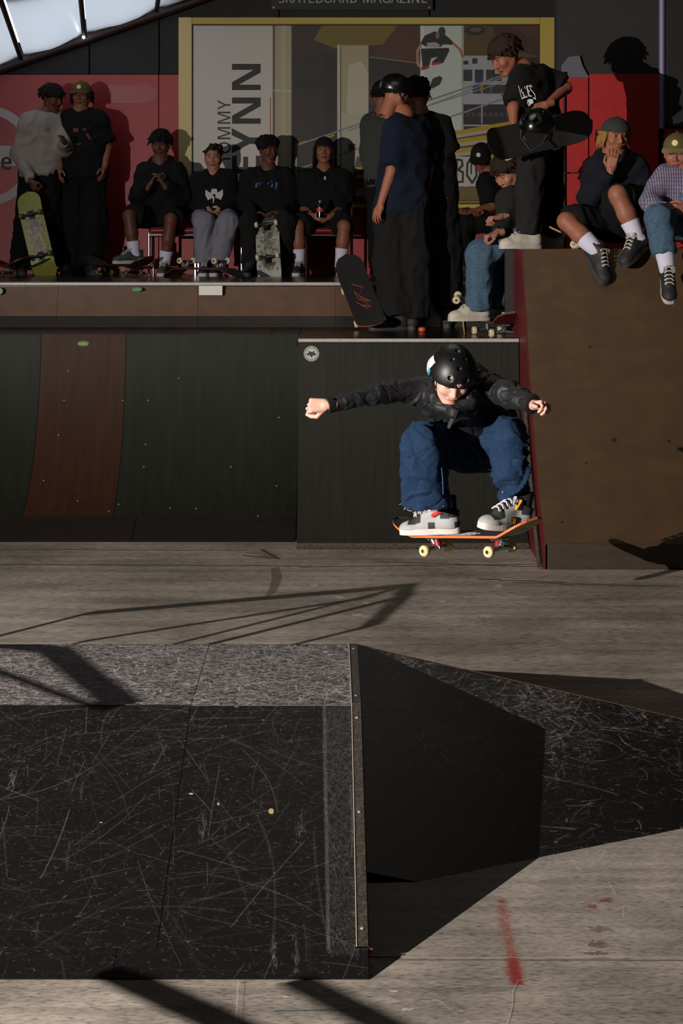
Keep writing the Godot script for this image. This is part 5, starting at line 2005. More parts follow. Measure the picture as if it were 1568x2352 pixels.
func build_props() -> void:
	var grip := mat("grip_black", Color(0.045, 0.045, 0.048), 0.95)
	grain(grip, noise_tex(0.4, 71, Color(0.6, 0.6, 0.6), Color(1, 1, 1), 128, 2), Vector3(9, 9, 9))
	var ply := mat("board_ply", Color(0.62, 0.40, 0.20), 0.6)
	var plyd := mat("board_ply_dark", Color(0.26, 0.17, 0.10), 0.6)
	var under_d := mat("board_dark", Color(0.085, 0.07, 0.07), 0.5)
	var under_r := mat("board_red", Color(0.30, 0.04, 0.05), 0.5)
	var truck := mat("truck_metal", Color(0.55, 0.55, 0.55), 0.35, 0.9)
	var truck_d := mat("truck_dark", Color(0.10, 0.10, 0.105), 0.45, 0.4)
	var wheel := mat("wheel_cream", Color(0.72, 0.68, 0.55), 0.5)
	var wheel_g := mat("wheel_green", Color(0.28, 0.30, 0.16), 0.5)
	var gp := "skateboards of the spectators"
	# yellow-green board with a collage print
	var p := Pic.new(256, 1024, Color(0.46, 0.47, 0.17))
	var r := RandomNumberGenerator.new()
	r.seed = 12
	for i in 240:
		var c: Color = [Color(0.30, 0.22, 0.12), Color(0.28, 0.20, 0.30), Color(0.22, 0.28, 0.36), Color(0.52, 0.50, 0.32), Color(0.42, 0.33, 0.10), Color(0.55, 0.52, 0.40)][r.randi() % 6]
		p.disc(128 + r.randfn(0, 42), 510 + r.randfn(0, 120), r.randf_range(5, 22), r.randf_range(6, 30), c, 0.55)
	p.disc(140, 640, 26, 34, Color(0.22, 0.27, 0.36))
	for i in 40:
		p.line(Vector2(r.randf() * 256, r.randf() * 1024), Vector2(r.randf() * 256, r.randf() * 1024), 1, Color(0.36, 0.36, 0.2), 0.35)
	var green := mat("board_green", Color(1, 1, 1), 0.45)
	green.albedo_texture = p.tex()
	make_board("skateboard", "yellow-green skateboard with collage print held by the grey sweatshirt", gp, lean([60, 441, 15.93], [107, 641, 15.86], Vector3(0, 0, -1)), green, grip, mat("board_edge_green", Color(0.40, 0.42, 0.14), 0.6), wheel_g, truck_d)
	# pale board with a grey drawing
	p = Pic.new(256, 1024, Color(0.60, 0.59, 0.55))
	for i in 420:
		var c: Color = [Color(0.30, 0.29, 0.25), Color(0.45, 0.44, 0.36), Color(0.36, 0.36, 0.22), Color(0.72, 0.71, 0.68), Color(0.22, 0.22, 0.22)][r.randi() % 5]
		var q := Vector2(128 + r.randfn(0, 48), r.randf_range(150, 860))
		p.disc(q.x, q.y, r.randf_range(3, 16), r.randf_range(4, 22), c, 0.5)
		p.line(q, q + Vector2(r.randfn(0, 20), r.randfn(0, 30)), 2, Color(0.2, 0.2, 0.18), 0.5)
	p.rect(0, 860, 256, 1024, Color(0.33, 0.34, 0.27), 0.8)
	p.rect(70, 200, 200, 250, Color(0.30, 0.26, 0.16), 0.8)
	var pale := mat("board_pale", Color(1, 1, 1), 0.45)
	pale.albedo_texture = p.tex()
	make_board("skateboard", "pale skateboard with grey drawing propped between the seated person's hands", gp, lean([612, 489, 15.97], [618, 636, 15.50], Vector3(0, 0.5, -1)), pale, grip, ply, wheel, truck_d)
	# black grip board with an orange scribble, leaning by the navy shirt
	var nb := make_board("skateboard", "skateboard with orange scribble on its grip leaning beside black trousers", gp, lean([802, 616, 12.98], [858, 756, 12.44], Vector3(0, 0.6, 1)), under_d, grip, mat("board_edge_orange", Color(0.50, 0.22, 0.08), 0.6), wheel, truck_d)
	var m := MB.new()
	for q in [[-0.03, -0.1, 0.03, 0.08], [0.03, 0.08, 0.02, -0.02], [0.02, -0.02, -0.05, -0.06], [-0.05, -0.06, 0.01, 0.02], [0.01, 0.02, -0.04, 0.10], [-0.04, 0.10, 0.03, 0.16], [-0.045, -0.12, 0.02, -0.08], [-0.02, -0.14, 0.045, -0.04]]:
		m.tube([Vector3(q[0], 0.0958, q[1]), Vector3(q[2], 0.0958, q[3])], 0.0028, 6)
	part(m, "drawing", mat("orange_marker", Color(0.50, 0.20, 0.10), 0.7), nb)
	# right-hand boards
	make_board("skateboard", "skateboard standing on end, seen edge-on, before the light blue jeans", gp, lean([1139, 516, 12.02], [1047, 748, 12.16], Vector3(0.93, -0.36, 0.06)), under_d, grip, mat("board_edge_wood", Color(0.55, 0.42, 0.26), 0.6), wheel, truck)
	var wb := Transform3D(Basis(Vector3.UP, 0.22), Vector3(wx(1138, 11.86), 1.186, -11.86))
	make_board("skateboard", "skateboard under the white shoes of the light blue jeans", gp, wb, under_r, grip, plyd, wheel, truck)
	make_board("skateboard", "black skateboard tucked under the arm of the standing white-lettered t-shirt", gp, lean([1334, 290, 11.56], [1114, 338, 11.20], Vector3(0.1, 0.15, 1)), under_d, grip, under_d, wheel, truck_d)
	make_board("skateboard", "skateboard that the person in the navy hoodie sits on", gp, Transform3D(Basis(Vector3.UP, 1.35), Vector3(wx(1388, 11.62), 1.752, -11.62)), under_d, grip, ply, wheel, truck)
	# boards on the floor by the chairs
	make_board("skateboard", "dark skateboard under the foot of the seated shorts wearer", gp, Transform3D(Basis(Vector3.UP, 0.85), Vector3(wx(272, 15.86), 1.495, -15.86)), under_r, grip, under_d, wheel_g, truck_d)
	make_board("skateboard", "skateboard lying upside down in front of the pale trousers", gp, Transform3D(Basis(Vector3.UP, 0.95) * Basis(Vector3.BACK, PI), Vector3(wx(468, 15.15), 1.495 + 0.165, -15.15)), under_d, mat("grip_red", Color(0.24, 0.04, 0.05), 0.8), under_r, wheel, truck)
	make_board("skateboard", "dark skateboard half out of frame at the far left", gp, Transform3D(Basis(Vector3.UP, 1.1), Vector3(wx(-22, 15.6), 1.495, -15.6)), under_d, grip, under_r, wheel_g, truck)
	# chairs
	var i := 0
	for q in [[400, "red padded chair with chrome legs under the shorts wearer with clasped hands"], [504, "red padded chair under the person with the hair bun"], [622, "red padded chair behind the pale skateboard"], [754, "red padded chair whose red back shows beside the seated drink holder"]]:
		var c := thing("chair", q[1], "chair", Vector3(wx(q[0], 16.25), 1.494, -16.25), "red chairs along the wall")
		m = MB.new()
		m.box(Transform3D(Basis.IDENTITY, Vector3(0, 0.395, 0)), Vector3(0.42, 0.05, 0.40), 0.02)
		part(m, "seat", M.red_pad, c)
		m = MB.new()
		m.box(Transform3D(Basis(Vector3.RIGHT, -0.1), Vector3(0, 0.66, -0.225)), Vector3(0.42, 0.30, 0.035), 0.015)
		part(m, "backrest", M.red_pad, c)
		m = MB.new()
		m.tube([Vector3(-0.2, 0.352, 0.19), Vector3(0.2, 0.352, 0.19)], 0.014, 10)
		part(m, "front_bar", M.chrome, c)
		for x in [-0.205, 0.205]:
			m = MB.new()
			m.tube([Vector3(x, 0.0, 0.19), Vector3(x, 0.37, 0.19)], 0.0125, 10)
			part(m, "leg", M.chrome, c)
			m = MB.new()
			m.tube([Vector3(x, 0.0, -0.2), Vector3(x, 0.42, -0.19), Vector3(x, 0.74, -0.25)], 0.0125, 10)
			part(m, "leg", M.chrome, c)
		i += 1
	# bottles, helmet, phone
	var bt := thing("water_bottle", "clear water bottle with black cap standing by the red wall", "bottle", Vector3(wx(284, 16.55), 1.494, -16.55))
	m = MB.new()
	m.lathe([Vector2(0, 0), Vector2(0.034, 0), Vector2(0.037, 0.006), Vector2(0.037, 0.15), Vector2(0.030, 0.185), Vector2(0.018, 0.20), Vector2(0, 0.20)], Transform3D.IDENTITY, 20)
	var glass := mat("clear_plastic", Color(0.9, 0.85, 0.85, 0.12), 0.06)
	glass.transparency = BaseMaterial3D.TRANSPARENCY_ALPHA
	part(m, "body", glass, bt)
	m = MB.new()
	m.lathe([Vector2(0.018, 0.20), Vector2(0.030, 0.202), Vector2(0.032, 0.215), Vector2(0.031, 0.243), Vector2(0.024, 0.255), Vector2(0, 0.257)], Transform3D.IDENTITY, 20)
	var capm := mat("gloss_black", Color(0.02, 0.02, 0.02), 0.08)
	part(m, "lid", capm, bt)
	var db := thing("drink_bottle", "small dark drink bottle with a pink label held in both hands", "bottle", spot(735, 500, 15.93))
	m = MB.new()
	m.lathe([Vector2(0, 0), Vector2(0.028, 0), Vector2(0.031, 0.006), Vector2(0.031, 0.09), Vector2(0.022, 0.118), Vector2(0.013, 0.128), Vector2(0.013, 0.136), Vector2(0, 0.136)], Transform3D.IDENTITY, 18)
	part(m, "body", mat("cola_brown", Color(0.06, 0.03, 0.02), 0.1), db)
	m = MB.new()
	m.lathe([Vector2(0.0318, 0.05), Vector2(0.0318, 0.085)], Transform3D.IDENTITY, 18)
	part(m, "label", mat("pink_label", Color(0.62, 0.20, 0.25), 0.5), db)
	m = MB.new()
	m.lathe([Vector2(0.0, 0.155), Vector2(0.014, 0.155), Vector2(0.015, 0.15), Vector2(0.015, 0.134), Vector2(0, 0.134)], Transform3D.IDENTITY, 14)
	part(m, "lid", mat("grey_lid", Color(0.30, 0.28, 0.27), 0.4), db)
	var hh := thing("skate_helmet", "black skate helmet held in front of the standing person's hip", "helmet", spot(1230, 300, 11.12))
	helmet_parts(hh, Transform3D(axes(Vector3(-0.5, -0.2, 0.8), Vector3(0.1, 1, 0.3)), hh.position), mat("helmet_gloss", Color(0.03, 0.03, 0.034), 0.22), 0.008)
	var ph := thing("phone", "red phone in the hand of the person in the dark cap", "phone", spot(1062, 482, 15.6))
	m = MB.new()
	m.box(Transform3D(axes(Vector3(-1, -0.12, 0.3), Vector3(0.1, 1, 0.35)), Vector3.ZERO), Vector3(0.074, 0.011, 0.15), 0.004)
	part(m, "case", mat("red_case", Color(0.60, 0.07, 0.08), 0.4), ph)
	m = MB.new()
	m.box(Transform3D(axes(Vector3(-1, -0.12, 0.3), Vector3(0.1, 1, 0.35)), Vector3(0.0006, 0.0056, 0.002)), Vector3(0.066, 0.001, 0.14), 0.0)
	part(m, "screen", capm, ph)
	var ow := thing("spare_wheel", "small orange wheel lying on the lower platform deck", "wheel", Vector3(wx(969, 12.35), 1.186, -12.35))
	var w := MeshInstance3D.new()
	w.name = "tyre"
	w.mesh = board_cache.wheel
	w.material_override = mat("orange_wheel", Color(0.70, 0.25, 0.12), 0.5)
	ow.add_child(w)
	w.transform = Transform3D(Basis(Vector3.BACK, PI / 2), Vector3(0, 0.016, 0))


# ---------------------------------------------------------------- people
func cloth(called: String, c: Color, rough := 0.9) -> StandardMaterial3D:
	if M.has(called):
		return M[called]
	var m := mat(called, c, rough, 0.0, 0.3)
	m.rim_enabled = true
	m.rim = 0.05
	return m


func skin(called: String, c: Color) -> StandardMaterial3D:
	if M.has(called):
		return M[called]
	var m := mat(called, c, 0.55, 0.0, 0.4)
	m.vertex_color_use_as_albedo = true
	m.subsurf_scatter_enabled = true
	m.subsurf_scatter_strength = 0.06
	return m


# joints are pixels of the photograph and a distance in front of (-) or behind (+) the person's own depth
func person(sp: Dictionary) -> Node3D:
	var d: float = sp.d
	var j := {}
	for k in sp.j:
		var q: Array = sp.j[k]
		j[k] = spot(q[0], q[1], d + (q[2] if q.size() > 2 else 0.0))
	var pel: Vector3 = (j.hl + j.hr) / 2
	var t := thing("person", sp.label, "person", Vector3(pel.x, sp.y, pel.z), sp.get("group", "spectators on the ramps"))
	var face: Vector3 = (sp.face as Vector3).normalized()
	var cell: float = sp.get("cell", 0.015)
	var lo := Vector3(99, 99, 99)
	var hi := -lo
	for k in j:
		lo = lo.min(j[k]); hi = hi.max(j[k])
	lo -= Vector3(0.2, 0.2, 0.2)
	hi += Vector3(0.2, 0.2, 0.2)
	var b: float = sp.get("build", 1.0)
	var up: Vector3 = (j.nk - pel).normalized()
	var side: Vector3 = (j.sr - j.sl).normalized()
	var fwd: Vector3 = side.cross(up).normalized()      # image-left to image-right: points to the camera for someone who faces it
	var body_face: float = sp.get("turn", 1.0 if face.z > 0.0 else -1.0)
	fwd *= body_face
	var top: String = sp.top
	var shorts: bool = sp.get("shorts", false)
	# ---- skin: one mesh with head and hands
	var s := SD.new(lo, hi, cell)
	s.cap(j.nk, pel, 0.08 * b, 0.09 * b, 0.05)
	s.cap(j.sl, j.sr, 0.045, 0.045, 0.04)
	s.cap(j.hd - up * 0.04, j.nk - up * 0.02, 0.05, 0.055, 0.03)
	for q in [["sl", "el", "wl"], ["sr", "er", "wr"]]:
		if j.has(q[1]):
			s.cap(j[q[0]], j[q[1]], 0.048 * b, 0.040 * b, 0.02)
			s.cap(j[q[1]], j[q[2]], 0.041 * b, 0.027 * b, 0.02)
	for q in [["hl", "kl", "al"], ["hr", "kr", "ar"]]:
		if j.has(q[1]):
			s.cap(j[q[0]], j[q[1]], 0.078 * b, 0.056 * b, 0.03)
			s.cap(j[q[1]], j[q[2]].lerp(j[q[1]], 0.55), 0.055 * b, 0.056 * b, 0.02)
			s.cap(j[q[2]].lerp(j[q[1]], 0.55), j[q[2]], 0.056 * b, 0.036 * b, 0.02)
	var m := s.build(MB.new())
	var hb := axes(face, sp.get("hup", Vector3.UP))
	var hs: float = sp.get("hs", 1.0)
	var hx := Transform3D(hb * Basis.from_scale(Vector3(hs, hs, hs)), j.hd)
	m.add(heads.far, hx)
	for q in [["el", "wl", -1.0, "hand_l"], ["er", "wr", 1.0, "hand_r"]]:
		if not j.has(q[0]):
			continue
		var fd: Vector3 = (j[q[1]] - j[q[0]]).normalized()
		var spec: Dictionary = sp.get(q[3], {})
		var pm: Vector3 = spec.get("palm", pel + up * 0.15 - j[q[1]])
		if spec.has("dir"):
			fd = (spec.dir as Vector3).normalized()
		pm = (pm - fd * pm.dot(fd)).normalized()
		var th := pm.cross(fd)                  # left hand: thumb = palm x fingers
		if q[2] * body_face < 0.0:
			th = -th
		m.add(hands[spec.get("pose", "relax")], Transform3D(Basis(fd, th, pm) * Basis.from_scale(Vector3(0.95, 0.95, 0.95)), j[q[1]]))
	wpart(m, "body", sp.skin, t)
	# ---- trousers or shorts
	var pf: float = sp.get("pfit", 1.0)
	s = SD.new(lo, hi, cell)
	s.cap(j.hl, j.hr, 0.112 * b, 0.112 * b, 0.04)
	s.cap(pel, pel + up * 0.16, 0.12 * b, 0.11 * b, 0.05)
	for q in [["hl", "kl", "al"], ["hr", "kr", "ar"]]:
		if not j.has(q[1]):
			continue
		if shorts:
			s.cap(j[q[0]], j[q[0]].lerp(j[q[1]], 0.90), 0.108 * b, 0.105 * pf, 0.03, false, true)
		else:
			s.cap(j[q[0]], j[q[1]], 0.108 * b, 0.088 * pf, 0.03)
			s.cap(j[q[1]], j[q[2]].lerp(j[q[1]], sp.get("hem", 0.02)), 0.088 * pf, 0.082 * pf, 0.03, false, true)
	m = s.build(MB.new())
	m.crease(soft, 0.006, Vector3(9, 5, 9), 0.004)
	wpart(m, "shorts" if shorts else "trousers", sp.pants, t)
	# ---- top
	var tf: float = sp.get("tfit", 1.0)
	s = SD.new(lo, hi, cell)
	var mid: Vector3 = (j.sl + j.sr) / 2
	for q in [["sl", "hl"], ["sr", "hr"]]:
		var a: Vector3 = j[q[0]].lerp(mid, 0.22) - up * 0.035
		var e: Vector3 = j[q[1]].lerp(pel, 0.05) + up * sp.get("hemup", -0.03)
		s.cap(a, e, 0.092 * tf, 0.108 * tf, 0.06, false, true)
	s.cap(mid - up * 0.05, pel + up * (0.02 + sp.get("hemup", -0.03)), 0.105 * tf, 0.118 * tf, 0.06, false, true)
	s.cap(j.sl.lerp(mid, 0.1), j.sr.lerp(mid, 0.1), 0.066 * tf, 0.066 * tf, 0.05)
	s.cap(j.sl.lerp(j.nk, 0.55), j.sr.lerp(j.nk, 0.55), 0.064, 0.064, 0.04)
	for q in [["sl", "el", "wl"], ["sr", "er", "wr"]]:
		if not j.has(q[1]):
			continue
		if top == "tee":
			s.cap(j[q[0]], j[q[0]].lerp(j[q[1]], 0.86), 0.072 * tf, 0.080 * tf, 0.03, false, true)
		else:
			s.cap(j[q[0]], j[q[1]], 0.074 * tf, 0.066 * tf, 0.03)
			s.cap(j[q[1]], j[q[2]].lerp(j[q[1]], 0.03), 0.066 * tf, 0.044, 0.03, false, true)
	if top == "hoodie":
		s.ell(j.nk - fwd * 0.05 + up * 0.01, Vector3(0.115, 0.055, 0.085), 0.03, Basis(side, up, side.cross(up)))
		for x in [-1.0, 1.0]:
			s.cap(j.nk + side * x * 0.07 - fwd * 0.03 + up * 0.02, j.nk + side * x * 0.025 + fwd * 0.065 - up * 0.055, 0.030, 0.022, 0.02)
	m = s.build(MB.new())
	m.crease(soft, 0.006, Vector3(6, 6, 6), 0.005)
	var shirt := wpart(m, {"tee": "t_shirt", "long": "sweatshirt", "hoodie": "hoodie"}[top], sp.shirt, t)
	if sp.has("print"):
		for pr in sp.print:
			var rt := (side + (pr.get("skew", Vector3.ZERO) as Vector3)).normalized()
			var q := project(pr.mb, s, spot(pr.at[0], pr.at[1], d - 0.3), rt, up)
			wpart(q, "print", pr.mat, shirt)
	# ---- hair, hat
	if sp.has("hair"):
		m = MB.new()
		m.add(hairs[sp.hair], hx)
		wpart(m, "hair", sp.hair_mat, t)
	if sp.has("cap"):
		cap_parts(t, hx, sp.cap, sp.get("brim", sp.cap), sp.get("cap_turn", 0.0), sp.get("badge"))
	if sp.has("helmet"):
		helmet_parts(t, hx, sp.helmet, 0.009)
	# ---- socks and shoes
	for q in [["kl", "al", "fl"], ["kr", "ar", "fr"]]:
		if not j.has(q[1]) or not sp.has(q[2]):
			continue
		var fd: Vector3 = sp[q[2]]
		var fb := axes(fd, sp.get("fup", Vector3.UP))
		var an: Vector3 = j[q[1]]
		var sole: Vector3 = an - fb.y * 0.085
		if fd.y == 0.0 and sp.has("ground_" + q[2]):
			sole.y = sp["ground_" + q[2]]
		var sx := Transform3D(fb, sole)
		m = MB.new()
		m.add(shoe_upper, sx)
		var shoe := wpart(m, "shoe", sp.shoe, t)
		m = MB.new()
		m.add(shoe_sole, sx)
		wpart(m, "sole", sp.sole, shoe)
		m = MB.new()
		m.add(shoe_lace, sx)
		wpart(m, "laces", sp.get("lace", sp.sole), shoe)
		if sp.has("sock"):
			var shin: Vector3 = (j[q[0]] - an).normalized()
			m = MB.new()
			m.tube([sole + fb.y * 0.06 - fb.z * 0.03, an + shin * 0.01, an + shin * 0.06, an + shin * 0.115], [0.046, 0.050, 0.053, 0.060], 16)
			wpart(m, "sock", sp.sock, t)
	return t


# lay flat shapes onto a garment along the line of sight
func project(tm: MB, s: SD, o: Vector3, rt: Vector3, up: Vector3, off := 0.006) -> MB:
	var q := MB.new()
	for k in tm.v.size():
		var p := o + rt * tm.v[k].x + up * tm.v[k].y
		var dirv := (p - Vector3(0, EYE, 0)).normalized()
		for st in 80:
			var dist := s.at(p)
			if dist < off:
				break
			p += dirv * clampf((dist - off) * 0.7, 0.001, 0.012)
		q.vert(p, -dirv, Vector2.ZERO)
	for k in range(0, tm.ix.size(), 3):
		q.tri(tm.ix[k], tm.ix[k + 1], tm.ix[k + 2])
	return q


func helmet_parts(t: Node3D, x: Transform3D, mm: Material, cell: float) -> MeshInstance3D:
	var s := SD.new(Vector3(-0.14, -0.10, -0.16), Vector3(0.14, 0.16, 0.15), cell)
	s.ell(Vector3(0, 0.030, -0.014), Vector3(0.108, 0.108, 0.128), 0.01)
	s.plane(Vector3(0, -0.002, 0.0), Vector3(0, -1, 0.12).normalized())
	s.ell(Vector3(0, -0.07, 0.01), Vector3(0.085, 0.11, 0.105), 0.01, Basis.IDENTITY, -1.0)
	for q in [[-0.035, 0.085], [0.035, 0.085]]:
		s.ell(Vector3(q[0], q[1], 0.085), Vector3(0.013, 0.013, 0.04), 0.004, Basis.IDENTITY, -1.0)
	for q in [[-0.03, 0.02], [0.03, 0.02], [-0.03, -0.06], [0.03, -0.06]]:
		s.ell(Vector3(q[0], 0.135, q[1]), Vector3(0.009, 0.03, 0.016), 0.004, Basis.IDENTITY, -1.0)
	var m := MB.new()
	m.add(s.build(MB.new()), x)
	var h := wpart(m, "helmet", mm, t)
	m = MB.new()
	for sx in [-1.0, 1.0]:
		m.tube([x * Vector3(sx * 0.088, 0.0, 0.03), x * Vector3(sx * 0.072, -0.06, 0.035), x * Vector3(0, -0.122, 0.03)], 0.006, 6)
		m.tube([x * Vector3(sx * 0.086, 0.0, -0.05), x * Vector3(sx * 0.072, -0.06, 0.035)], 0.005, 6)
	wpart(m, "strap", M.black_plain, h)
	return h


func text_mb(text: String, height: float, bold := true, stretch := 1.0) -> MB:
	var f := SystemFont.new()
	f.font_names = PackedStringArray(["Droid Sans"])
	f.font_weight = 700 if bold else 400
	var t := TextMesh.new()
	t.font = f
	t.text = text
	t.font_size = 48
	t.pixel_size = height / 35.0
	t.depth = 0.0
	var a := t.get_mesh_arrays() if t.has_method("get_mesh_arrays") else []
	var m := MB.new()
	if a.is_empty():
		return m
	var v: PackedVector3Array = a[Mesh.ARRAY_VERTEX]
	for p in v:
		m.vert(Vector3(p.x * stretch, p.y, 0), Vector3.BACK)
	m.ix = a[Mesh.ARRAY_INDEX]
	return m


func poly_mb(polys: Array, sc: float) -> MB:
	var m := MB.new()
	for pl in polys:
		var ps := PackedVector2Array()
		for q in pl:
			ps.append(Vector2(q[0], q[1]) * sc)
		var ids := Geometry2D.triangulate_polygon(ps)
		var base := m.v.size()
		for p in ps:
			m.vert(Vector3(p.x, p.y, 0), Vector3.BACK)
		for i in ids:
			m.ix.append(base + i)
	return m


func build_people() -> void:
	heads.far = head_mb(0.0052)
	hands.relax = hand_mb(24.0)
	hands.grip = hand_mb(62.0, 0.0)
	hands.flat = hand_mb(9.0, 0.04)
	for k in ["mop", "curly", "short", "bun", "long_cap", "mid_cap", "short_cap"]:
		hairs[k] = hair_mb(k)
	make_shoe_parts()
	var pale := skin("skin_pale", Color(0.560, 0.376, 0.304))
	var tan_ := skin("skin_tan", Color(0.464, 0.288, 0.208))
	var brown := skin("skin_brown", Color(0.320, 0.184, 0.128))
	var black := cloth("cloth_black", Color(0.046, 0.045, 0.048))
	var black2 := cloth("cloth_black_denim", Color(0.072, 0.070, 0.072))
	var grey := cloth("cloth_grey", Color(0.50, 0.47, 0.445))
	var palegrey := cloth("cloth_pale_grey", Color(0.42, 0.41, 0.45))
	var navy := cloth("cloth_navy", Color(0.05, 0.08, 0.135))
	var darknavy := cloth("cloth_dark_navy", Color(0.06, 0.065, 0.10))
	var jacket := cloth("cloth_charcoal", Color(0.20, 0.21, 0.20))
	var jeans := cloth("denim_light", Color(0.28, 0.365, 0.43))
	grain(jeans, noise_tex(0.04, 61, Color(0.7, 0.75, 0.8), Color(1, 1, 1), 256, 4), Vector3(4, 4, 4))
	var sockm := cloth("sock_white", Color(0.72, 0.71, 0.78))
	var hairm := mat("hair_dark", Color(0.045, 0.036, 0.034), 0.85, 0.0, 0.3)
	var hairb := mat("hair_brown", Color(0.13, 0.085, 0.06), 0.85, 0.0, 0.3)
	var blond := mat("hair_blond", Color(0.50, 0.37, 0.18), 0.85, 0.0, 0.3)
	var shoe_d := mat("shoe_dark", Color(0.085, 0.085, 0.09), 0.7)
	var shoe_g := mat("shoe_green_grey", Color(0.20, 0.22, 0.20), 0.7)
	var shoe_w := mat("shoe_white", Color(0.66, 0.63, 0.58), 0.7)
	var rubber := mat("rubber_white", Color(0.66, 0.64, 0.60), 0.7)
	var rubber_d := mat("rubber_dark", Color(0.16, 0.16, 0.16), 0.7)
	var olive := cloth("cap_olive", Color(0.28, 0.24, 0.13))
	var capb := cloth("cap_black", Color(0.06, 0.06, 0.06))
	var capg := cloth("cap_grey", Color(0.17, 0.18, 0.175))
	var capo := cloth("cap_khaki", Color(0.30, 0.28, 0.17))
	var brimk := cloth("brim_khaki", Color(0.48, 0.43, 0.30))
	var badge := mat("badge_pale", Color(0.75, 0.66, 0.45), 0.6)
	var white := mat("print_white", Color(0.66, 0.66, 0.66), 0.7)
	var redp := mat("print_red", Color(0.40, 0.07, 0.07), 0.7)
	var bluep := mat("print_blue", Color(0.06, 0.30, 0.45), 0.7)
	var dimp := mat("print_dim", Color(0.30, 0.28, 0.27), 0.7)
	var Y2 := 1.494
	var Y1 := 1.185
	var Y3 := 1.751

	# left pair
	person({"label": "person in a grey sweatshirt holding a yellow-green skateboard upright", "d": 16.3, "y": Y2, "face": Vector3(0.78, -0.2, 0.6), "skin": brown, "hair": "mop", "hair_mat": hairm, "top": "long", "shirt": grey, "pants": black, "tfit": 1.12, "pfit": 1.25, "turn": 1.0, "shoe": shoe_d, "sole": rubber_d, "hs": 1.03,
		"j": {"hd": [120, 228], "nk": [103, 266], "sl": [66, 279, -0.08], "sr": [136, 276, 0.06], "el": [43, 352, -0.05], "wl": [72, 416, -0.24], "er": [150, 340, -0.05], "wr": [148, 326, -0.28], "hl": [72, 396], "hr": [112, 396], "kl": [62, 512, -0.05], "kr": [112, 512, -0.05], "al": [46, 612], "ar": [110, 612]},
		"hand_l": {"pose": "grip", "dir": Vector3(0.45, -0.9, 0.1)}, "hand_r": {"pose": "relax"}, "fl": Vector3(0.3, 0, 1), "fr": Vector3(0.5, 0, 1), "ground_fl": Y2, "ground_fr": Y2,
		"print": [{"mb": poly_mb([[[-1.6, -1], [1.6, -1], [1.6, -0.4], [-1.6, -0.4]], [[-1.2, 0], [1.2, 0], [1.2, 1], [-1.2, 1]]], 0.018), "at": [108, 298], "mat": dimp}]})
	person({"label": "person in an olive cap and black red-print t-shirt standing by the wall", "d": 16.35, "y": Y2, "face": Vector3(-0.12, -0.1, 1), "skin": tan_, "hair": "mid_cap", "hair_mat": hairb, "cap": olive, "badge": badge, "top": "tee", "shirt": black, "pants": black, "tfit": 1.2, "pfit": 1.3, "shoe": shoe_d, "sole": rubber_d, "hs": 1.0, "hemup": -0.06,
		"j": {"hd": [187, 219], "nk": [184, 258], "sl": [152, 275], "sr": [226, 275], "el": [140, 345], "wl": [138, 390, -0.12], "er": [247, 338], "wr": [240, 386, -0.12], "hl": [168, 395], "hr": [216, 395], "kl": [168, 512], "kr": [218, 512], "al": [166, 612], "ar": [208, 610]},
		"fl": Vector3(-0.3, 0, 1), "fr": Vector3(0.3, 0, 1), "ground_fl": Y2, "ground_fr": Y2,
		"print": [{"mb": poly_mb([[[-2.4, 2.2], [-0.8, 2.4], [-0.9, 1.2], [-2.2, 1.0]], [[0.3, 2.2], [1.3, 2.2], [2.6, -0.6], [2.9, -1.6], [2.0, -0.8], [1.0, 0.8]], [[-2.2, -2.2], [2.9, -2.0], [2.9, -2.4], [-2.2, -2.7]]], 0.030), "at": [187, 312], "mat": redp}]})
	# four on the chairs
	person({"label": "seated person in a black hoodie and shorts with hands clasped", "d": 16.3, "y": Y2, "face": Vector3(-0.1, -0.18, 1), "skin": brown, "hair": "mop", "hair_mat": hairm, "top": "hoodie", "shirt": black, "pants": black, "shorts": true, "sock": sockm, "shoe": shoe_g, "sole": rubber, "tfit": 1.15,
		"j": {"hd": [369, 332], "nk": [368, 371], "sl": [333, 396], "sr": [407, 393], "el": [316, 452, -0.05], "wl": [343, 426, -0.27], "er": [421, 452, -0.05], "wr": [376, 424, -0.27], "hl": [347, 497], "hr": [394, 497], "kl": [297, 496, -0.36], "kr": [393, 504, -0.44], "al": [309, 584, -0.36], "ar": [378, 606, -0.40]},
		"hand_l": {"dir": Vector3(0.5, 0.85, 0.1), "palm": Vector3(1, 0, 0)}, "hand_r": {"dir": Vector3(-0.5, 0.85, 0.1), "palm": Vector3(-1, 0, 0)}, "fl": Vector3(-0.85, 0, 0.5), "fr": Vector3(-0.1, 0, 1), "ground_fl": Y2 + 0.105, "ground_fr": Y2,
		"print": [{"mb": poly_mb([[[-1, -1], [1, -1], [1.4, 0.3], [0, 1.2], [-1.4, 0.3]]], 0.03), "at": [372, 405], "mat": dimp}]})
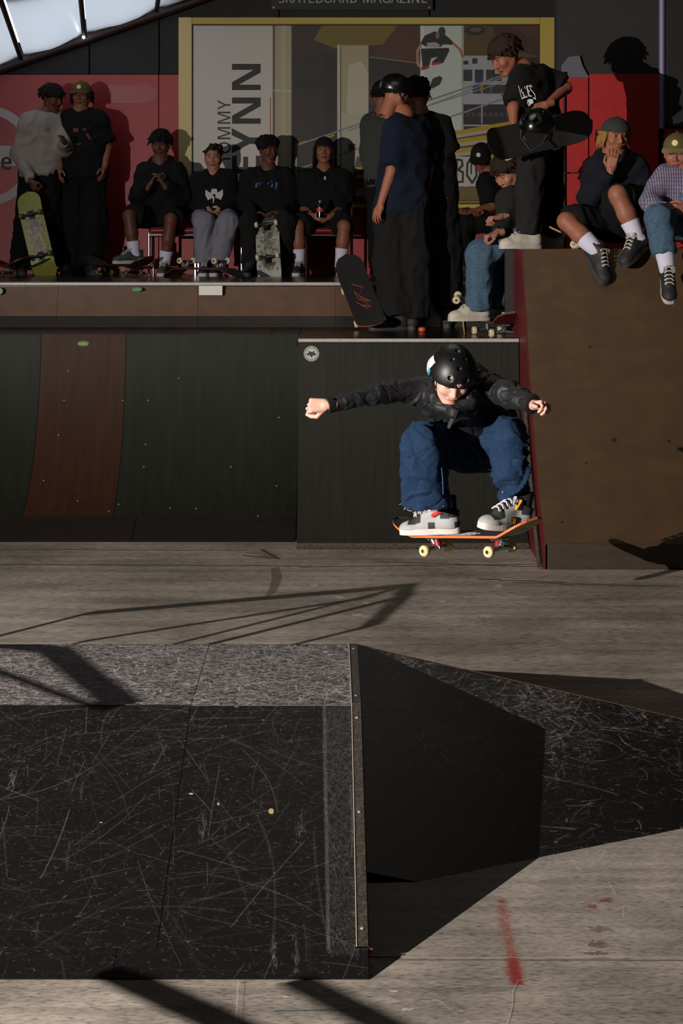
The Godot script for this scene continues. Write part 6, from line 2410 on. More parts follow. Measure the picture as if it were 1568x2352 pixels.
	person({"label": "seated person with a hair bun in a black winged-print hoodie and pale trousers", "d": 16.3, "y": Y2, "face": Vector3(-0.02, -0.05, 1), "skin": pale, "hair": "bun", "hair_mat": hairb, "top": "hoodie", "shirt": black, "pants": palegrey, "shoe": shoe_d, "sole": rubber, "pfit": 1.05, "hs": 0.97,
		"j": {"hd": [490, 363], "nk": [490, 401], "sl": [456, 412], "sr": [525, 410], "el": [444, 470], "wl": [482, 486, -0.26], "er": [541, 470], "wr": [498, 488, -0.26], "hl": [466, 500], "hr": [520, 500], "kl": [468, 512, -0.42], "kr": [524, 512, -0.42], "al": [471, 606, -0.42], "ar": [500, 606, -0.42]},
		"hand_l": {"dir": Vector3(0.5, -0.8, 0.3), "palm": Vector3(1, 0, 0)}, "hand_r": {"dir": Vector3(-0.4, -0.85, 0.3), "palm": Vector3(-1, 0, 0)}, "fl": Vector3(-0.05, 0, 1), "fr": Vector3(-0.15, 0, 1), "ground_fl": Y2, "ground_fr": Y2,
		"print": [{"mb": poly_mb([[[-0.5, -3], [0.5, -3], [0.6, -0.6], [2.2, -1.4], [3.0, 0.4], [2.9, 2.2], [1.2, 1.0], [0.8, 2.4], [-0.8, 2.4], [-1.2, 1.0], [-2.9, 2.2], [-3.0, 0.4], [-2.2, -1.4], [-0.6, -0.6]], [[-0.9, -4.0], [0.9, -4.0], [0.9, -3.4], [-0.9, -3.4]]], 0.026), "at": [492, 450], "mat": white}]})
	person({"label": "seated person in a black blue-lettered sweatshirt with hands on a pale skateboard", "d": 16.3, "y": Y2, "face": Vector3(0.55, -0.05, 0.85), "skin": brown, "hair": "curly", "hair_mat": hairm, "top": "long", "shirt": black, "pants": black2, "shoe": shoe_d, "sole": rubber_d, "tfit": 1.2, "turn": 1.0,
		"j": {"hd": [616, 347], "nk": [616, 391], "sl": [574, 409], "sr": [658, 407], "el": [560, 464], "wl": [582, 492, -0.30], "er": [674, 464], "wr": [645, 490, -0.30], "hl": [592, 500], "hr": [642, 500], "kl": [572, 512, -0.42], "kr": [656, 512, -0.42], "al": [577, 612, -0.40], "ar": [650, 612, -0.36]},
		"hand_l": {"dir": Vector3(0.9, 0.1, 0.3), "palm": Vector3(0, -1, 0.2)}, "hand_r": {"dir": Vector3(-0.9, 0.1, 0.3), "palm": Vector3(0, -1, 0.2)}, "fl": Vector3(-0.2, 0, 1), "fr": Vector3(0.2, 0, 1), "ground_fl": Y2, "ground_fr": Y2,
		"print": [{"mb": poly_mb([[[-5, -1], [-4, -1], [-3.6, 1], [-4.6, 1.1]], [[-3.2, -0.8], [-2.8, -0.8], [-2.8, 1.2], [-3.3, 1.2]], [[-2.2, -0.7], [-1.0, -0.6], [-1.0, -0.2], [-1.8, -0.2], [-1.8, 1.3], [-2.3, 1.3]], [[0.4, -0.8], [0.9, -0.8], [0.9, 1.2], [0.4, 1.2]], [[1.8, -1], [2.6, -1], [2.9, 1.4], [2.2, 2.0], [1.6, 1.3]], [[3.6, -1.8], [4.2, -1.8], [4.8, 1.1], [3.8, 1.1]]], 0.0205), "at": [612, 425], "mat": bluep}]})
	person({"label": "seated long-haired person in a black cap and t-shirt holding a drink bottle", "d": 16.3, "y": Y2, "face": Vector3(0.0, 0.08, 1), "skin": tan_, "hair": "long_cap", "hair_mat": hairm, "cap": capb, "top": "tee", "shirt": black, "pants": black, "shorts": true, "sock": sockm, "shoe": shoe_d, "sole": rubber, "tfit": 1.25, "cap_turn": PI,
		"j": {"hd": [744, 347], "nk": [744, 393], "sl": [702, 411], "sr": [787, 411], "el": [692, 474, 0.02], "wl": [718, 496, -0.28], "er": [792, 472, 0.02], "wr": [757, 497, -0.28], "hl": [722, 503], "hr": [766, 503], "kl": [684, 520, -0.38], "kr": [791, 520, -0.38], "al": [687, 602, -0.36], "ar": [782, 600, -0.36]},
		"hand_l": {"pose": "grip", "dir": Vector3(0.8, -0.2, 0.3), "palm": Vector3(0.5, 0, -1)}, "hand_r": {"pose": "grip", "dir": Vector3(-0.8, -0.3, 0.3), "palm": Vector3(-0.5, 0, -1)}, "fl": Vector3(-0.15, 0, 1), "fr": Vector3(0.2, 0, 1), "ground_fl": Y2, "ground_fr": Y2,
		"print": [{"mb": poly_mb([[[-0.6, -1], [0.6, -1], [0.6, 0.1], [-0.2, 0.1], [-0.2, 0.4], [0.6, 0.4], [0.6, 1], [-0.6, 1]]], 0.014), "at": [746, 409], "mat": white}]})
	# standing group in the middle
	person({"label": "person in a charcoal jacket mostly hidden behind the navy t-shirt", "d": 16.0, "y": Y2, "face": Vector3(0.35, -0.1, -1), "skin": tan_, "hair": "mop", "hair_mat": hairm, "top": "long", "shirt": jacket, "pants": black, "tfit": 1.1, "shoe": shoe_d, "sole": rubber_d,
		"j": {"hd": [880, 222], "nk": [878, 262], "sl": [850, 284], "sr": [915, 284], "el": [844, 352], "wl": [856, 412, -0.05], "er": [922, 352], "wr": [915, 412, -0.05], "hl": [868, 420], "hr": [904, 420], "kl": [868, 525], "kr": [904, 525], "al": [868, 618], "ar": [904, 618]}, "fl": Vector3(0, 0, -1), "fr": Vector3(0.2, 0, -1), "ground_fl": Y2, "ground_fr": Y2})
	var hb := mat("helmet_black", Color(0.035, 0.035, 0.04), 0.3)
	person({"label": "person in a black t-shirt standing with back turned beside the helmeted one", "d": 12.98, "y": Y1, "face": Vector3(-0.1, -0.1, -1), "skin": tan_, "hair": "short", "hair_mat": hairm, "top": "tee", "shirt": black, "pants": black, "tfit": 1.15, "pfit": 1.25, "shoe": shoe_d, "sole": rubber_d, "hs": 1.02,
		"j": {"hd": [957, 219], "nk": [960, 262], "sl": [922, 288], "sr": [1012, 288], "el": [905, 365], "wl": [915, 430], "er": [1032, 362], "wr": [1030, 428, -0.06], "hl": [955, 448], "hr": [1015, 448], "kl": [958, 590], "kr": [1026, 572], "al": [955, 720], "ar": [1030, 700]}, "fl": Vector3(0, 0, -1), "fr": Vector3(0.3, 0, -1), "ground_fl": Y1, "ground_fr": Y1})
	person({"label": "person in a skate helmet and navy t-shirt with hand in pocket", "d": 12.68, "y": Y1, "face": Vector3(0.82, -0.35, -0.5), "skin": skin("skin_warm", Color(0.528, 0.320, 0.240)), "hair": "short_cap", "hair_mat": hairm, "helmet": hb, "top": "tee", "shirt": navy, "pants": black2, "tfit": 1.12, "pfit": 1.42, "turn": -1.0, "shoe": shoe_d, "sole": rubber_d,
		"j": {"hd": [911, 216], "nk": [924, 264], "sl": [906, 298, -0.1], "sr": [963, 294, 0.1], "el": [899, 392, -0.12], "wl": [874, 468, -0.14], "er": [983, 385, 0.15], "wr": [975, 450, 0.1], "hl": [894, 478], "hr": [948, 478], "kl": [898, 600], "kr": [950, 600], "al": [912, 726, -0.04], "ar": [950, 730]}, "fl": Vector3(-1, 0, 0.25), "fr": Vector3(0.3, 0, -1), "ground_fl": Y1, "ground_fr": Y1, "hem": 0.0})
	# right-hand group
	person({"label": "person in a dark cap sitting in profile looking at a red phone", "d": 15.85, "y": Y2, "face": Vector3(-0.25, -0.55, 0.8), "skin": tan_, "cap": capb, "badge": white, "hair": "short_cap", "hair_mat": hairm, "top": "tee", "shirt": black, "pants": black, "shoe": shoe_d, "sole": rubber_d, "turn": 1.0,
		"j": {"hd": [1105, 362, -0.05], "nk": [1128, 400], "sl": [1114, 418, -0.12], "sr": [1158, 414, 0.1], "el": [1129, 474, -0.16], "wl": [1086, 486, -0.26], "er": [1168, 470, 0.1], "wr": [1108, 490, -0.2], "hl": [1138, 508, -0.08], "hr": [1150, 508, 0.1], "kl": [1060, 512, -0.2], "kr": [1068, 512, 0.12], "al": [1058, 612, -0.2], "ar": [1068, 612, 0.12]},
		"hand_l": {"pose": "relax", "palm": Vector3(0, 1, 0)}, "hand_r": {"pose": "relax", "palm": Vector3(0, 1, 0)}, "fl": Vector3(-1, 0, 0.2), "fr": Vector3(-1, 0, 0.1), "ground_fl": Y2, "ground_fr": Y2})
	person({"label": "person in light blue jeans bent over, steadying a skateboard between the knees", "d": 12.0, "y": Y1, "face": Vector3(-0.72, -0.6, 0.55), "skin": pale, "hair": "mop", "hair_mat": hairb, "top": "long", "shirt": cloth("cloth_grey_green", Color(0.10, 0.10, 0.095)), "pants": jeans, "pfit": 0.98, "shoe": shoe_w, "sole": rubber, "turn": 1.0, "hs": 1.0,
		"j": {"hd": [1166, 396, -0.12], "nk": [1189, 436], "sl": [1168, 452, -0.14], "sr": [1215, 450, 0.12], "el": [1158, 512, -0.16], "wl": [1142, 536, -0.30], "er": [1190, 505, 0.05], "wr": [1152, 498, -0.22], "hl": [1186, 542, -0.1], "hr": [1192, 540, 0.12], "kl": [1102, 584, -0.22], "kr": [1134, 572, 0.0], "al": [1098, 716, -0.20], "ar": [1146, 712, -0.04]},
		"hand_l": {"pose": "grip", "dir": Vector3(-0.9, -0.25, 0.3), "palm": Vector3(0, -1, 0)}, "hand_r": {"pose": "grip", "dir": Vector3(-1, -0.1, 0.3), "palm": Vector3(0, -1, 0)}, "fl": Vector3(-0.96, 0, 0.3), "fr": Vector3(-0.96, 0, 0.25), "ground_fl": Y1 + 0.10, "ground_fr": Y1 + 0.105})
	person({"label": "person in a black white-lettered t-shirt standing on the ramp corner looking down", "d": 11.66, "y": Y3, "face": Vector3(-0.80, -0.52, 0.42), "skin": skin("skin_warm2", Color(0.480, 0.288, 0.216)), "hair": "mop", "hair_mat": hairb, "top": "tee", "shirt": black, "pants": cloth("cloth_washed_black", Color(0.11, 0.10, 0.104)), "tfit": 1.0, "pfit": 1.0, "shoe": shoe_w, "sole": rubber, "turn": 1.0, "build": 0.92, "hs": 1.0, "hemup": -0.01,
		"j": {"hd": [1160, 130, -0.05], "nk": [1198, 158], "sl": [1192, 180, -0.13], "sr": [1246, 176, 0.1], "el": [1178, 250, -0.2], "wl": [1180, 300, -0.28], "er": [1300, 202, 0.06], "wr": [1256, 240, -0.14], "hl": [1226, 322, -0.06], "hr": [1258, 322, 0.1], "kl": [1216, 440, -0.12], "kr": [1262, 440, 0.12], "al": [1216, 540, -0.1], "ar": [1268, 546, 0.14]},
		"hand_l": {"pose": "grip"}, "hand_r": {"pose": "relax", "dir": Vector3(-0.85, -0.3, 0.3), "palm": Vector3(0, -0.5, -1)}, "fl": Vector3(-0.95, 0, 0.3), "fr": Vector3(-0.8, 0, 0.4), "ground_fl": Y3, "ground_fr": Y3,
		"print": [{"mb": print_tee(), "at": [1212, 216], "mat": white, "skew": Vector3(0, -0.12, 0)}]})
	person({"label": "person in a grey cap and navy hoodie sitting with one knee up", "d": 11.5, "y": Y3, "face": Vector3(0.28, -0.12, 0.95), "skin": skin("skin_warm3", Color(0.512, 0.320, 0.240)), "hair": "mid_cap", "hair_mat": blond, "cap": capg, "cap_turn": PI, "top": "hoodie", "shirt": darknavy, "pants": black, "shorts": true, "sock": sockm, "shoe": shoe_d, "sole": rubber_d, "lace": rubber, "tfit": 1.05, "hs": 0.98,
		"j": {"hd": [1411, 314], "nk": [1409, 356], "sl": [1370, 384], "sr": [1458, 380], "el": [1352, 452, -0.1], "wl": [1402, 392, -0.24], "er": [1480, 440, -0.06], "wr": [1440, 470, -0.25], "hl": [1388, 510], "hr": [1432, 510], "kl": [1300, 508, -0.26], "kr": [1418, 446, -0.34], "al": [1372, 577, -0.36], "ar": [1463, 548, -0.36]},
		"hand_l": {"pose": "relax", "dir": Vector3(0.15, 0.95, 0.1), "palm": Vector3(0.2, 0, -1)}, "hand_r": {"pose": "grip", "palm": Vector3(-0.4, 0, -1)}, "fl": Vector3(0.35, -0.75, 0.55), "fr": Vector3(-0.7, -0.55, 0.6)})
	person({"label": "person in a khaki cap, plaid shirt and jeans at the right edge", "d": 11.3, "y": Y3, "face": Vector3(-0.35, -0.2, 0.92), "skin": skin("skin_rosy", Color(0.528, 0.336, 0.280)), "hair": "short_cap", "hair_mat": blond, "cap": capo, "brim": brimk, "badge": badge, "top": "long", "shirt": plaid(), "pants": jeans, "sock": sockm, "shoe": shoe_d, "sole": rubber, "hs": 1.0, "hem": 0.30, "pfit": 0.92,
		"j": {"hd": [1556, 352], "nk": [1568, 396], "sl": [1524, 408], "sr": [1618, 406], "el": [1492, 466, -0.1], "wl": [1526, 480, -0.32], "er": [1640, 470, -0.06], "wr": [1580, 478, -0.34], "hl": [1550, 505], "hr": [1600, 505], "kl": [1513, 500, -0.40], "kr": [1608, 500, -0.40], "al": [1533, 622, -0.46], "ar": [1625, 622, -0.46]},
		"hand_l": {"pose": "grip", "dir": Vector3(0.85, -0.3, 0.2), "palm": Vector3(0.2, 0, -1)}, "hand_r": {"pose": "grip", "dir": Vector3(-0.9, -0.1, 0.2), "palm": Vector3(0, 0, -1)}, "fl": Vector3(-0.05, -0.62, 0.75), "fr": Vector3(0.1, -0.62, 0.75)})


func print_tee() -> MB:
	# tall hand-drawn capitals in outline above a pale skull-like smear
	var polys := []
	var stroke := func(ps: Array, w: float):
		for k in ps.size() - 1:
			var a := Vector2(ps[k][0], ps[k][1])
			var b := Vector2(ps[k + 1][0], ps[k + 1][1])
			var o := (b - a).normalized().orthogonal() * w
			var e := (b - a).normalized() * w * 0.5
			polys.append([[a.x + o.x - e.x, a.y + o.y - e.y], [b.x + o.x + e.x, b.y + o.y + e.y], [b.x - o.x + e.x, b.y - o.y + e.y], [a.x - o.x - e.x, a.y - o.y - e.y]])
	stroke.call([[-5, -2], [-5, 2.4], [-3.8, 2.6], [-3.4, 1.6], [-4.2, 0.6], [-3.2, -0.2], [-3.4, -1.6], [-5, -2]], 0.2)
	stroke.call([[-2.8, -1.4], [-2.9, 2.2], [-1.9, 2.6], [-1.6, -1.2], [-2.8, -1.4]], 0.2)
	stroke.call([[-1.2, -1.2], [-1.0, 2.6], [0.1, -0.8], [0.3, 2.8]], 0.22)
	stroke.call([[2.0, 3.0], [0.9, 2.9], [0.8, -0.6], [2.2, -0.6]], 0.22)
	stroke.call([[0.9, 1.2], [1.8, 1.2]], 0.2)
	stroke.call([[4.2, 3.0], [3.0, 3.4], [2.7, 1.9], [4.6, 0.4], [4.4, -1.4], [2.9, -1.2]], 0.24)
	polys.append([[-1.6, -2.2], [0.8, -1.6], [2.4, -1.8], [2.2, -3.0], [0.2, -3.6], [-1.8, -4.6], [-2.2, -3.4]])
	return poly_mb(polys, 0.0180)


func plaid() -> StandardMaterial3D:
	var p := Pic.new(256, 256, Color(0.50, 0.47, 0.56))
	for k in 16:
		p.rect(k * 16, 0, k * 16 + 5, 256, Color(0.20, 0.18, 0.26), 0.85)
		p.rect(k * 16 + 8, 0, k * 16 + 10, 256, Color(0.72, 0.70, 0.76), 0.8)
	for k in 10:
		p.rect(0, k * 25.6, 256, k * 25.6 + 4, Color(0.22, 0.19, 0.28), 0.6)
	var m := cloth("cloth_plaid", Color(0.9, 0.9, 0.9))
	return grain(m, p.tex(), Vector3(4.2, 4.2, 4.2))


# ---------------------------------------------------------------- the skater in the air
func build_skater() -> void:
	var J := {}
	var px := {"hd": [1037, 866, 8.17], "nk": [1042, 893, 8.30], "sl": [958, 897, 8.36], "sr": [1118, 888, 8.36], "el": [858, 905, 8.22], "wl": [754, 930, 8.12], "er": [1170, 906, 8.13], "wr": [1226, 930, 7.95],
		"hl": [1046, 1018, 8.56], "hr": [1120, 1014, 8.64], "kl": [962, 1028, 8.22], "kr": [1166, 1006, 8.28], "al": [1002, 1166, 8.44], "ar": [1180, 1160, 8.26]}
	for k in px:
		J[k] = spot(px[k][0], px[k][1], px[k][2])
	var pel: Vector3 = (J.hl + J.hr) / 2
	var t := thing("person", "skater in helmet, black jacket and blue jeans crouching in mid-air on a skateboard", "person", Vector3(pel.x, 0.36, pel.z))
	var lo := Vector3(99, 99, 99)
	var hi := -lo
	for k in J:
		lo = lo.min(J[k]); hi = hi.max(J[k])
	lo -= Vector3(0.16, 0.14, 0.16)
	hi += Vector3(0.16, 0.20, 0.16)
	# skin
	var s := SD.new(lo, hi, 0.012)
	s.cap(J.nk, pel, 0.075, 0.085, 0.04)
	s.cap(J.sl, J.sr, 0.04, 0.04, 0.03)
	for q in [["sl", "el", "wl"], ["sr", "er", "wr"]]:
		s.cap(J[q[0]], J[q[1]], 0.042, 0.034, 0.02)
		s.cap(J[q[1]], J[q[2]], 0.034, 0.024, 0.02)
	for q in [["hl", "kl", "al"], ["hr", "kr", "ar"]]:
		s.cap(J[q[0]], J[q[1]], 0.07, 0.05, 0.03)
		s.cap(J[q[1]], J[q[2]], 0.05, 0.034, 0.02)
	s.cap(J.hd - Vector3(0, 0.03, -0.0) + Vector3(0, 0, -0.03), J.nk, 0.048, 0.052, 0.03)
	var m := s.build(MB.new())
	var hx := Transform3D(axes(Vector3(0.10, -0.60, 0.80), Vector3(0.07, 1, 0)), J.hd)
	m.add(head_mb(0.0032, true), hx)
	var lh := hand_mb(82.0, -0.02, 0.0030, 0.9)
	var fd := Vector3(-0.97, -0.02, 0.12).normalized()
	var pm := Vector3(-0.05, -0.30, -1.0)
	pm = (pm - fd * pm.dot(fd)).normalized()
	m.add(lh, Transform3D(Basis(fd, -pm.cross(fd), pm) * Basis.from_scale(Vector3(0.90, 0.92, 0.95)), J.wl + fd * 0.006))
	var rh := hand_mb(58.0, 0.10, 0.0030, 0.25)
	fd = Vector3(0.55, 0.10, 0.80).normalized()
	pm = Vector3(-0.35, -0.92, 0.15)
	pm = (pm - fd * pm.dot(fd)).normalized()
	m.add(rh, Transform3D(Basis(fd, pm.cross(fd), pm) * Basis.from_scale(Vector3(0.90, 0.90, 0.90)), J.wr))
	var sk := skin("skin_skater", Color(0.88, 0.68, 0.61))
	wpart(m, "body", sk, t)
	# jeans
	var denim := cloth("denim_dark", Color(0.135, 0.225, 0.335), 0.9)
	var dp := noise_tex(0.035, 91, Color(0.74, 0.77, 0.82), Color(1, 1, 1), 512, 5)
	grain(denim, dp, Vector3(2.6, 2.6, 2.6))
	s = SD.new(lo, hi, 0.0072)
	s.cap(J.hl, J.hr, 0.105, 0.105, 0.04)
	s.cap(pel, pel + Vector3(-0.03, 0.10, 0.10), 0.12, 0.11, 0.05)
	s.cap(J.hl, J.kl + Vector3(0.012, 0.008, -0.03), 0.105, 0.098, 0.04)
	var hem_l := spot(976, 1150, 8.31)
	s.cap(J.kl + Vector3(0.010, 0, -0.01), hem_l, 0.094, 0.107, 0.03, false, true)
	s.cap(spot(985, 1085, 8.28), hem_l + Vector3(0.02, 0, 0), 0.085, 0.105, 0.03, false, true)
	s.cap(J.hr, J.kr + Vector3(0, 0, -0.03), 0.105, 0.092, 0.04)
	var hem_r := spot(1183, 1150, 8.26)
	s.cap(J.kr, spot(1172, 1078, 8.22), 0.092, 0.080, 0.03)
	s.cap(spot(1172, 1078, 8.22), hem_r, 0.080, 0.056, 0.03, false, true)
	s.cap(spot(1060, 1050, 8.50), spot(1110, 1046, 8.52), 0.072, 0.075, 0.05)
	m = s.build(MB.new())
	folds(m, [[J.hl, J.kl, 0.026, 56.0], [J.hr, J.kr, 0.020, 56.0], [J.kl, hem_l, 0.014, 40.0], [J.kr, hem_r, 0.026, 66.0]], 0.010, 0.007, 7.0)
	var jeans := wpart(m, "jeans", denim, t)
	# worn seams: fly, inner legs, knee
	var pale := mat("denim_seam", Color(0.24, 0.36, 0.52), 0.9)
	var seam := func(ps: Array, w: float):
		var pl := []
		for k in ps.size() - 1:
			var a: Vector2 = ps[k]
			var b: Vector2 = ps[k + 1]
			var n := int((b - a).length() / 6.0) + 1
			for i in n:
				var p := a.lerp(b, float(i) / n)
				var q := a.lerp(b, float(i + 1) / n)
				var o := (b - a).normalized().orthogonal() * w
				pl.append([[p.x + o.x, -(p.y + o.y)], [q.x + o.x, -(q.y + o.y)], [q.x - o.x, -(q.y - o.y)], [p.x - o.x, -(p.y - o.y)]])
		var fm := poly_mb(pl, 8.0 / F)
		var o3 := spot(0, 0, 8.0)
		wpart(project(fm, s, o3, Vector3.RIGHT, Vector3.UP, 0.0035), "seam", pale, jeans)
	seam.call([Vector2(1012, 1062), Vector2(1016, 1100), Vector2(1018, 1165)], 1.0)
	seam.call([Vector2(1066, 1000), Vector2(1082, 1024), Vector2(1098, 1044), Vector2(1108, 1068)], 1.2)
	seam.call([Vector2(1104, 1052), Vector2(1112, 1070), Vector2(1125, 1080)], 0.9)
	# frayed hems
	var fray := mat("frayed_thread", Color(0.66, 0.68, 0.70), 0.9)
	var r := RandomNumberGenerator.new()
	r.seed = 9
	m = MB.new()
	for q in [[J.kl, hem_l, 0.106, 84], [spot(1172, 1078, 8.22), hem_r, 0.055, 60]]:
		var ax: Vector3 = (q[1] - q[0]).normalized()
		var e1 := ax.cross(Vector3.BACK).normalized()
		var e2 := ax.cross(e1)
		for k in q[3]:
			var a: float = TAU * k / q[3] + r.randf() * 0.05
			var p: Vector3 = q[1] + (e1 * cos(a) + e2 * sin(a)) * q[2] * (0.97 + r.randfn(0, 0.02)) - ax * 0.002
			m.tube([p, p + ax * r.randf_range(0.003, 0.007) + Vector3(r.randfn(0, 0.003), 0, r.randfn(0, 0.003)), p + ax * r.randf_range(0.006, 0.012) + Vector3(r.randfn(0, 0.005), 0, r.randfn(0, 0.004))], 0.0012, 4)
	for q in [[1034, 1166, 8.30], [1153, 1132, 8.22]]:
		var p := spot(q[0], q[1], q[2])
		m.tube([p, p + Vector3(0.008, 0.012, 0.004), p + Vector3(0.003, 0.026, 0.004), p + Vector3(0.010, 0.030, 0.002)], 0.0022, 5)
	var fr := wpart(m, "frayed_hem", fray, jeans, "white frayed threads along the hem")
	fr.set_meta("kind", "stuff")
	# jacket
	var shell := cloth("jacket_black", Color(0.088, 0.092, 0.105), 0.58)
	shell.metallic_specular = 0.5
	s = SD.new(lo, hi, 0.0060)
	s.cap(spot(985, 910, 8.34), spot(1035, 968, 8.46), 0.068, 0.076, 0.05)
	s.cap(spot(1100, 900, 8.36), spot(1146, 952, 8.50), 0.082, 0.080, 0.05)
	s.cap(spot(1045, 920, 8.30), spot(1086, 968, 8.46), 0.088, 0.092, 0.05)
	s.cap(spot(1085, 900, 8.52), spot(1100, 960, 8.62), 0.11, 0.11, 0.05)
	s.cap(J.sl, J.sr, 0.062, 0.064, 0.05)
	s.cap(J.sl + Vector3(0.02, 0, 0), J.el, 0.058, 0.044, 0.03)
	s.cap(J.el, J.wl + Vector3(0.006, 0, 0), 0.043, 0.033, 0.03, false, true)
	s.cap(J.sr, J.er, 0.064, 0.058, 0.03)
	s.cap(J.er, J.wr + (J.er - J.wr).normalized() * 0.012, 0.057, 0.043, 0.03, false, true)
	# collar and hood
	s.cap(spot(998, 906, 8.26), spot(1010, 930, 8.20), 0.036, 0.032, 0.02)
	s.cap(spot(1010, 930, 8.20), spot(1042, 949, 8.13), 0.032, 0.024, 0.02)
	s.cap(spot(1042, 949, 8.13), spot(1078, 922, 8.18), 0.024, 0.034, 0.02)
	s.cap(spot(1078, 922, 8.18), spot(1085, 895, 8.24), 0.034, 0.034, 0.02)
	s.ell(spot(1088, 862, 8.40), Vector3(0.058, 0.064, 0.07), 0.04)
	s.ell(spot(1050, 870, 8.46), Vector3(0.085, 0.06, 0.06), 0.04)
	m = s.build(MB.new())
	folds(m, [[J.sl, J.el, 0.010, 84.0], [J.el, J.wl, 0.005, 96.0], [J.sr, J.er, 0.010, 88.0], [J.er, J.wr, 0.005, 90.0], [spot(1000, 900, 8.3), spot(1110, 985, 8.4), 0.010, 76.0]], 0.005, 0.0052, 10.0)
	var jk := wpart(m, "jacket", shell, t)
	m = MB.new()           # elastic cuffs
	for q in [["el", "wl", 0.0365], ["er", "wr", 0.0435]]:
		var dv: Vector3 = (J[q[1]] - J[q[0]]).normalized()
		var e: Vector3 = J[q[1]] + dv * (0.006 if q[0] == "el" else -0.006)
		m = MB.new()
		m.tube([e - dv * 0.022, e - dv * 0.010, e + dv * 0.002], [q[2] * 1.02, q[2] * 1.05, q[2] * 0.93], 20)
		wpart(m, "cuff", mat("cuff_black", Color(0.05, 0.05, 0.055), 0.7), jk)
	# hem band, drawn tab, small logo
	var band := poly_mb([[[1006, -984], [1030, -983], [1052, -992], [1078, -1000], [1076, -1008], [1050, -1001], [1028, -991], [1006, -990]]], 8.0 / F)
	wpart(project(band, s, spot(0, 0, 8.0), Vector3.RIGHT, Vector3.UP, 0.010), "hem_band", mat("band_grey", Color(0.14, 0.14, 0.15), 0.6), jk)
	var tab := poly_mb([[[1040, -948], [1052, -944], [1046, -958], [1040, -968], [1033, -984], [1024, -986], [1030, -970]]], 8.0 / F)
	wpart(project(tab, s, spot(0, 0, 8.0), Vector3.RIGHT, Vector3.UP, 0.012), "pull_tab", mat("tab_grey", Color(0.20, 0.20, 0.215), 0.6), jk)
	var lg := poly_mb([[[1084, -952], [1090, -948], [1098, -943], [1094, -949], [1088, -953]]], 8.0 / F)
	wpart(project(lg, s, spot(0, 0, 8.0), Vector3.RIGHT, Vector3.UP, 0.011), "logo", mat("logo_grey", Color(0.62, 0.62, 0.64), 0.5), jk)
	skater_helmet(t, hx)
	skater_shoes(t)
	# his board
	var u := Vector3(0.75, 0.10, 0.66).normalized()
	var top := mat("grip_plum", Color(0.27, 0.22, 0.25), 0.75)
	grain(top, noise_tex(0.3, 77, Color(0.7, 0.7, 0.7), Color(1, 1, 1), 128, 3), Vector3(8, 8, 8))
	var wood := mat("board_yellow", Color(0.52, 0.46, 0.06), 0.35)
	var bx := Transform3D(axes(u, Vector3.UP), Vector3(0.63, 0.3615, -8.4))
	var b := make_board("skateboard", "orange-edged skateboard with cream wheels under the jumping skater's shoes", "", bx, wood, top, mat("edge_orange", Color(0.86, 0.42, 0.20), 0.5), mat("wheel_ivory", Color(0.86, 0.80, 0.60), 0.4), mat("truck_bright", Color(0.72, 0.72, 0.73), 0.28, 0.95))
	m = MB.new()
	for z in [-0.185, 0.185]:
		for xx in [-0.020, 0.020]:
			for zz in [-0.026, 0.026]:
				m = MB.new()
				m.tube([Vector3(xx, 0.066, z + zz), Vector3(xx, 0.073, z + zz)], 0.005, 6)
				part(m, "bolt", M.chrome, b)
		m = MB.new()
		var sg := 1.0 if z > 0 else -1.0
		m.tube([Vector3(0, 0.040, z - sg * 0.0145), Vector3(0, 0.068, z - sg * 0.006)], 0.0162, 12)
		part(m, "bushing", mat("bushing_red", Color(0.60, 0.08, 0.07), 0.4), b)
	m = MB.new()
	for k in 9:
		m.tube([Vector3(-0.05 + k * 0.012, 0.0948, -0.10 + 0.02 * sin(k * 1.7)), Vector3(-0.045 + k * 0.012, 0.0948, 0.03 + 0.03 * cos(k * 2.1))], 0.0025, 5)
	var chalk := part(m, "scuff", mat("scuff_white", Color(0.6, 0.57, 0.58), 0.9), b, "pale scuffs on the grip tape")
	chalk.set_meta("kind", "stuff")


# cloth folds running round each limb, deeper where noise says so, on top of broad creases
func folds(m: MB, limbs: Array, amp: float, line := 0.0, dense := 10.0) -> void:
	for k in m.v.size():
		var p := m.v[k]
		var off := amp * (0.5 - absf(soft.get_noise_3dv(p * Vector3(6.0, 4.2, 6.0))) * 2.6)
		if line > 0.0:              # sharp creases
			var w1 := soft.get_noise_3dv(p * dense)
			var w2 := soft.get_noise_3dv(p * Vector3(dense * 0.7, dense * 1.5, dense * 0.7) + Vector3(3, 7, 1))
			off -= line * (pow(1.0 - absf(w1), 9.0) + 0.8 * pow(1.0 - absf(w2), 10.0)) - line * 0.4
		for l in limbs:
			var a: Vector3 = l[0]
			var ab: Vector3 = l[1] - a
			var tt := (p - a).dot(ab) / ab.length_squared()
			if tt > -0.15 and tt < 1.15:
				var rad := (p - a - ab * clampf(tt, 0.0, 1.0)).length()
				if rad < 0.14:
					var w := smoothstep(-0.15, 0.15, tt) * (1.0 - smoothstep(0.85, 1.15, tt))
					var ph: float = tt * ab.length() * l[3] + soft.get_noise_3dv(p * 3.5) * 9.0
					off += float(l[2]) * w * (pow(1.0 - absf(sin(ph * 0.5)), 2.6) - 0.25) * clampf(0.4 + soft.get_noise_3dv(p * 4.0 + Vector3(5, 1, 8)) * 1.8, 0.0, 1.0)
		m.v[k] += m.n[k] * off
	m.renormal()


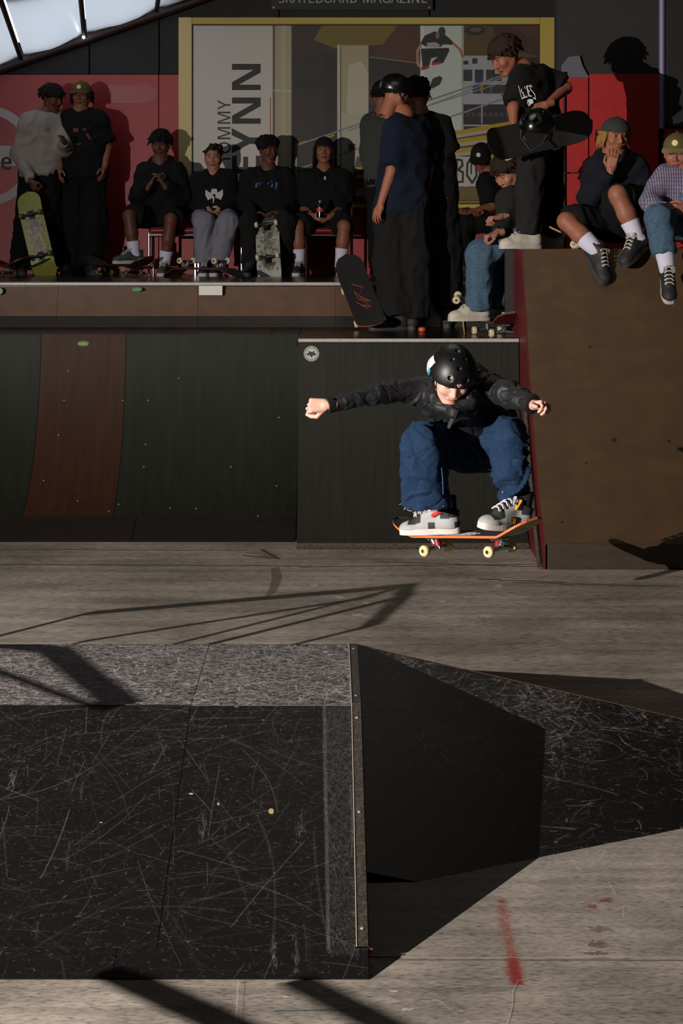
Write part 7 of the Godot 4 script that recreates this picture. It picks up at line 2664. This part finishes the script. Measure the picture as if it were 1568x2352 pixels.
func skater_helmet(t: Node3D, x: Transform3D) -> void:
	var s := SD.new(Vector3(-0.14, -0.10, -0.17), Vector3(0.14, 0.17, 0.16), 0.0042)
	s.ell(Vector3(0, 0.034, -0.014), Vector3(0.107, 0.110, 0.126), 0.01)
	s.ell(Vector3(0, 0.020, -0.014), Vector3(0.105, 0.075, 0.124), 0.03)
	s.plane(Vector3(0, 0.012, 0.0), Vector3(0, -1, 0.16).normalized())
	s.ell(Vector3(0, -0.06, 0.005), Vector3(0.086, 0.115, 0.105), 0.008, Basis.IDENTITY, -1.0)
	var vents := [[-0.036, 0.070, 0.105, 0.0125], [0.036, 0.070, 0.105, 0.0125]]
	for q in vents:
		s.ell(Vector3(q[0], q[1], q[2] - 0.01), Vector3(q[3], q[3], 0.05), 0.003, Basis(Vector3.UP, q[0] * 9.0) , -1.0)
	for q in [[-0.028, 0.142, 0.035, 0.010], [0.030, 0.142, 0.030, 0.010], [0.0, 0.150, -0.012, 0.012], [-0.03, 0.14, -0.06, 0.010], [0.03, 0.14, -0.06, 0.010], [0.0, 0.118, 0.072, 0.009]]:
		s.ell(Vector3(q[0], q[1], q[2]), Vector3(q[3], 0.020, q[3] * 0.7), 0.003, Basis.IDENTITY, -1.0)
	var m := MB.new()
	m.add(s.build(MB.new()), x)
	var shell := mat("helmet_matt", Color(0.045, 0.045, 0.05), 0.44)
	var h := wpart(m, "helmet", shell, t)
	# pale liner and rim ring seen through the left vent
	m = MB.new()
	m.add(sphere_mb(Vector3(0, 0.03, -0.014), Vector3(0.094, 0.097, 0.112)), x)
	var liner := wpart(m, "liner", mat("liner_cream", Color(0.60, 0.56, 0.46), 0.8), h)
	var surf := func(a: float, b: float) -> Vector3:       # point on the shell: yaw a, pitch b
		var c0 := Vector3(0, 0.034, -0.014)
		var dv := Vector3(sin(a) * cos(b), sin(b), cos(a) * cos(b))
		var rr := 0.075
		while rr < 0.16 and s.at(c0 + dv * rr) < 0.0008:
			rr += 0.0007
		if rr < 0.098:
			rr = 1.0 / sqrt(pow(dv.x / 0.107, 2.0) + pow(dv.y / 0.110, 2.0) + pow(dv.z / 0.126, 2.0))
		return c0 + dv * rr
	var ring := []
	var c: Vector3 = surf.call(-0.33, 0.33)
	var nn := ((c - Vector3(0, 0.034, -0.014)) / Vector3(0.107 * 0.107, 0.11 * 0.11, 0.126 * 0.126)).normalized()
	var rb := axes(nn, Vector3.UP)
	for k in 25:
		var a := TAU * k / 24.0
		ring.append(x * (c + rb * Vector3(cos(a) * 0.0145, sin(a) * 0.0145, 0.0005)))
	m = MB.new()
	m.tube(ring, 0.0014, 6)
	wpart(m, "vent_ring", mat("ring_grey", Color(0.62, 0.62, 0.58), 0.5), h)
	# white and blue stickers on the sides
	var patch := func(a0: float, a1: float, b0: float, b1: float, mm: Material, nm: String, taper := 0.0):
		var rows := []
		for i in 9:
			var row := []
			for j in 7:
				var b := lerpf(b0, b1, i / 8.0)
				var aa := lerpf(a0, a1, j / 6.0) + taper * (i / 8.0)
				var p: Vector3 = surf.call(aa, b)
				row.append(x * (Vector3(0, 0.034, -0.014) + (p - Vector3(0, 0.034, -0.014)) * 1.004))
			rows.append(row)
		var q := MB.new()
		q.sheet(rows, x.basis * (surf.call((a0 + a1) / 2, (b0 + b1) / 2) - Vector3(0, 0.034, -0.014)))
		wpart(q, nm, mm, h)
	patch.call(-1.95, -1.42, -0.16, 0.50, mat("sticker_white", Color(0.82, 0.82, 0.86), 0.4), "sticker", 0.10)
	patch.call(-1.50, -1.28, -0.16, 0.10, mat("sticker_aqua", Color(0.25, 0.62, 0.74), 0.4), "sticker")
	patch.call(1.20, 1.36, 0.10, 0.42, mat("sticker_blue", Color(0.05, 0.22, 0.55), 0.4), "sticker")
	# emblem: spade outline with a pink heart
	var em := func(polys: Array, sc: float, mm: Material, nm: String, up_: float):
		var c2: Vector3 = surf.call(0.03, 0.12)
		var n2 := ((c2 - Vector3(0, 0.034, -0.014)) / Vector3(0.107 * 0.107, 0.11 * 0.11, 0.126 * 0.126)).normalized()
		var fm := poly_mb(polys, sc)
		var q := MB.new()
		for k in fm.v.size():
			var p := c2 + axes(n2, Vector3.UP) * Vector3(fm.v[k].x, fm.v[k].y, up_)
			q.vert(x * p, x.basis * n2, Vector2.ZERO)
		for k in range(0, fm.ix.size(), 3):
			q.tri(fm.ix[k], fm.ix[k + 1], fm.ix[k + 2])
		wpart(q, nm, mm, h)
	var spade := [[0, 3.2], [1.4, 1.4], [2.5, 0.2], [2.4, -1.2], [1.2, -1.7], [0.5, -1.3], [1.0, -2.6], [-1.0, -2.6], [-0.5, -1.3], [-1.2, -1.7], [-2.4, -1.2], [-2.5, 0.2], [-1.4, 1.4]]
	em.call([spade], 0.0078, mat("emblem_grey", Color(0.26, 0.26, 0.27), 0.5), "emblem", 0.0016)
	em.call([spade], 0.0066, shell, "emblem", 0.0022)
	var heart := [[0, -1.4], [1.5, 0.2], [1.4, 1.1], [0.7, 1.4], [0, 0.8], [-0.7, 1.4], [-1.4, 1.1], [-1.5, 0.2]]
	em.call([heart], 0.0066, mat("emblem_white", Color(0.85, 0.80, 0.80), 0.5), "emblem", 0.0027)
	em.call([heart], 0.0036, mat("emblem_pink", Color(0.80, 0.10, 0.30), 0.5), "emblem", 0.0032)
	# straps and side buckles
	m = MB.new()
	for sx in [-1.0, 1.0]:
		m.tube([x * Vector3(sx * 0.089, 0.004, 0.025), x * Vector3(sx * 0.076, -0.05, 0.035), x * Vector3(sx * 0.045, -0.10, 0.035), x * Vector3(0, -0.128, 0.035)], 0.0055, 6)
		m.tube([x * Vector3(sx * 0.090, 0.004, -0.05), x * Vector3(sx * 0.076, -0.05, 0.035)], 0.005, 6)
	wpart(m, "strap", M.black_plain, h)
	m = MB.new()
	m.box(Transform3D(x.basis, x * Vector3(-0.1, 0.010, 0.03)), Vector3(0.012, 0.034, 0.022), 0.004)
	wpart(m, "clip", mat("clip_grey", Color(0.13, 0.13, 0.14), 0.4), h)


func sphere_mb(c: Vector3, r: Vector3) -> MB:
	var rows := []
	for i in 13:
		var a := lerpf(0.05, PI / 2 - 0.02, i / 12.0)
		var row := []
		for k in 24:
			var th := TAU * k / 24.0
			row.append(c + Vector3(cos(th) * cos(a), sin(a), sin(th) * cos(a)) * r)
		rows.append(row)
	var m := MB.new()
	m.sheet(rows, Vector3.UP, null, true)
	return m


func skater_shoes(t: Node3D) -> void:
	# low skate shoes: grey suede with black panels, white cupsole, white laces
	var s := SD.new(Vector3(-0.07, -0.01, -0.11), Vector3(0.07, 0.15, 0.23), 0.0042)
	s.cap(Vector3(0, 0.045, -0.035), Vector3(0, 0.040, 0.08), 0.042, 0.042, 0.03)
	s.ell(Vector3(0, 0.026, 0.145), Vector3(0.049, 0.036, 0.062), 0.03)
	s.cap(Vector3(0, 0.06, -0.03), Vector3(0, 0.108, -0.038), 0.042, 0.046, 0.03, false, true)
	s.cap(Vector3(0, 0.115, 0.0), Vector3(0, 0.066, 0.105), 0.032, 0.026, 0.025)
	s.ell(Vector3(0, 0.12, 0.022), Vector3(0.030, 0.035, 0.012), 0.01, Basis(Vector3.RIGHT, 0.5))
	s.plane(Vector3(0, 0.024, 0), Vector3(0, -1, 0))
	var up := s.build(MB.new())
	var cols := up.c
	for k in up.v.size():
		var p := up.v[k]
		var ax := absf(p.x)
		var c := Color(0.40, 0.41, 0.40)
		if p.z > 0.095 and p.z < 0.160 and p.y > 0.044 - (p.z - 0.095) * 0.1 and ax < 0.038:
			c = Color(0.025, 0.025, 0.027)
		elif p.z > 0.030 and p.z < 0.064 and p.y < 0.058 and ax > 0.025:
			c = Color(0.03, 0.03, 0.034)
		elif p.y > 0.072 - p.z * 0.1 and p.z < 0.004:
			c = Color(0.03, 0.03, 0.032)
		elif p.z < -0.062 and p.y < 0.056:
			c = Color(0.04, 0.04, 0.042)
		elif p.z > 0.02 and p.z < 0.086 and p.y > 0.092 - p.z * 0.2 and ax < 0.016:
			c = Color(0.05, 0.05, 0.055)
		cols[k] = c
	up.c = cols
	var um := mat("shoe_suede", Color(1, 1, 1), 0.75)
	um.vertex_color_use_as_albedo = true
	var so := mat("cupsole_white", Color(0.86, 0.80, 0.78), 0.6)
	var la := mat("lace_white", Color(0.84, 0.80, 0.83), 0.8)
	var sets := [[Transform3D(axes(Vector3(-0.95, -0.06, -0.24), Vector3(-0.06, 1, 0.04)), spot(1018, 1224, 8.45)), "red", 0], [Transform3D(axes(Vector3(-0.80, 0.10, 0.58), Vector3(0.16, 1, 0.06)), spot(1180, 1214, 8.24)), "yellow", 1]]
	for e in sets:
		var x: Transform3D = e[0]
		var m := MB.new()
		m.add(up, x)
		var sh := wpart(m, "shoe", um, t)
		m = MB.new()
		m.add(shoe_sole, x)
		wpart(m, "sole", so, sh)
		m = MB.new()
		m.add(shoe_lace, x * Transform3D(Basis.from_scale(Vector3(1, 1, 1.08)), Vector3(0, 0.005, 0.0)))
		wpart(m, "laces", la, sh)
		m = MB.new()
		if e[2] == 0:
			m.box(x * Transform3D(Basis(Vector3.RIGHT, 0.45), Vector3(0.036, 0.098, 0.018)), Vector3(0.016, 0.018, 0.055), 0.005)
			wpart(m, "tongue_edge", mat("tongue_red", Color(0.80, 0.18, 0.20), 0.7), sh)
		else:
			m.box(x * Transform3D(Basis(Vector3.UP, 0.1), Vector3(0.043, 0.046, 0.052)), Vector3(0.008, 0.036, 0.034), 0.002)
			wpart(m, "side_label", M.black_plain, sh)
			m = MB.new()
			for q in [[0.0, 0.012, 0.022, 0.005], [0.0, -0.012, 0.022, 0.005], [-0.009, 0.0, 0.005, 0.026], [0.009, -0.006, 0.005, 0.014], [0.0, 0.0, 0.005, 0.024]]:
				m.box(x * Transform3D(Basis(Vector3.UP, 0.1), Vector3(0.0478, 0.046 + q[1], 0.052 + q[0])), Vector3(0.0012, q[3], q[2]), 0.0)
			wpart(m, "side_mark", mat("label_yellow", Color(0.85, 0.62, 0.05), 0.6), sh)
			m = MB.new()
			m.box(x * Transform3D(Basis(Vector3.RIGHT, -0.5), Vector3(0.026, 0.118, 0.028)), Vector3(0.030, 0.052, 0.008), 0.003)
			wpart(m, "tongue_label", M.label_yellow, sh)
			m = MB.new()
			m.box(x * Transform3D(Basis(Vector3.RIGHT, -0.5), Vector3(0.030, 0.122, 0.0335)), Vector3(0.008, 0.014, 0.002), 0.0)
			wpart(m, "tongue_mark", M.black_plain, sh)
		# socks
		m = MB.new()
		var up3 := Vector3(0, 1, 0)
		m.tube([x * Vector3(0, 0.07, -0.03), x * Vector3(0, 0.12, -0.03), x * Vector3(0, 0.17, -0.028)], [0.040, 0.040, 0.042], 16)
		wpart(m, "sock", mat("sock_black", Color(0.05, 0.045, 0.05), 0.9), t)
